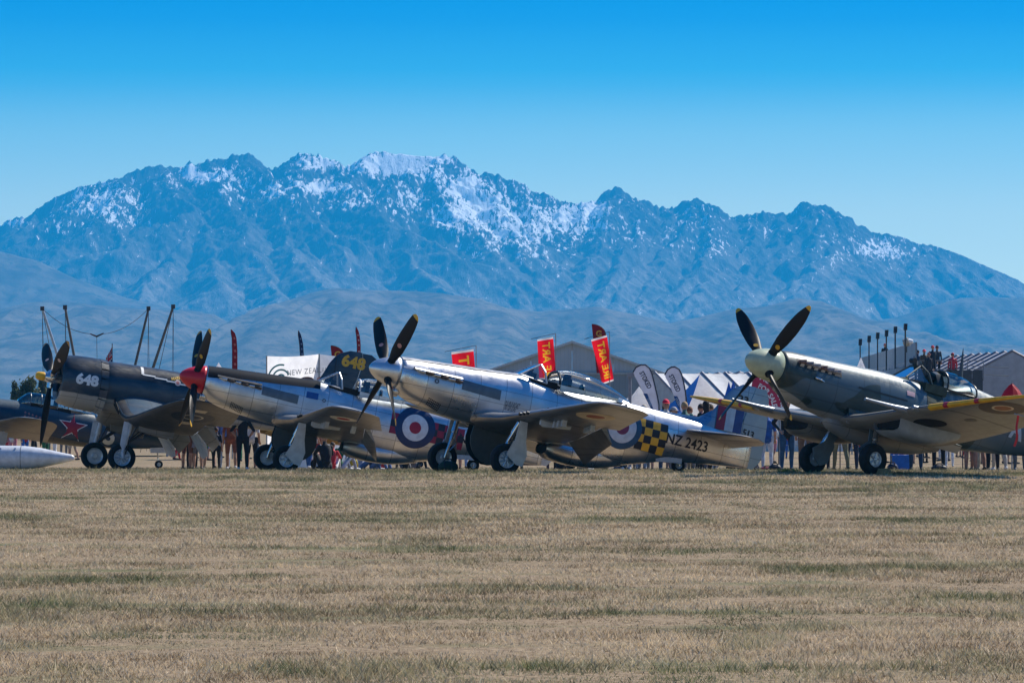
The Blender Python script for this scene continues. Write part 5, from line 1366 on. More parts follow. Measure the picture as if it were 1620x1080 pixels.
hangar()

def clearspan(label, peak, D, w, L, he, hp, bays, rot=0.0, col=(.62, .63, .66)):
    root = thing('marquee', label, 'tent', (peak[0], D, gz(D)), (0, 0, rad(rot)))
    m = cloth_mat('marquee_pvc', col, .3); mg = cloth_mat('marquee_gable', (.62, .64, .68), .4)
    bl = L / bays
    for i in range(bays):
        for s in (-1, 1):
            g = MB(); y0, y1 = i * bl + .03, (i + 1) * bl - .03
            # each sheet sags a little between the frames
            n = 6; rows = []
            for k in range(n + 1):
                y = y0 + (y1 - y0) * k / n; sag = -.10 * math.sin(math.pi * k / n)
                rows.append([(0, y, hp + sag * .3), (s * w * .5, y, (hp + he) / 2 + sag), (s * (w + .15), y, he + sag * .4 - .03), (s * (w + .15), y, he + sag * .4 - .08), (s * w * .5, y, (hp + he) / 2 + sag - .05), (0, y, hp + sag * .3 - .05)])
            g.rings(rows); g.build('roof_sheet', m, root, smooth=60)
            g = MB(); g.box((s * w - .03, y0, .0), (s * w + .03, y1, he - .06)); g.build('side_wall', m, root)
    for i in range(bays + 1):
        for s in (-1, 1):
            g = MB(); y = i * bl; g.tube([(s * w, y, 0), (s * w, y, he), (0, y, hp + .05)], .07, 6); g.build('frame', mat('frame_alloy', (.22, .22, .26), .5, .3), root)
    # gable curtain with folds
    g = MB(); n = 60; rows = []
    for k in range(n + 1):
        x = -w + 2 * w * k / n; top = hp - (hp - he) * abs(x) / w - .04
        fold = .06 * math.sin(x * 4.1) + .03 * math.sin(x * 9.7)
        rows.append([(x, -.06 + fold * .2, top), (x, -.08 + fold * .6, top * .66), (x, -.08 + fold, top * .33), (x, -.08 + fold, 0)])
    g.rings(rows, cap=False, close=False); g.build('gable_curtain', mg, root, smooth=True)
p = at(1602, 556, 230)
clearspan('long white marquee with seamed roof behind the camouflaged fighter', p, 230, 4.6, 25, 3.1, p.z - gz(230), 8, 2.0)
p = at(1205, 588, 245)
clearspan('pale marquee with seamed roof behind the blue and white tail fin', p, 245, 5.0, 24, 2.6, p.z - gz(245), 7, 8.0, (.70, .72, .74))
p = at(1036, 590, 215)
clearspan('white striped-roof marquee behind the two teardrop banners', p, 215, 3.4, 10, 2.3, p.z - gz(215), 7, -62.0, (.72, .74, .76))

def gazebo(label, px, py_top, D, w, he, hp, rot, blue=()):
    ap = at(px, py_top, D); g0 = gz(D)
    root = thing('gazebo', label, 'tent', (ap.x, D, g0), (0, 0, rad(rot)))
    hp = ap.z - g0
    for k in range(4):
        c, s = math.cos(k * math.pi / 2), math.sin(k * math.pi / 2)
        R = lambda x, y, z: (x * c - y * s, x * s + y * c, z)
        n = 10; rows = []
        for i in range(n + 1):
            t = i / n; r = w * t; z = he + (hp - he) * (1 - t) ** 1.55
            rows.append([R(r * u, -r, z - .07 * t * (1 - u * u) * (1 if t > .3 else .2)) for u in np.linspace(-1, 1, 9)])
        g = MB(); g.rings(rows, cap=False, close=False); g.build('roof_panel', M_CANB if k in blue else M_CAN, root, smooth=True)
        g = MB(); g.rings([[R(w * u, -w - .01, he - .07 * (1 - u * u)) for u in np.linspace(-1, 1, 9)], [R(w * u, -w - .01, he - .30) for u in np.linspace(-1, 1, 9)]], cap=False, close=False); g.build('valance', M_CAN, root)
        g = MB(); p_ = R(w * .97, -w * .97, 0); g.tube([(p_[0], p_[1], 0), (p_[0], p_[1], he - .02)], .03, 6); g.build('leg', M_POLE, root)
    return root
gazebo('white peaked gazebo with blue side panel beside the tail fin', 1107, 592, 190, 1.75, 1.95, 2.9, 24, (3,))
gazebo('small white peaked gazebo behind the grey post and left teardrop banner', 1011, 611, 205, 1.5, 1.75, 2.4, 10)
gazebo('low white gazebo roof just above the canopy rear of the checkered fighter', 984, 625, 210, 1.6, 1.6, 2.0, 20)
gazebo('small white tent peak beside the tail of the taped navy fuselage', 346, 573, 175, 1.3, 2.1, 2.9, 30)
gazebo('sharp white tent peak in front of the grandstand', 1362, 565, 200, 1.2, 2.0, 3.4, 25)
gazebo('blue pointed tent left of its twin behind the tail fin', 1153, 603, 205, .55, 1.9, 2.7, 15, (0, 1, 2, 3))
gazebo('blue pointed tent right of its twin behind the tail fin', 1160, 601, 207, .55, 1.9, 2.7, 35, (0, 1, 2, 3))

def logo_marquee():
    D = 142; a, b, c = at(422, 563, D), at(505, 560, D - 1.4), at(575, 563, D + 1.2)
    root = thing('open_marquee', 'roofless white marquee wall, opened up to let the sun through, with teal arc logo behind the red-nosed fighter', 'screen', (b.x, D, gz(D)))
    o = Vector(root.location); g0 = 0
    pts = [a - o, b - o, c - o]
    back = [Vector((c.x + .4 - o.x, 5.5, pts[2].z)), Vector((a.x - .2 - o.x, 5.0, pts[0].z))]
    cor = pts + back
    for i in range(5):
        p, q = cor[i], cor[(i + 1) % 5]
        if i in (2, 3, 4):      # marquee back and roof left off so sunlight passes through the walls
            if i != 2: continue
            g = MB(); g.tube([(p.x, p.y, 0), (p.x, p.y, p.z)], .03, 6); g.build('leg', M_POLE, root)
            continue
        g = MB(); n = 10; nr = (q - p).cross(Vector((0, 0, 1))).normalized()
        rows = []
        for k in range(n + 1):
            t = k / n; pt = p.lerp(q, t); sag = -.05 * math.sin(math.pi * t)
            rows.append([(pt.x + nr.x * w_, pt.y + nr.y * w_, z + (sag if j < 1 else 0)) for j, (z, w_) in enumerate(((pt.z, 0), (pt.z - .6, .02 * math.sin(k * 2.1)), (pt.z - 1.4, .03 * math.sin(k * 1.7)), (0, 0)))])
        g.rings(rows, cap=False, close=False); g.build('wall', M_CAN, root, smooth=True)
        g = MB(); g.tube([(p.x, p.y, 0), (p.x, p.y, p.z)], .03, 6); g.build('leg', M_POLE, root)
    def on(i, t, dz, l=.05):
        p, q = cor[i], cor[i + 1]; nr = (q - p).cross(Vector((0, 0, 1))).normalized(); v = p.lerp(q, t); return (v.x + nr.x * l, v.y + nr.y * l, v.z + dz)
    wl = (cor[1] - cor[0]).length
    teal = mat('logo_teal', (.06, .30, .28), .6)
    for r, a0, a1 in ((.50, 75, 165), (.33, 25, 150), (.16, 40, 140)):
        g = MB(); g.rings([[on(0, .27 + (rr * math.cos(rad(t)) * 1.15 + .05) / wl, -.82 + rr * math.sin(rad(t))) for rr in (r - .03, r + .03)] for t in np.linspace(a0, a1, 14)], cap=False, close=False); g.build('logo_arc', teal, root)
    gr = mat('logo_grey', (.22, .24, .27), .6)
    w2 = (cor[2] - cor[1]).length
    vs, fs = text_flat('NEW ZEALAND', .27, .0, 1.0, space=1.15)
    g = MB()
    q = []
    for x, y in vs:
        u = x + 2.35 - .35
        q.append(on(0, u / wl, -.60 + y + .10 * (u - 1.4) / 2) if u < wl else on(1, (u - wl) / w2, -.60 + y + .06))
    g.add(q, fs); g.build('lettering', gr, root)
    for u in (.78, .05):
        g = MB(); pts_ = [on(0 if u > .5 else 1, u + .13 * math.cos(t), -.86 + .10 * math.sin(t)) for t in np.linspace(0, 2 * math.pi, 21)[:-1]]; g.add(pts_, [tuple(range(20))]); g.build('logo_oval', mat('logo_brown', (.14, .06, .06), .6), root)
logo_marquee()

# ---- flags
M_FR = cloth_mat('flag_red', (.80, .008, .02), .6); M_FY = cloth_mat('flag_yellow', (.85, .45, .02), .55); M_FW = cloth_mat('flag_white_hem', (.75, .70, .70), .5)
M_CR = cloth_mat('feather_crimson', (.30, .006, .015), .35); M_NV = cloth_mat('feather_navy', (.012, .035, .12), .35); M_GOLD = mat('gold_letter', (.60, .33, .03), .6)
def red_flag(label, c00, c10, c01, c11, D, curl=0.0):
    """corners in photo pixels: top-left, top-right, bottom-left, bottom-right"""
    base = ground_at(c10[0] + 6, D)
    root = thing('flag', label, 'flag', base)
    P = [local(root, at(*q, D)) for q in (c00, c10, c01, c11)]
    def S(u, v, l=0.0):
        a = P[0].lerp(P[1], u); b = P[2].lerp(P[3], u); w_ = a.lerp(b, v)
        return Vector((w_.x, w_.y + l + .05 * math.sin(v * 8 + u * 4) + .03 * math.sin(v * 4 - u * 6) + curl * max(0, v - .75) ** 2 * 4 * (1 - u), w_.z))
    W = (P[1] - P[0]).length; Hh = (P[2] - P[0]).length
    vs, fs = text_flat('IRE ART', W * .66, W * .014, 1.0, space=1.0)
    mx_ = max(x for x, y in vs)
    # printed right through the cloth and read from the far side: letters run upwards with their tops to the right
    tri = np.array([[(.50 + vs[k][1] / W, .10 + (mx_ - vs[k][0]) / Hh) for k in (f[0], f[i_], f[i_ + 1])] for f in fs for i_ in range(1, len(f) - 1)])
    nu, nv = 34, 96
    U, V = np.meshgrid((np.arange(nu) + .5) / nu, (np.arange(nv) + .5) / nv)
    ink = np.zeros_like(U, bool)
    for t in tri:
        (x0, y0), (x1, y1), (x2, y2) = t
        d = (y1 - y2) * (x0 - x2) + (x2 - x1) * (y0 - y2)
        if abs(d) < 1e-12: continue
        a_ = ((y1 - y2) * (U - x2) + (x2 - x1) * (V - y2)) / d; b_ = ((y2 - y0) * (U - x2) + (x0 - x2) * (V - y2)) / d
        ink |= (a_ >= 0) & (b_ >= 0) & (a_ + b_ <= 1)
    g = MB()
    g.v = [tuple(S(i_ / nu, j_ / nv)) for j_ in range(nv + 1) for i_ in range(nu + 1)]
    for j_ in range(nv):
        for i_ in range(nu):
            q_ = j_ * (nu + 1) + i_; g.f.append((q_, q_ + 1, q_ + nu + 2, q_ + nu + 1)); g.mi.append(2 if (j_ < 4 or j_ > nv - 4) else int(ink[j_, i_]))
    g.build('cloth', [M_FR, M_FY, M_FW], root, smooth=True)
    top = P[1] + Vector((.10, 0, .14))
    g = MB(); g.tube([(0, 0, 0), (top.x * .6, top.y, top.z * .55), tuple(top)], [.03, .024, .016], 8); g.build('pole', M_POLE, root)
    g = MB(); g.tube([tuple(top), tuple(P[0] + Vector((-.25, 0, .02)))], .010, 6); g.build('cross_arm', M_POLED, root)
red_flag('red flag with yellow lettering hanging in front of the hangar peak', (850, 537), (875, 533), (853, 600), (880, 598), 160)
red_flag('slanting red flag with yellow lettering right of the hangar peak', (935, 537), (960, 530), (953, 608), (971, 602), 158, .5)
red_flag('red flag half hidden behind the cowling of the checkered fighter', (714, 557), (749, 552), (722, 640), (756, 636), 157)
def quarter_sail(label, x0, x1, y0, y1, D, letter):
    base = ground_at(x0, D); root = thing('feather_banner', label, 'banner', base)
    pts = [(x0, y0)] + [(x0 + (x1 - x0) * math.sin(t), y1 - (y1 - y0) * math.cos(t)) for t in np.linspace(.12, math.pi / 2, 10)] + [(x1 - 4, y1 + 60), (x0 + 8, y1 + 60)]
    q = [local(root, at(*p_, D)) for p_ in pts]
    g = MB(); g.rings([[tuple(v + Vector((0, d, 0))) for v in q] for d in (-.006, .006)]); cl = g.build('sail', M_CR, root)
    g = MB(); g.tube([(.1, .02, 0)] + [tuple(v + Vector((.01, 0, .01))) for v in reversed(q[:-2])], .012, 6); g.build('pole', M_POLED, root)
    vs, fs = text_flat(letter, .34, .012); c = local(root, at(x0 + (x1 - x0) * .52, y1 - 2, D))
    g = MB(); g.add([(c.x + x, c.y - .015, c.z + y) for x, y in vs], fs); g.build('lettering', M_GOLD, cl)
quarter_sail('crimson quarter-round banner with gold letter above the slanting red flag', 936, 958, 513, 530, 172, 'G')
quarter_sail('crimson quarter-round banner with gold letter beside the tail numbered 648', 523, 544, 547, 563, 165, 'G')
def feather(label, pts, w, D, m, mark):
    base = ground_at(pts[-1][0], D); root = thing('feather_banner', label, 'banner', base)
    q = [local(root, at(*p_, D)) for p_ in pts]
    k = D / F; n = len(q)
    ws = [w * k * f for f in np.interp(np.linspace(0, 1, n), [0, .12, .5, 1], [.15, .75, 1, 1])]
    g = MB(); g.rings([[(v.x - a, v.y - .005, v.z), (v.x + a * .8, v.y - .005, v.z), (v.x + a * .8, v.y + .005, v.z), (v.x - a, v.y + .005, v.z)] for v, a in zip(q, ws)]); cl = g.build('sail', m, root)
    g = MB(); g.tube([tuple(v + Vector((-a, 0, 0))) for v, a in zip(q, ws)] + [(0, 0, 0)], .012, 6); g.build('pole', M_POLED, root)
    rr = random.Random(len(label))
    for i in range(2, n - 1):
        v = q[i]; a = ws[i] * .5; g = MB()
        g.add([(v.x - a, v.y - .012, v.z + a * .7), (v.x + a * .5, v.y - .012, v.z + a), (v.x + a, v.y - .012, v.z - a * .6), (v.x - a * .4, v.y - .012, v.z - a)], [(0, 1, 2, 3)]); g.build('print_mark', mark, cl)
feather('tall thin crimson feather banner left of the white logo marquee', [(366, 521), (369, 527), (371, 535), (371.5, 545), (372, 555), (372, 565), (372, 576), (372, 600)], 4.6, 165, M_CR, mat('mark_rose', (.42, .10, .09), .6))
feather('tall thin navy feather banner above the white logo marquee', [(472.5, 523), (474, 529), (475.5, 536), (477, 544), (477.5, 552), (478, 560), (478, 590)], 3.2, 168, M_NV, mat('mark_blue', (.12, .2, .36), .6))
feather('tall thin crimson feather banner above the tail numbered 648', [(563.5, 517), (565, 523), (566.5, 530), (567.5, 538), (568, 546), (568, 556), (568, 590)], 3.2, 170, M_CR, mat('mark_white', (.5, .3, .3), .6))

def teardrop(label, poly, pole, D, tc, trot, bl):
    root = thing('teardrop_banner', label, 'banner', ground_at(pole[-1][0], D))
    L = lambda p_, d=0.0: tuple(local(root, at(*p_, D)) + Vector((0, d, 0)))
    g = MB(); g.rings([[L(p_, d) for p_ in poly] for d in (-.006, .006)]); cl = g.build('sail', cloth_mat('banner_white', (.66, .68, .78), .5), root)
    g = MB(); g.tube([L(p_) for p_ in pole] + [(0, 0, 0)], .022, 8); g.build('pole', mat('banner_pole_navy', (.008, .014, .04), .5), root)
    k = D / F
    vs, fs = text_flat('STOKED', 10.5 * k, .006, .74)
    c, s = math.cos(rad(trot)), math.sin(rad(trot))
    o = Vector(L(tc)); g = MB(); g.add([(o.x + x * c - y * s, o.y - .012, o.z + x * s + y * c) for x, y in vs], fs); g.build('lettering', mat('banner_ink', (.02, .03, .07), .6), cl)
    g = MB(); g.add([L(p_, -.010) for p_ in bl], [tuple(range(len(bl)))]); g.build('blue_patch', mat('banner_blue', (.012, .07, .24), .6), cl)
    b = [sum(p_[i] for p_ in bl) / len(bl) for i in (0, 1)]
    vs, fs = text_flat('STOKED', 5 * k, .002, .7); o = Vector(L(b)); g = MB(); g.add([(o.x + x * c - y * s, o.y - .016, o.z + x * s + y * c) for x, y in vs], fs); g.build('small_lettering', mat('ink_pale', (.4, .5, .65), .6), cl)
teardrop('white teardrop banner with dark lettering, left of the pair', [(1002, 588), (1007, 581), (1014, 577), (1021, 577), (1027, 582), (1031, 591), (1035, 607), (1039, 624), (1042, 640), (1043, 662), (1036, 650), (1027, 638), (1018, 622), (1010, 606), (1004, 595)],
         [(1001.5, 588.5), (1006, 581), (1014, 576.7), (1021, 576.7), (1027.5, 582), (1031.5, 591), (1035.5, 607), (1039.5, 624), (1042.5, 640), (1043, 662)], 126, (1021, 601), -62, [(1017.5, 622), (1024, 622.5), (1029, 635), (1037, 655), (1029, 645)])
teardrop('white teardrop banner with dark lettering, right of the pair', [(1052, 592), (1056, 585), (1062, 581), (1068, 580.5), (1074, 584), (1078, 592), (1081, 604), (1084, 620), (1086, 640), (1086, 662), (1077, 650), (1070, 636), (1063, 618), (1057, 604), (1053, 597)],
         [(1051.5, 593), (1056, 584.5), (1062, 580.5), (1068, 580), (1074.5, 584), (1078.5, 592), (1081.5, 604), (1084.5, 620), (1086.5, 640), (1086.5, 662)], 127, (1067, 606), -64, [(1065.5, 626), (1071.5, 626.5), (1075, 634), (1076, 650), (1072, 643)])

def union_flag():
    D = 170; root = thing('flag', 'small red white and blue crossed flag on a pole above the navy fighter', 'flag', ground_at(178, D))
    P = lambda px, py, d=0.0: tuple(local(root, at(px, py, D)) + Vector((0, d, 0)))
    g = MB(); g.tube([(0, 0, 0), P(177.5, 543)], [.03, .018], 8); g.build('pole', M_POLED, root)
    A, B, C, Dd = (177, 549), (177, 578), (164, 586), (168, 566)
    def S(u, v, d):
        a = Vector(P(*A)).lerp(Vector(P(*Dd)), u); b = Vector(P(*B)).lerp(Vector(P(*C)), u); w_ = a.lerp(b, v); return (w_.x, w_.y + d + .03 * math.sin(u * 5 + v * 3), w_.z)
    g = MB(); g.rings([[S(u, v, -.004) for u in np.linspace(0, 1, 7)] + [S(u, v, .004) for u in np.linspace(1, 0, 7)] for v in np.linspace(0, 1, 9)]); cl = g.build('cloth', cloth_mat('union_blue', (.01, .03, .20), .4), root)
    wq, rq = cloth_mat('union_white', (.72, .72, .74), .4), cloth_mat('union_red', (.55, .01, .03), .4)
    def strip(u0, v0, u1, v1, w_, d, m, nm):
        g = MB(); du, dv = u1 - u0, v1 - v0; l = math.hypot(du, dv); nu, nv_ = -dv / l * w_, du / l * w_
        cl2 = lambda t: min(1, max(0, t)); n = 10
        g.rings([[S(cl2(u0 + du * t + s * nu), cl2(v0 + dv * t + s * nv_), d) for s in (-1, 1)] for t in np.linspace(0, 1, n)], cap=False, close=False); g.build(nm, m, cl)
    for a in ((0, 0, 1, 1), (0, 1, 1, 0)): strip(*a, .10, -.008, wq, 'white_diagonal'); strip(*a, .04, -.012, rq, 'red_diagonal')
    for a in ((.5, 0, .5, 1), (0, .5, 1, .5)): strip(*a, .15, -.016, wq, 'white_cross'); strip(*a, .085, -.020, rq, 'red_cross')
union_flag()

def bungee():
    D = 190; root = thing('bungee_trampoline', 'four tall leaning masts of a bungee trampoline with cords and harness', 'bungee ride', ground_at(170, D))
    P = lambda px, py, dd=0.0: local(root, at(px, py, D + dd)) + Vector((0, 0, 0))
    masts = [((67, 488), (107, 610), 3, mat('mast_alloy', (.40, .42, .44), .4, .5)), ((103, 486), (126, 610), -2, mat('mast_brown', (.10, .09, .08), .6)), ((235, 488), (206, 610), 3, mat('mast_brown', (.10, .09, .08), .6)), ((274, 485), (232, 612), -2, mat('mast_brown', (.10, .09, .08), .6))]
    tops = []
    for t, b, dd, m in masts:
        a, c = P(*t, dd), P(*b, dd); d = (a - c) / (c.z - a.z) * -1
        f = c + (c - a) * ((c.z - .02) / (a.z - c.z)); f.z = 0
        g = MB(); g.tube([tuple(f), tuple(a)], [.085, .055], 10); mo = g.build('mast', m, root, smooth=40); tops.append(a)
        g = MB(); g.box((a.x - .09, a.y - .07, a.z - .10), (a.x + .09, a.y + .07, a.z + .10)); g.build('pulley_head', M_POLED, mo)
        foot = P(t[0], 640, dd); foot.z = .1
        for x_, in ((t[0] + (6 if t[0] < 170 else -3),), (t[0] + 2,)):
            e = P(x_, 640, dd); e.z = .2; g = MB(); g.tube([tuple(a), tuple(e)], .010, 5); g.build('cord', M_POLED, root)
        e = P(t[0] + (42 if t[0] < 170 else -52), 640, dd); e.z = .2; g = MB(); g.tube([tuple(a), tuple(e)], .014, 5); g.build('stay_cable', M_POLED, root)
    h = P(153, 532)
    g = MB(); g.tube([tuple(P(143, 528)), tuple(h), tuple(P(164, 527))], [.03, .05, .03], 8); g.tube([tuple(h), tuple(P(154, 590))], .010, 5); g.build('harness', M_POLED, root)
    for a, x in ((tops[0], 143), (tops[2], 164)):
        b = P(x, 528); n = 12; g = MB()
        g.tube([tuple(a.lerp(b, t) + Vector((0, 0, -1.0 * t * (1 - t)))) for t in np.linspace(0, 1, n)], .013, 5); g.build('cord', M_POLED, root)
    g = MB(); g.box((-3.2, -3, .85), (3.2, 3, .95)); g.build('trampoline_bed', mat('bed_black', (.02, .02, .022), .7), root)
    for x in (-3, 3):
        for y in (-2.8, 2.8):
            g = MB(); g.tube([(x, y, 0), (x, y, .9)], .06, 6); g.build('leg', M_POLE, root)
bungee()

def grandstand():
    a, b = Vector((21.6, 220, 0)), Vector((24.7, 292, 0))
    root = thing('grandstand', 'grey scaffold grandstand with tall back screen behind the camouflaged fighter', 'grandstand', (a.x, a.y, gz(220)))
    d = (b - a); Lg = d.length; u = d.normalized(); n = Vector((u.y, -u.x, 0))     # n points right
    zt = at(1443, 541, 220).z - gz(220)
    def W(s, r, z): v = u * s + n * r; return (v.x, v.y, z)
    m = mat('screen_grey', (.26, .28, .30), .6); sc = mat('scaffold', (.22, .23, .25), .5, .5)
    N = 18
    for i in range(N):
        s0, s1 = Lg * i / N + .05, Lg * (i + 1) / N - .05
        g = MB(); g.rings([[W(s, .0, z) for z in (zt - 1.0, zt)] + [W(s, .06, z) for z in (zt, zt - 1.0)] for s in (s0, s1)]); g.build('screen_panel', m, root)
    for k in range(6):
        z = zt - 1.3 - k * .42; r = -.5 - k * .85
        g = MB(); g.rings([[W(s, r, z), W(s, r + .8, z), W(s, r + .8, z - .08), W(s, r, z - .08)] for s in (0, Lg)]); g.build('seat_row', mat('seat_plank', (.24, .23, .22), .7), root)
        for i in range(0, 40):
            s = .6 + i * 1.8
            g = MB(); v = Vector(W(s, r + .5, z)); g.box((v.x - .18, v.y - .2, v.z), (v.x + .18, v.y + .2, v.z + .30)); g.build('seat', mat('seat_pale', (.42, .44, .46), .6) if k < 2 else mat('seat_dark', (.08, .085, .10), .6), root)
    for i in range(0, N + 1, 2):
        s = Lg * i / N
        g = MB(); g.tube([W(s, .05, 0), W(s, .05, zt)], .05, 6); g.tube([W(s, -5, 0), W(s, .05, zt - 1.0)], .04, 6); g.tube([W(s, -5, 0), W(s, -5, 1.2)], .04, 6); g.build('scaffold_frame', sc, root)
    # viewing platform to the right with railing
    pz = zt - 1.95
    g = MB(); g.rings([[W(s, 0.1, pz), W(s, 3.6, pz), W(s, 3.6, pz - .12), W(s, .1, pz - .12)] for s in (-.5, 8)]); pf = g.build('platform', mat('deck_grey', (.2, .2, .21), .7), root)
    for x in np.linspace(.2, 3.6, 5):
        g = MB(); g.tube([W(-.5, x, pz), W(-.5, x, pz + .95)], .022, 6); g.build('railing_post', sc, pf)
    for hh in (.5, .95):
        g = MB(); g.tube([W(-.5, .2, pz + hh), W(-.5, 3.6, pz + hh)], .022, 6); g.tube([W(8, .2, pz + hh), W(8, 5.6, pz + hh - .3)], .022, 6); g.build('railing', sc, pf)
    for k in range(6):
        g = MB(); x0 = .1 + k * .58; g.rings([[W(s, x0, pz - 1.3), W(s, x0 + .55, pz - 1.3), W(s, x0 + .55, pz + .45), W(s, x0, pz + .45)] for s in (-.62, -.56)]); g.build('skirt_panel', mat('skirt_dark', (.05, .055, .065), .7), pf)
    for s, r in ((-.4, .3), (-.4, 3.5), (7.8, .3), (7.8, 3.5)):
        g = MB(); g.tube([W(s, r, 0), W(s, r, pz)], .05, 6); g.build('support', sc, root)
    return root, W, pz, a
GS, GSW, GSPZ, GSA = grandstand()
for i, (px, py, D, base) in enumerate([(1361, 541, 285, 570), (1375, 536, 270, 580), (1388.5, 531, 256, 588), (1402.5, 527, 243, 592), (1416.5, 521.5, 230, 598), (1432.5, 517, 217, 600)]):
    c = at(px, py, D); root = thing('loudspeaker', ['black loudspeaker on the shortest pole, at the far end of the row', 'black pole loudspeaker second from the far end of the row', 'black pole loudspeaker third from the far end of the row', 'black pole loudspeaker fourth from the far end of the row', 'black pole loudspeaker next to the tallest one', 'black loudspeaker on the tallest pole, nearest of the row'][i], 'loudspeaker', (c.x, D, gz(D)), group='loudspeakers on poles along the grandstand')
    zc = c.z - gz(D)
    g = MB(); g.tube([(0, .1, 0), (0, .1, zc)], .045, 8); g.build('pole', M_POLED, root)
    g = MB(); k = D / F * 2.7; g.prism([(-k, -k * 1.9), (k * .8, -k * 1.9), (k, k * 1.9), (-k * .8, k * 1.9)], -.22, .22); o = g.build('cabinet', mat('speaker_black', (.012, .014, .02), .6), root, loc=(0, 0, zc))
    g = MB(); g.prism([(-k * .8, -k * 1.7), (k * .65, -k * 1.7), (k * .8, k * 1.7), (-k * .65, k * 1.7)], -.235, -.221); g.build('grille', mat('speaker_grille', (.02, .025, .035), .8), o)

def spotlight():
    c = at(1434, 541, 219); root = thing('floodlight', 'pale round floodlight on top of the grandstand screen', 'floodlight', c)
    g = MB(); g.tube([(-.16, 0, -.06), (.12, -.06, .03)], [.20, .24], 14); g.build('housing', mat('flood_beige', (.35, .33, .28), .5), root, smooth=40)
    g = MB(); g.tube([(.13, -.06, .03), (.34, -.10, .02)], [.16, .10], 14); g.build('lens', mat('flood_white', (.75, .76, .78), .4), root, smooth=40)
    g = MB(); g.tube([(0, 0, -.1), (0, 0, -.55)], .04, 6); g.build('bracket', M_POLED, root)
spotlight()

def arch_sign():
    D = 150; root = thing('sign', 'curved crimson sign with white lettering behind the pale green spinner', 'sign', ground_at(1190, D))
    cx, cy, r0, r1 = 1182, 650, 36, 66
    k = D / F
    def P(r, t, d=0.0): return tuple(local(root, at(cx + r * math.cos(t), cy - r * math.sin(t), D)) + Vector((0, d, 0)))
    ts = np.linspace(rad(-2), rad(80), 26)
    g = MB(); g.rings([[P(r0, t, -.02), P(r1, t, -.02), P(r1, t, .05), P(r0, t, .05)] for t in ts]); bo = g.build('board', mat('sign_crimson', (.42, .008, .06), .5), root)
    wm = mat('sign_white', (.75, .72, .73), .6)
    for txt, r, sz in (('AUCTIONS', 58, 13.5), ('FOR SALE', 44, 11)):
        vs, fs = text_flat(txt, sz, .35, .95)
        g = MB(); g.add([P(r + y, rad(37) - x / r, -.03) for x, y in vs], fs); g.build('lettering', wm, bo)
    for x in (cx + 51,):
        g = MB(); p_ = local(root, at(x, cy, D)); g.tube([(p_.x, .02, 0), (p_.x, .02, p_.z)], .04, 6); g.build('post', M_POLE, root)
arch_sign()

def grey_post():
    D = 132; root = thing('lamp_post', 'grey post with square head left of the teardrop banners', 'post', ground_at(996.5, D))
    t = local(root, at(996.5, 592, D)); g = MB(); g.tube([(0, 0, 0), (0, 0, t.z)], .055, 10); g.build('post', mat('post_grey', (.24, .24, .27), .6), root)
    g = MB(); g.box((-.09, -.09, t.z - .09), (.09, .09, t.z + .04)); g.box((.09, -.04, t.z - .10), (.13, .04, t.z + .05)); g.build('head', mat('post_grey', (.24, .24, .27), .6), root)
grey_post()
def red_parasol():
    D = 104; c = at(1601, 622, D); root = thing('parasol', 'small red parasol showing above the wing at the right edge', 'parasol', (c.x, D, gz(D)))
    z = c.z - gz(D); g = MB(); g.tube([(0, 0, 0), (0, 0, z + .32)], .02, 6); g.build('pole', M_POLE, root)
    g = MB(); n = 12; rows = []
    for r, zz in ((.01, .25), (.08, .20), (.20, .06), (.28, -.08)):
        rows.append([((r + .03 * (k % 2) * (r > .1)) * math.cos(2 * math.pi * k / n) + .0, (r + .03 * (k % 2)) * math.sin(2 * math.pi * k / n), z + zz - .05 * (k % 2) * (r > .1)) for k in range(n)])
    g.rings(rows, cap=False); g.build('cover', cloth_mat('parasol_red', (.50, .01, .03), .4), root)
red_parasol()

# ---- wire fence in front of the crowd, right-hand side
def fence():
    y0 = 117.0
    xs = [(1232 + 97 * i - 810) * y0 / F for i in range(5)]
    root = thing('fence', 'low wire fence on thin dark posts behind the camouflaged fighter', 'fence', (xs[0], y0, gz(y0)))
    for x in xs:
        g = MB(); g.tube([(x - xs[0], 0, 0), (x - xs[0], 0, .95)], .018, 6); g.build('post', M_POLED, root)
    for h in (.18, .36, .54, .72, .9):
        g = MB(); g.tube([(0, 0, h), (xs[-1] - xs[0], 0, h)], .005, 4); g.build('wire', mat('wire_grey', (.18, .17, .16), .6), root)
fence()

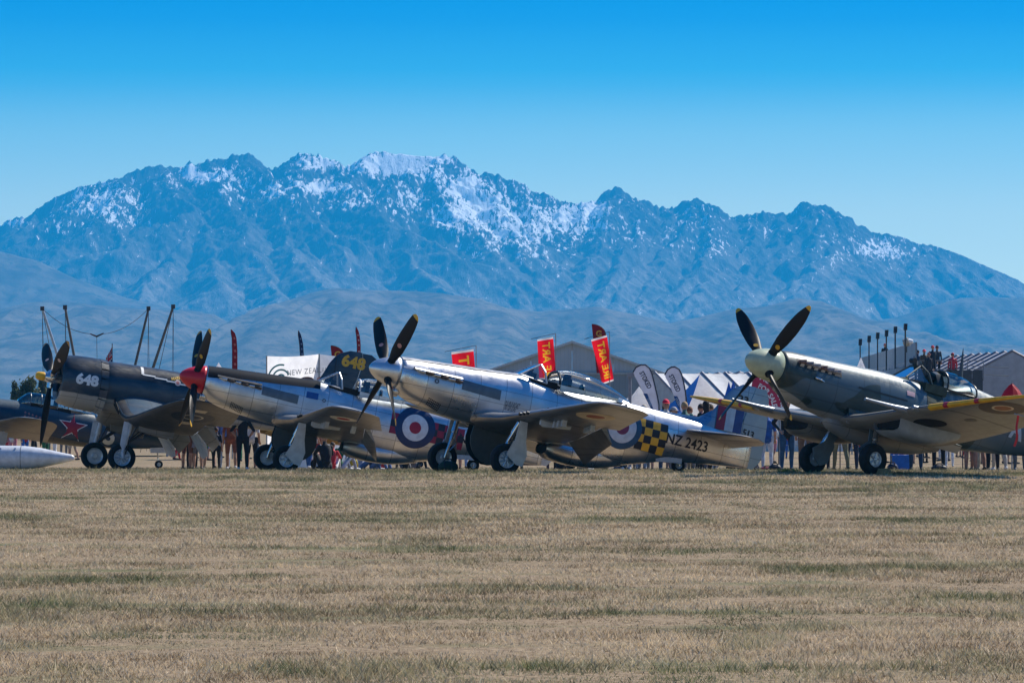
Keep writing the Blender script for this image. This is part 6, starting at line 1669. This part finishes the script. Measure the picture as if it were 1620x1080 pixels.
# ---- trees behind the left edge
def tree(label, px, py, D, hgt, wid, seed):
    c = at(px, py, D); g0 = gz(D); top = c.z - g0
    root = thing('tree', label, 'tree', (c.x, D, g0)); rr = random.Random(seed)
    g = MB(); g.tube([(0, 0, 0), (.1, 0, top * .35), (-.1, .1, top * .65), (0, 0, top * .93)], [.28, .22, .13, .03], 8)
    for k in range(9):
        z = top * (.25 + .07 * k); a = rr.uniform(0, 6.28); l = wid * .7 * (1 - k / 12); g.tube([(0, 0, z), (math.cos(a) * l * .5, math.sin(a) * l * .5, z + l * .5), (math.cos(a) * l, math.sin(a) * l, z + l * .9)], [.08, .05, .015], 6)
    g.build('trunk', mat('bark', (.12, .095, .07), .9), root)
    rng = np.random.default_rng(seed); n = 5200
    cl = [(rr.uniform(-1, 1) * wid * .75, rr.uniform(-1, 1) * wid * .75, top * rr.uniform(.22, .95)) for _ in range(46)]
    cl = [(x * (1 - (z / top) ** 2 * .7), y * (1 - (z / top) ** 2 * .7), z) for x, y, z in cl]
    C = np.array(cl)[rng.integers(0, len(cl), n)] + rng.normal(0, 1, (n, 3)) * np.array([wid * .17, wid * .17, top * .045])
    s = rng.uniform(.06, .15, n)[:, None]; a = rng.normal(0, 1, (n, 3)); a /= np.linalg.norm(a, axis=1)[:, None]; b = rng.normal(0, 1, (n, 3)); b -= (a * b).sum(1)[:, None] * a; b /= np.linalg.norm(b, axis=1)[:, None]
    V = np.stack([C - a * s, C + b * s * .6, C + a * s, C - b * s * .6], 1).reshape(-1, 3)
    g = MB(); g.v = V.tolist(); g.f = [(4 * i, 4 * i + 1, 4 * i + 2, 4 * i + 3) for i in range(n)]; g.mi = [0] * n
    g.build('crown', cloth_mat('willow_leaves', (.085, .105, .05), .35), root)
tree('rounded green willow tree beyond the star fighter canopy', 44, 596, 300, 8, 1.05, 5)
tree('slim green poplar tree left of the willow tree', 24, 606, 310, 7, .42, 8)
tree('green tree half hidden behind the lower blade of the navy fighter', 68, 602, 305, 7, .5, 12)
# ------------------------------------------------------------------ people
def capsule_parts(pose):
    """returns list of (zone, points, radii) describing one body; z up, facing -y, feet at z=0"""
    P = {}
    out = []
    if pose == 'stand' or pose == 'hip' or pose == 'walk' or pose == 'back':
        hz, kz, az = .93, .50, .09
        st = .16 if pose == 'walk' else .0
        for s in (-1, 1):
            fy = -s * st
            hip = (s * .095, 0, hz); kn = (s * .115, -.02 + fy * .45, kz); an = (s * .12, .03 + fy, az + (.03 if s * st < 0 else 0))
            out.append(('thigh', [hip, ((hip[0] + kn[0]) / 2, (hip[1] + kn[1]) / 2 - .01, .72), kn], [.098, .085, .062]))
            out.append(('shin', [kn, (kn[0], (kn[1] + an[1]) / 2 + .02, .33), an], [.062, .058, .042]))
            out.append(('shoe', [(an[0], an[1] + .05, an[2] - .035), (an[0] + s * .01, an[1] - .06, an[2] - .045), (an[0] + s * .02, an[1] - .17, an[2] - .055)], [(.042), (.044), (.034)]))
        out.append(('top', [(0, 0, .90), (0, .0, 1.02), (0, -.005, 1.15), (0, 0, 1.30), (0, .01, 1.42), (0, .01, 1.47)], [(.155, .115), (.15, .105), (.155, .105), (.175, .115), (.15, .10), (.07, .07)]))
        sh = 1.405; neck = 1.47; hy = 0.0
        for s in (-1, 1):
            a = (s * .165, .01, sh)
            if pose == 'hip' or (pose == 'back' and s > 0):
                el = (s * .33, .06, 1.16); wr = (s * .20, -.08, .99)
            elif pose == 'walk':
                el = (s * .225, s * .06, 1.14); wr = (s * .24, s * .06 - .10, .90)
            else:
                el = (s * .22, .03, 1.14); wr = (s * .235, -.05, .89)
            out.append(('sleeve', [a, tuple((a[i] + el[i]) / 2 for i in range(3)), el], [.062, .054, .046]))
            out.append(('arm', [el, tuple((el[i] + wr[i]) / 2 for i in range(3)), wr], [.044, .040, .028]))
            d = Vector(wr) - Vector(el); d.normalize(); w = Vector(wr)
            out += hand(w, d, s)
    elif pose == 'sit':          # on the ground, knees drawn up
        for s in (-1, 1):
            hip = (s * .10, .05, .12); kn = (s * .14, -.34, .44); an = (s * .13, -.55, .09)
            out.append(('thigh', [hip, (s * .12, -.15, .29), kn], [.10, .085, .062])); out.append(('shin', [kn, (s * .135, -.47, .27), an], [.062, .056, .042]))
            out.append(('shoe', [(s * .13, -.50, .05), (s * .13, -.62, .05), (s * .14, -.74, .04)], [.04, .044, .034]))
        out.append(('top', [(0, .06, .12), (0, .10, .26), (0, .09, .40), (0, .04, .54), (0, .0, .66), (0, -.01, .71)], [(.165, .13), (.155, .12), (.155, .11), (.175, .115), (.15, .10), (.07, .07)]))
        sh = .645
        for s in (-1, 1):
            a = (s * .165, .0, sh); el = (s * .25, -.14, .45); wr = (s * .12, -.32, .46)
            out.append(('sleeve', [a, tuple((a[i] + el[i]) / 2 for i in range(3)), el], [.062, .054, .046])); out.append(('arm', [el, tuple((el[i] + wr[i]) / 2 for i in range(3)), wr], [.044, .04, .028]))
            d = (Vector(wr) - Vector(el)).normalized(); out += hand(Vector(wr), d, s)
        neck = .71; hy = -.02
    elif pose == 'kneel':        # kneeling, sitting back on the heels
        for s in (-1, 1):
            hip = (s * .10, .08, .34); kn = (s * .14, -.30, .08); an = (s * .12, .18, .07)
            out.append(('thigh', [hip, (s * .12, -.1, .25), kn], [.10, .09, .065])); out.append(('shin', [kn, (s * .13, -.05, .08), an], [.062, .058, .042]))
            out.append(('shoe', [(s * .12, .18, .06), (s * .12, .27, .09), (s * .12, .31, .03)], [.04, .04, .03]))
        out.append(('top', [(0, .08, .32), (0, .08, .46), (0, .05, .60), (0, .01, .75), (0, -.02, .87), (0, -.02, .92)], [(.165, .125), (.155, .115), (.155, .11), (.175, .115), (.15, .10), (.07, .07)]))
        for s in (-1, 1):
            a = (s * .165, -.01, .855); el = (s * .24, -.08, .62); wr = (s * .15, -.28, .52)
            out.append(('sleeve', [a, tuple((a[i] + el[i]) / 2 for i in range(3)), el], [.062, .054, .046])); out.append(('arm', [el, tuple((el[i] + wr[i]) / 2 for i in range(3)), wr], [.044, .04, .028]))
            d = (Vector(wr) - Vector(el)).normalized(); out += hand(Vector(wr), d, s)
        neck = .92; hy = -.04
    hb = (0, hy, neck)
    out.append(('skin', [(0, hy, neck - .04), (0, hy - .01, neck + .05), (0, hy - .02, neck + .10)], [.055, .052, .06]))
    hc = neck + .165
    out.append(('skin', [(0, hy - .02, hc - .10), (0, hy - .025, hc - .06), (0, hy - .01, hc), (0, hy, hc + .06), (0, hy + .005, hc + .10), (0, hy + .005, hc + .118)], [(.040, .050), (.058, .074), (.074, .092), (.076, .094), (.058, .07), (.02, .024)]))
    out.append(('skin', [(0, hy - .095, hc + .025), (0, hy - .118, hc - .018), (0, hy - .10, hc - .03)], [.012, .016, .012]))
    for s in (-1, 1): out.append(('skin', [(s * .074, hy + .005, hc + .03), (s * .082, hy + .012, hc), (s * .076, hy + .005, hc - .03)], [.010, .016, .010]))
    return out, (hy, hc)
def hand(w, d, s):
    up = Vector((0, -1, 0)) if abs(d.y) < .7 else Vector((0, 0, 1)); a = d.cross(up).normalized(); n = a.cross(d).normalized()
    o = [('skin', [tuple(w), tuple(w + d * .05), tuple(w + d * .09)], [(.026, .022), (.040, .022), (.040, .018)])]
    for i, (k, l) in enumerate(((-.030, .055), (-.010, .068), (.010, .072), (.030, .064))):
        b = w + d * .085 + a * k; o.append(('skin', [tuple(b), tuple(b + d * l * .5 + n * .008), tuple(b + d * l * .85 + n * .026)], [.010, .0095, .008]))
    b = w + d * .03 + a * .034 * -1; o.append(('skin', [tuple(b), tuple(b + d * .035 - a * .024 + n * .01), tuple(b + d * .065 - a * .028 + n * .02)], [.013, .011, .009]))
    return o
ZONES = ['skin', 'top', 'sleeve', 'arm', 'thigh', 'shin', 'shoe']
_bodies = {}
def body_mesh(pose, skirt=False):
    key = (pose, skirt)
    if key in _bodies: return _bodies[key]
    parts, head = capsule_parts(pose)
    mb = MB()
    for z, pts, rr in parts:
        pts = [Vector(p) for p in pts]
        # rounded ends
        r0 = rr[0] if not hasattr(rr[0], '__len__') else rr[0]; mb.tube(pts, rr, 12)
        for p, r in ((pts[0], rr[0]), (pts[-1], rr[-1])):
            r_ = min(r) if hasattr(r, '__len__') else r
            mb.lathe([(r_ * math.sin(t), r_ * math.cos(t)) for t in np.linspace(-math.pi / 2, math.pi / 2, 7)], 10, 'z', tuple(p))
    if skirt and pose != 'sit':
        mb.rings([[(.19 * k * math.cos(t), .14 * k * math.sin(t), z) for t in np.linspace(0, 2 * math.pi, 17)[:-1]] for z, k in ((1.0, .85), (.85, 1.05), (.66, 1.25))])
    me = mb.mesh('person_body', [])
    o = bpy.data.objects.new('tmp_body', me); COL.objects.link(o)
    md = o.modifiers.new('r', 'REMESH'); md.mode = 'VOXEL'; md.voxel_size = .013
    sm = o.modifiers.new('s', 'SMOOTH'); sm.factor = .5; sm.iterations = 2
    dc = o.modifiers.new('d', 'DECIMATE'); dc.ratio = .22
    bpy.context.view_layer.update()
    nm = bpy.data.meshes.new_from_object(o.evaluated_get(bpy.context.evaluated_depsgraph_get()))
    bpy.data.objects.remove(o, do_unlink=True)
    n = len(nm.polygons); C = np.empty(n * 3); nm.polygons.foreach_get('center', C); C = C.reshape(-1, 3)
    best = np.full(n, 1e9); zi = np.zeros(n, dtype=np.int32)
    for z, pts, rr in parts:
        for i in range(len(pts) - 1):
            a, b = np.array(pts[i]), np.array(pts[i + 1]); ab = b - a; t = np.clip(((C - a) @ ab) / (ab @ ab), 0, 1)
            ra, rb = [(max(r) if hasattr(r, '__len__') else r) for r in (rr[i], rr[i + 1])]
            dd = np.linalg.norm(C - (a + t[:, None] * ab), axis=1) - (ra + (rb - ra) * t)
            k = dd < best; best[k] = dd[k]; zi[k] = ZONES.index(z)
    if skirt and pose != 'sit': zi[(C[:, 2] > .66) & (C[:, 2] < .95) & (np.abs(C[:, 0]) < .26) & np.isin(zi, [1, 4, 5])] = ZONES.index('thigh')
    for k in range(len(ZONES)): nm.materials.append(None)
    nm.polygons.foreach_set('material_index', zi); nm.polygons.foreach_set('use_smooth', [True] * n); nm.update()
    _bodies[key] = (nm, head)
    return _bodies[key]
_cl = {}
def cloth(c, nm='cloth'):
    key = (c, nm)
    if key not in _cl: _cl[key] = mat(nm, c, .85, 0, .22, 9, .3)
    return _cl[key]
SK = [(.42, .24, .165), (.50, .30, .215), (.33, .18, .12)]
def person(label, px, D, pose='stand', rot=0, top=(.1, .1, .1), legs=(.02, .025, .04), shoe=(.03, .03, .03), shorts=False, short_sleeve=True, hair=(.05, .03, .02), cap=None, skirt=False, scale=1.0, skin=0, group=None, z=None, x=None, longhair=False):
    me, (hy, hc) = body_mesh(pose, skirt)
    loc = (x if x is not None else (px - 810) * D / F, D, z if z is not None else gz(D))
    root = thing('person', label, 'person', loc, (0, 0, rad(rot)), group)
    root.scale = (scale,) * 3
    b = bpy.data.objects.new('body', me); COL.objects.link(b); b.parent = root
    sk = cloth(SK[skin], 'skin'); lm = cloth(legs, 'trouser_cloth'); tm = cloth(top, 'shirt_cloth')
    for i, m in enumerate([sk, tm, tm, sk if short_sleeve else tm, lm, sk if shorts or skirt else lm, cloth(shoe, 'shoe_leather')]):
        b.material_slots[i].link = 'OBJECT'; b.material_slots[i].material = m
    # hair: shell round the back and top of the skull
    g = MB(); rings = []
    for t in np.linspace(0.02, 1.75, 9):
        r = []
        for j in range(20):
            a = 2 * math.pi * j / 20; front = max(0, -math.sin(a))
            tt = t * (1 - .52 * front)
            r.append((.086 * math.sin(tt) * math.cos(a), hy + .008 + .106 * math.sin(tt) * math.sin(a), hc + .022 + .108 * math.cos(tt)))
        rings.append(r)
    if longhair: rings.append([(p[0] * 1.05, p[1] * 1.0 + .01, p[2] - .14 * max(0, (p[1] - hy + .04) / .12)) for p in rings[-1]])
    g.rings(rings, cap=False); g.build('hair', cloth(hair, 'hair'), root, smooth=True)
    if cap:
        g = MB(); g.rings([[(.093 * math.sin(t) * math.cos(a), hy + .004 + .113 * math.sin(t) * math.sin(a), hc + .032 + .112 * math.cos(t)) for a in np.linspace(0, 2 * math.pi, 21)[:-1]] for t in np.linspace(.02, 1.45, 7)], cap=False)
        g.rings([[(.085 * u, hy - .09 - .085 * math.sqrt(max(0, 1 - u * u)) * k, hc + .045 - .012 * k) for u in np.linspace(-1, 1, 9)] for k in (0, 1)], cap=False, close=False)
        g.build('cap', cloth(cap, 'cap_cloth'), root, smooth=True)
    for s in (-1, 1):
        g = MB(); g.lathe([(-.010, .003), (0, .010), (.010, .003)], 8, 'x', (s * .031, hy - .094, hc + .018)); g.build('eye', A_DARK, root)
    return root
NV, BK, JN, KH, WH, GY_, BR = (.012, .018, .045), (.012, .012, .014), (.030, .065, .13), (.24, .20, .13), (.62, .62, .62), (.16, .16, .17), (.17, .115, .085)
Dp = 122
P_ = person
# left group, seen below the navy fighter's wing
P_('standing bare-legged person in brown shorts beside the pale flap', 296, Dp, 'stand', 160, BR, (.16, .07, .05), shorts=True, skin=0)
P_('standing person in black trousers left of the woman in a skirt', 304, Dp + 2, 'stand', 180, GY_, BK)
P_('standing bare-legged woman in a short grey skirt below the cranked wing', 313, Dp, 'back', 170, (.2, .2, .26), (.22, .22, .27), skirt=True, skin=1, longhair=True, hair=(.22, .13, .06))
P_('person in bright green shorts below the drooped flap', 331, Dp + 6, 'walk', 200, BK, (.01, .20, .05), shorts=True)
P_('small child in dark jeans right of the green shorts', 342, Dp - 1, 'stand', 180, NV, BK, scale=.72)
P_('person in pale blue trousers beside the bare-legged person in white', 355, Dp + 1, 'stand', 190, (.1, .2, .5), (.36, .42, .52))
P_('bare-legged person in white shoes and rust shorts', 366, Dp, 'walk', 185, (.30, .1, .06), (.22, .09, .06), WH, shorts=True, skin=0)
P_('tall person in black trousers left of the red-nosed fighter wheels', 384, Dp - 2, 'hip', 180, BK, BK, WH)
P_('person in white shirt and black shorts just left of the wheel', 398, Dp + 3, 'stand', 170, WH, BK, shorts=True)
# between the wheel door and the scoop of the red-nosed fighter
P_('walking person in blue jeans right of the big silver gear door', 489, Dp + 4, 'walk', 150, (.5, .25, .25), (.03, .10, .28), WH, skin=1)
P_('person in maroon trousers behind the gear door', 497, Dp + 8, 'stand', 180, WH, (.22, .03, .04))
P_('seated person in black with a cap left of the red and white child', 514, 113, 'sit', 200, BK, BK, BK, short_sleeve=False, cap=(.05, .05, .06), scale=1.02)
P_('child in red and white top sitting under the scoop', 526, 114, 'sit', 170, (.55, .03, .04), WH, scale=.8)
P_('person in dark green top sitting on the grass under the scoop', 539, 115, 'sit', 140, (.012, .10, .05), (.30, .34, .45), WH, short_sleeve=False, scale=.9)
P_('person in mustard yellow top kneeling under the scoop', 558, 116, 'kneel', 180, (.42, .32, .02), (.42, .32, .02), BK, short_sleeve=False, scale=.72)
P_('person in blue jeans sitting right of the mustard yellow top', 575, 117, 'sit', 90, (.28, .34, .50), (.05, .11, .26), WH, scale=.85)
P_('person in blue checked shirt sitting beside the blue jeans', 593, 117, 'sit', 60, (.12, .20, .42), (.09, .16, .34), BK, scale=.85, short_sleeve=False)
P_('person in red top sitting behind the roundel of the red-nosed fighter', 603, 119, 'sit', 180, (.30, .02, .04), BK, scale=.85)
P_('standing dark-trousered person behind the roundel fuselage', 622, 126, 'stand', 180, NV, BK)
P_('person in black sitting low behind the roundel fuselage', 641, 120, 'sit', 200, BK, GY_, scale=.85)
P_('person in grey sitting left of the far wheel of the checkered fighter', 656, 121, 'sit', 150, GY_, BK, scale=.85)
P_('person in white top and black shorts behind the far wheel', 722, 122, 'stand', 180, WH, BK, shorts=True)
P_('person in pale blue trousers behind the big belly doors', 733, 124, 'walk', 170, BK, (.25, .34, .5))
P_('bare-legged person in cream top behind the far wheel leg', 713, 126, 'stand', 190, (.6, .52, .42), (.45, .36, .28), shorts=True)
# below the belly of the checkered fighter
P_('person in black sitting on the ground below the wing flap', 888, 116, 'sit', 190, BK, BK, scale=.8)
P_('person in dark clothes with white shoes sitting below the scoop', 905, 115, 'sit', 80, BK, BK, WH, scale=.8)
P_('person in charcoal sitting right of the white shoes', 922, 116, 'sit', 160, GY_, BK, WH, scale=.8)
P_('person in maroon sitting below the teal roundel', 940, 117, 'sit', 200, (.12, .02, .03), GY_, WH, scale=.8)
P_('person in black with white trainers reclining below the checkered band', 958, 115, 'sit', 70, BK, BK, WH, scale=.82)
P_('person in navy jeans kneeling left of the pale blue jeans', 986, 114, 'kneel', 200, NV, JN, WH, short_sleeve=False, scale=.9)
P_('standing person in pale blue jeans below the checkered band', 1014, 116, 'stand', 190, (.35, .38, .42), (.20, .30, .42), GY_)
P_('bare-legged person left of the tail wheel', 1026, 119, 'stand', 170, BR, (.2, .16, .12), shorts=True, skin=1)
P_('person with tanned legs standing behind the tail wheel', 1062, 121, 'stand', 180, (.3, .3, .3), (.13, .05, .05), shorts=True)
P_('person with tanned legs standing right of the tail wheel', 1087, 121, 'stand', 180, (.2, .22, .3), (.16, .06, .05), shorts=True)
P_('person in black sitting right of the tail wheel', 1101, 115, 'sit', 180, BK, BK, scale=.85)
P_('person in dark purple sitting with crossed arms under the tail', 1117, 115, 'sit', 210, (.05, .03, .07), BK, scale=.85, short_sleeve=False)
P_('person in black with white socks stretched out under the tail', 1130, 114, 'sit', 100, BK, WH, WH, scale=.82)
P_('person in black sitting below the rudder, left of the reclining one', 1158, 114, 'sit', 120, BK, BK, scale=.88, short_sleeve=False)
P_('person in slate jeans reclining below the rudder', 1172, 115, 'sit', 75, GY_, (.06, .07, .1), BK, scale=.86)
P_('person in black sitting beside the rudder edge', 1190, 114, 'kneel', 180, BK, BK, scale=.66)
# heads above the rear fuselage
P_('bearded person in red cap and white shirt above the rear fuselage', 1053.5, 106, 'hip', 8, WH, JN, cap=(.62, .012, .045), hair=(.06, .03, .02), scale=1.05, longhair=True)
P_('person in a pale cap left of the blue-green prop blade', 1019, 112, 'stand', 170, (.2, .2, .2), GY_, cap=(.42, .38, .33), hair=(.06, .05, .04), scale=1.02)
P_('grey-haired person at the sloping canopy rear edge', 997, 114, 'stand', 180, BR, GY_, hair=(.35, .32, .3), scale=1.0)
P_('short person in grey cap beside the red-capped one', 1066, 105, 'stand', 60, NV, GY_, cap=(.33, .31, .32), hair=(.1, .06, .04), scale=.93)
P_('blond person in green top seen from behind above the fuselage', 1083, 107, 'stand', 180, (.06, .15, .13), KH, hair=(.34, .23, .12), scale=1.03)
P_('brown-haired person behind the blond one', 1091, 111, 'stand', 170, (.35, .05, .12), GY_, hair=(.14, .06, .03), scale=.99)
P_('person in black cap and black top below the far wing tip', 1117, 106, 'stand', 185, BK, BK, cap=(.012, .012, .016), hair=(.02, .015, .012), scale=1.03, longhair=True)
P_('person in white shirt close behind the black-capped one', 1124, 110, 'stand', 175, WH, GY_, hair=(.08, .05, .03), scale=1.02)
P_('dark-haired person left of the black-capped one', 1109, 112, 'stand', 170, (.25, .14, .14), BK, hair=(.03, .02, .016), scale=1.04)
# right-hand side
P_('person in white trousers and blue top right of the rudder', 1213.5, 117, 'stand', 180, (.02, .09, .32), (.55, .57, .6), WH)
P_('person in blue jeans and black jacket under the far wing', 1245, 105, 'hip', 10, BK, (.025, .075, .15), (.04, .04, .05), short_sleeve=False, scale=1.06)
P_('person in long brown coat and trousers right of the blue jeans', 1274, 107, 'stand', 170, BR, BR, (.05, .04, .03), short_sleeve=False, scale=1.05)
P_('person in black between the brown coat and the wheel cover', 1293, 109, 'stand', 180, BK, BK, short_sleeve=False, scale=1.04)
P_('person in red jacket behind the wheel cover', 1303, 111, 'stand', 175, (.42, .012, .015), BK, short_sleeve=False, scale=1.04)
P_('person in olive cargo trousers between the two main wheels', 1330, 105, 'walk', 200, KH, (.17, .155, .085), (.05, .045, .035), scale=1.03)
P_('person in dark jeans left of the spoked main wheel', 1348, 108, 'stand', 180, NV, (.02, .03, .06), scale=1.0)
P_('bare-legged person in blue shorts right of the main wheel', 1432, 112, 'walk', 160, (.05, .2, .42), (.015, .05, .15), (.10, .04, .03), shorts=True)
P_('person in dark blue jeans standing right of the blue cloth', 1449, 104.5, 'stand', 180, NV, (.018, .045, .085), BK, scale=1.05)
P_('person in black trousers with black bag at the feet', 1485, 106, 'stand', 175, BK, BK, scale=1.0)
P_('distant person in white trousers beyond the wire fence', 1502, 150, 'stand', 180, (.3, .2, .25), (.62, .62, .64), WH)
P_('person in khaki shorts left of the other khaki shorts', 1536, 105, 'stand', 170, KH, (.14, .115, .075), BK, shorts=True, skin=2)
P_('person in khaki shorts with crossed legs, right of the first', 1547, 106, 'walk', 190, (.3, .3, .3), (.10, .085, .055), BK, shorts=True, skin=2)
P_('person in pale beige trousers beside the khaki shorts', 1555, 107.5, 'stand', 180, WH, (.42, .36, .27), (.2, .17, .13))
P_('person in black trousers near the hanging red streamer', 1571, 105.5, 'stand', 175, BK, BK)
P_('person in cream trousers behind the hanging red streamer', 1581, 107, 'walk', 190, (.4, .4, .4), (.48, .44, .38), WH)
P_('person in grey trousers at the right edge of the picture', 1613, 103.5, 'stand', 180, GY_, (.11, .11, .115), GY_)
# the stand's visitors
gx = lambda px, D: (px - 810) * D / F
for i, (lab, px, py, D, top, cap) in enumerate([
        ('person in red cap and dark top standing on the stand platform', 1475.5, 546, 219.5, (.02, .03, .05), (.5, .02, .04)), ('person in navy cap standing at the platform rail', 1482.5, 546, 219.8, (.04, .05, .07), (.01, .015, .05)),
        ('person in pink cap leaning over on the stand', 1462, 552, 220, (.12, .09, .06), (.6, .03, .08)), ('person in dark cap sitting by the end screen of the stand', 1452, 553, 221, (.02, .05, .12), (.02, .02, .03)),
        ('person in rust top sitting left of the two standing on the platform', 1469.5, 557, 219.2, (.03, .03, .04), (.25, .06, .05)), ('person in red at the edge of the marquee roof', 1507, 557.5, 219.5, (.45, .03, .05), (.4, .02, .03)),
        ('person in dark jacket looking over the grandstand screen', 1400, 543, 262, (.02, .025, .03), (.3, .05, .03))]):
    t = at(px, py, D); s_ = 1.0
    P_(lab, px, D, 'stand', 180 if i % 2 else 20, top, BK, cap=cap, z=t.z - 1.78, short_sleeve=False)
# distant spectators beyond the fence
rr = random.Random(12)
pal = [('blue', (.03, .12, .4)), ('white', WH), ('red', (.4, .02, .03)), ('black', BK), ('grey', GY_), ('pink', (.5, .2, .24)), ('green', (.03, .14, .06)), ('beige', (.4, .33, .25))]
k = 0
for reg, pxs in (('behind the wire fence', range(1360, 1620, 13)), ('below the far camouflaged wing', range(1195, 1320, 25)), ('below the navy wing', range(285, 400, 22)), ('below the roundel', range(480, 660, 26)), ('between star and white tank', range(6, 120, 16)), ('under the long pale belly', range(840, 1040, 28)), ('under the tail fin', range(1095, 1200, 24))):
    for n_, px in enumerate(pxs):
        c, col = pal[n_ % 8]; c2, col2 = pal[(n_ * 3 + 2 + n_ // 8) % 8]; D = rr.uniform(158, 185); sh_ = k % 3 == 0
        P_('small distant spectator in %s top and %s %s %s' % (c, c2, 'shorts' if sh_ else 'trousers', reg), px + rr.uniform(-4, 4), D, ['stand', 'walk', 'hip', 'back'][k % 4], rr.uniform(0, 360), col, col2, shorts=sh_, cap=col2 if k % 2 else None, group='distant spectators behind the aircraft', scale=rr.uniform(.9, 1.05)); k += 1
# ------------------------------------------------------------------ small things on the grass
def bag(label, px, D, w, h, d, m, cat='bag', name='bag'):
    c = ground_at(px, D); root = thing(name, label, cat, c)
    g = MB(); n = 24; rows = []
    for t in np.linspace(-1, 1, 13):
        k = max(.05, (1 - abs(t) ** 2.6)) ** .5
        rows.append([(w * t, d * k * math.cos(a) * (1 + .06 * math.sin(3 * a + t * 4)), h * .5 + h * .5 * k * math.sin(a) * (1 + .05 * math.sin(5 * t + a * 2))) for a in np.linspace(0, 2 * math.pi, n + 1)[:-1]])
    g.rings(rows); b = g.build('body', m, root, smooth=True)
    g = MB(); g.tube([(-w * .5, -d * .3, h * .93), (-w * .25, -d * .3, h * 1.18), (w * .25, -d * .3, h * 1.18), (w * .5, -d * .3, h * .93)], .014, 6); g.build('handle', A_BLACK, root)
    for x in (-.35, .35):
        g = MB(); g.rings([[(x * w + s_, d * 1.02 * math.cos(a), h * .5 + h * .515 * math.sin(a)) for a in np.linspace(0, 2 * math.pi, 25)[:-1]] for s_ in (-.014, .014)], cap=False); g.build('strap', A_BLACK, b)
bag('dark green canvas bag leaning on the far wheel of the checkered fighter', 709, 90.6, .22, .27, .16, mat('canvas_green', (.014, .035, .022), .85, 0, .25, 12, .3))
bag('black holdall on the grass right of the dark trousers', 1486, 103, .20, .17, .13, mat('nylon_black', (.014, .014, .016), .6))
bag('crimson bag lying on the grass behind the rudder', 1214, 110, .20, .12, .12, mat('bag_crimson', (.22, .01, .05), .8))
bag('black rucksack behind the far main wheel cover', 1226, 104, .16, .18, .12, mat('nylon_black', (.014, .014, .016), .6))
bag('dark blue cool bag right of the spoked main wheel', 1412, 108, .14, .2, .1, mat('bag_navy', (.015, .025, .06), .7))
def blue_cloth():
    D = 111; root = thing('folding_chair', 'bright blue folding chair behind the spoked main wheel', 'chair', ground_at(1424, D))
    m = mat('chair_blue', (.012, .12, .45), .7); st = M_POLE
    g = MB(); g.box((-.24, -.24, .40), (.24, .24, .43)); g.build('seat', m, root)
    g = MB(); g.rings([[(-.24, .22, .44), (.24, .22, .44), (.24, .25, .44), (-.24, .25, .44)], [(-.24, .30, .86), (.24, .30, .86), (.24, .33, .86), (-.24, .33, .86)]]); g.build('backrest', m, root)
    g = MB(); g.rings([[(-.23, -.25, .02), (.23, -.25, .02), (.23, -.235, .02), (-.23, -.235, .02)], [(-.24, -.25, .41), (.24, -.25, .41), (.24, -.235, .41), (-.24, -.235, .41)]]); g.build('leg_cloth', m, root)
    for x in (-.24, .24):
        g = MB(); g.tube([(x, -.22, 0), (x, .22, .42), (x, .33, .88)], .013, 6); g.build('leg', st, root)
        g = MB(); g.tube([(x, .24, 0), (x, -.22, .42)], .013, 6); g.build('leg', st, root)
blue_cloth()
def bench(label, px, D, w):
    root = thing('bench', label, 'bench', ground_at(px, D)); m = mat('bench_wood', (.05, .03, .045), .7)
    for y in (-.12, 0, .12):
        g = MB(); g.box((-w, y - .05, .40), (w, y + .05, .44)); g.build('slat', m, root)
    for x in (-w * .75, w * .75):
        g = MB(); g.box((x - .04, -.15, 0), (x + .04, .15, .40)); g.build('leg', m, root)
    g = MB(); g.box((-w * .75, -.02, .15), (w * .75, .02, .21)); g.build('stretcher', m, root)
bench('dark low bench seen below the big gear door', 846, 118, .50)
def tuft(label, px, D, h, n, seed):
    root = ground_at(px, D); rr = random.Random(seed); g = MB()
    for i in range(n):
        a = rr.uniform(0, 6.28); r = rr.uniform(0, .17); x, y = r * math.cos(a) * 1.6, r * math.sin(a); l = h * rr.uniform(.5, 1); b = rr.uniform(0, 6.28); e = l * rr.uniform(.1, .55)
        w = .006
        g.add([(x - w, y, 0), (x + w, y, 0), (x + math.cos(b) * e * .4 + w * .7, y + math.sin(b) * e * .4, l * .6), (x + math.cos(b) * e, y + math.sin(b) * e, l)], [(0, 1, 2), (0, 2, 3)])
    o = g.build('grass_tuft', cloth_mat('fresh_grass', (.16, .30, .05), .4)); o.location = root
    tag(o, label, 'grass tuft')
tuft('bright green grass tuft in front of the person in blue jeans', 1246, 86.5, .14, 170, 2)
tuft('small green grass tuft beside the far wheel of the checkered fighter', 672, 89, .09, 80, 3)
def chock(label, px, D, rot=0):
    root = thing('wheel_chock', label, 'wheel chock', ground_at(px, D), (0, 0, rad(rot)))
    g = MB(); g.prism([(-.10, 0), (.10, 0), (.02, .13), (-.02, .13)], -.16, .16); g.build('wedge', mat('chock_wood', (.30, .22, .10), .8), root)
    g = MB(); g.tube([(-.02, -.2, .08), (-.02, .2, .08)], .012, 6); g.build('rope', mat('rope', (.3, .26, .2), .9), root)
chock('small wooden wheel chock in front of the near wheel of the camouflaged fighter', 1399, 83.1, 36)
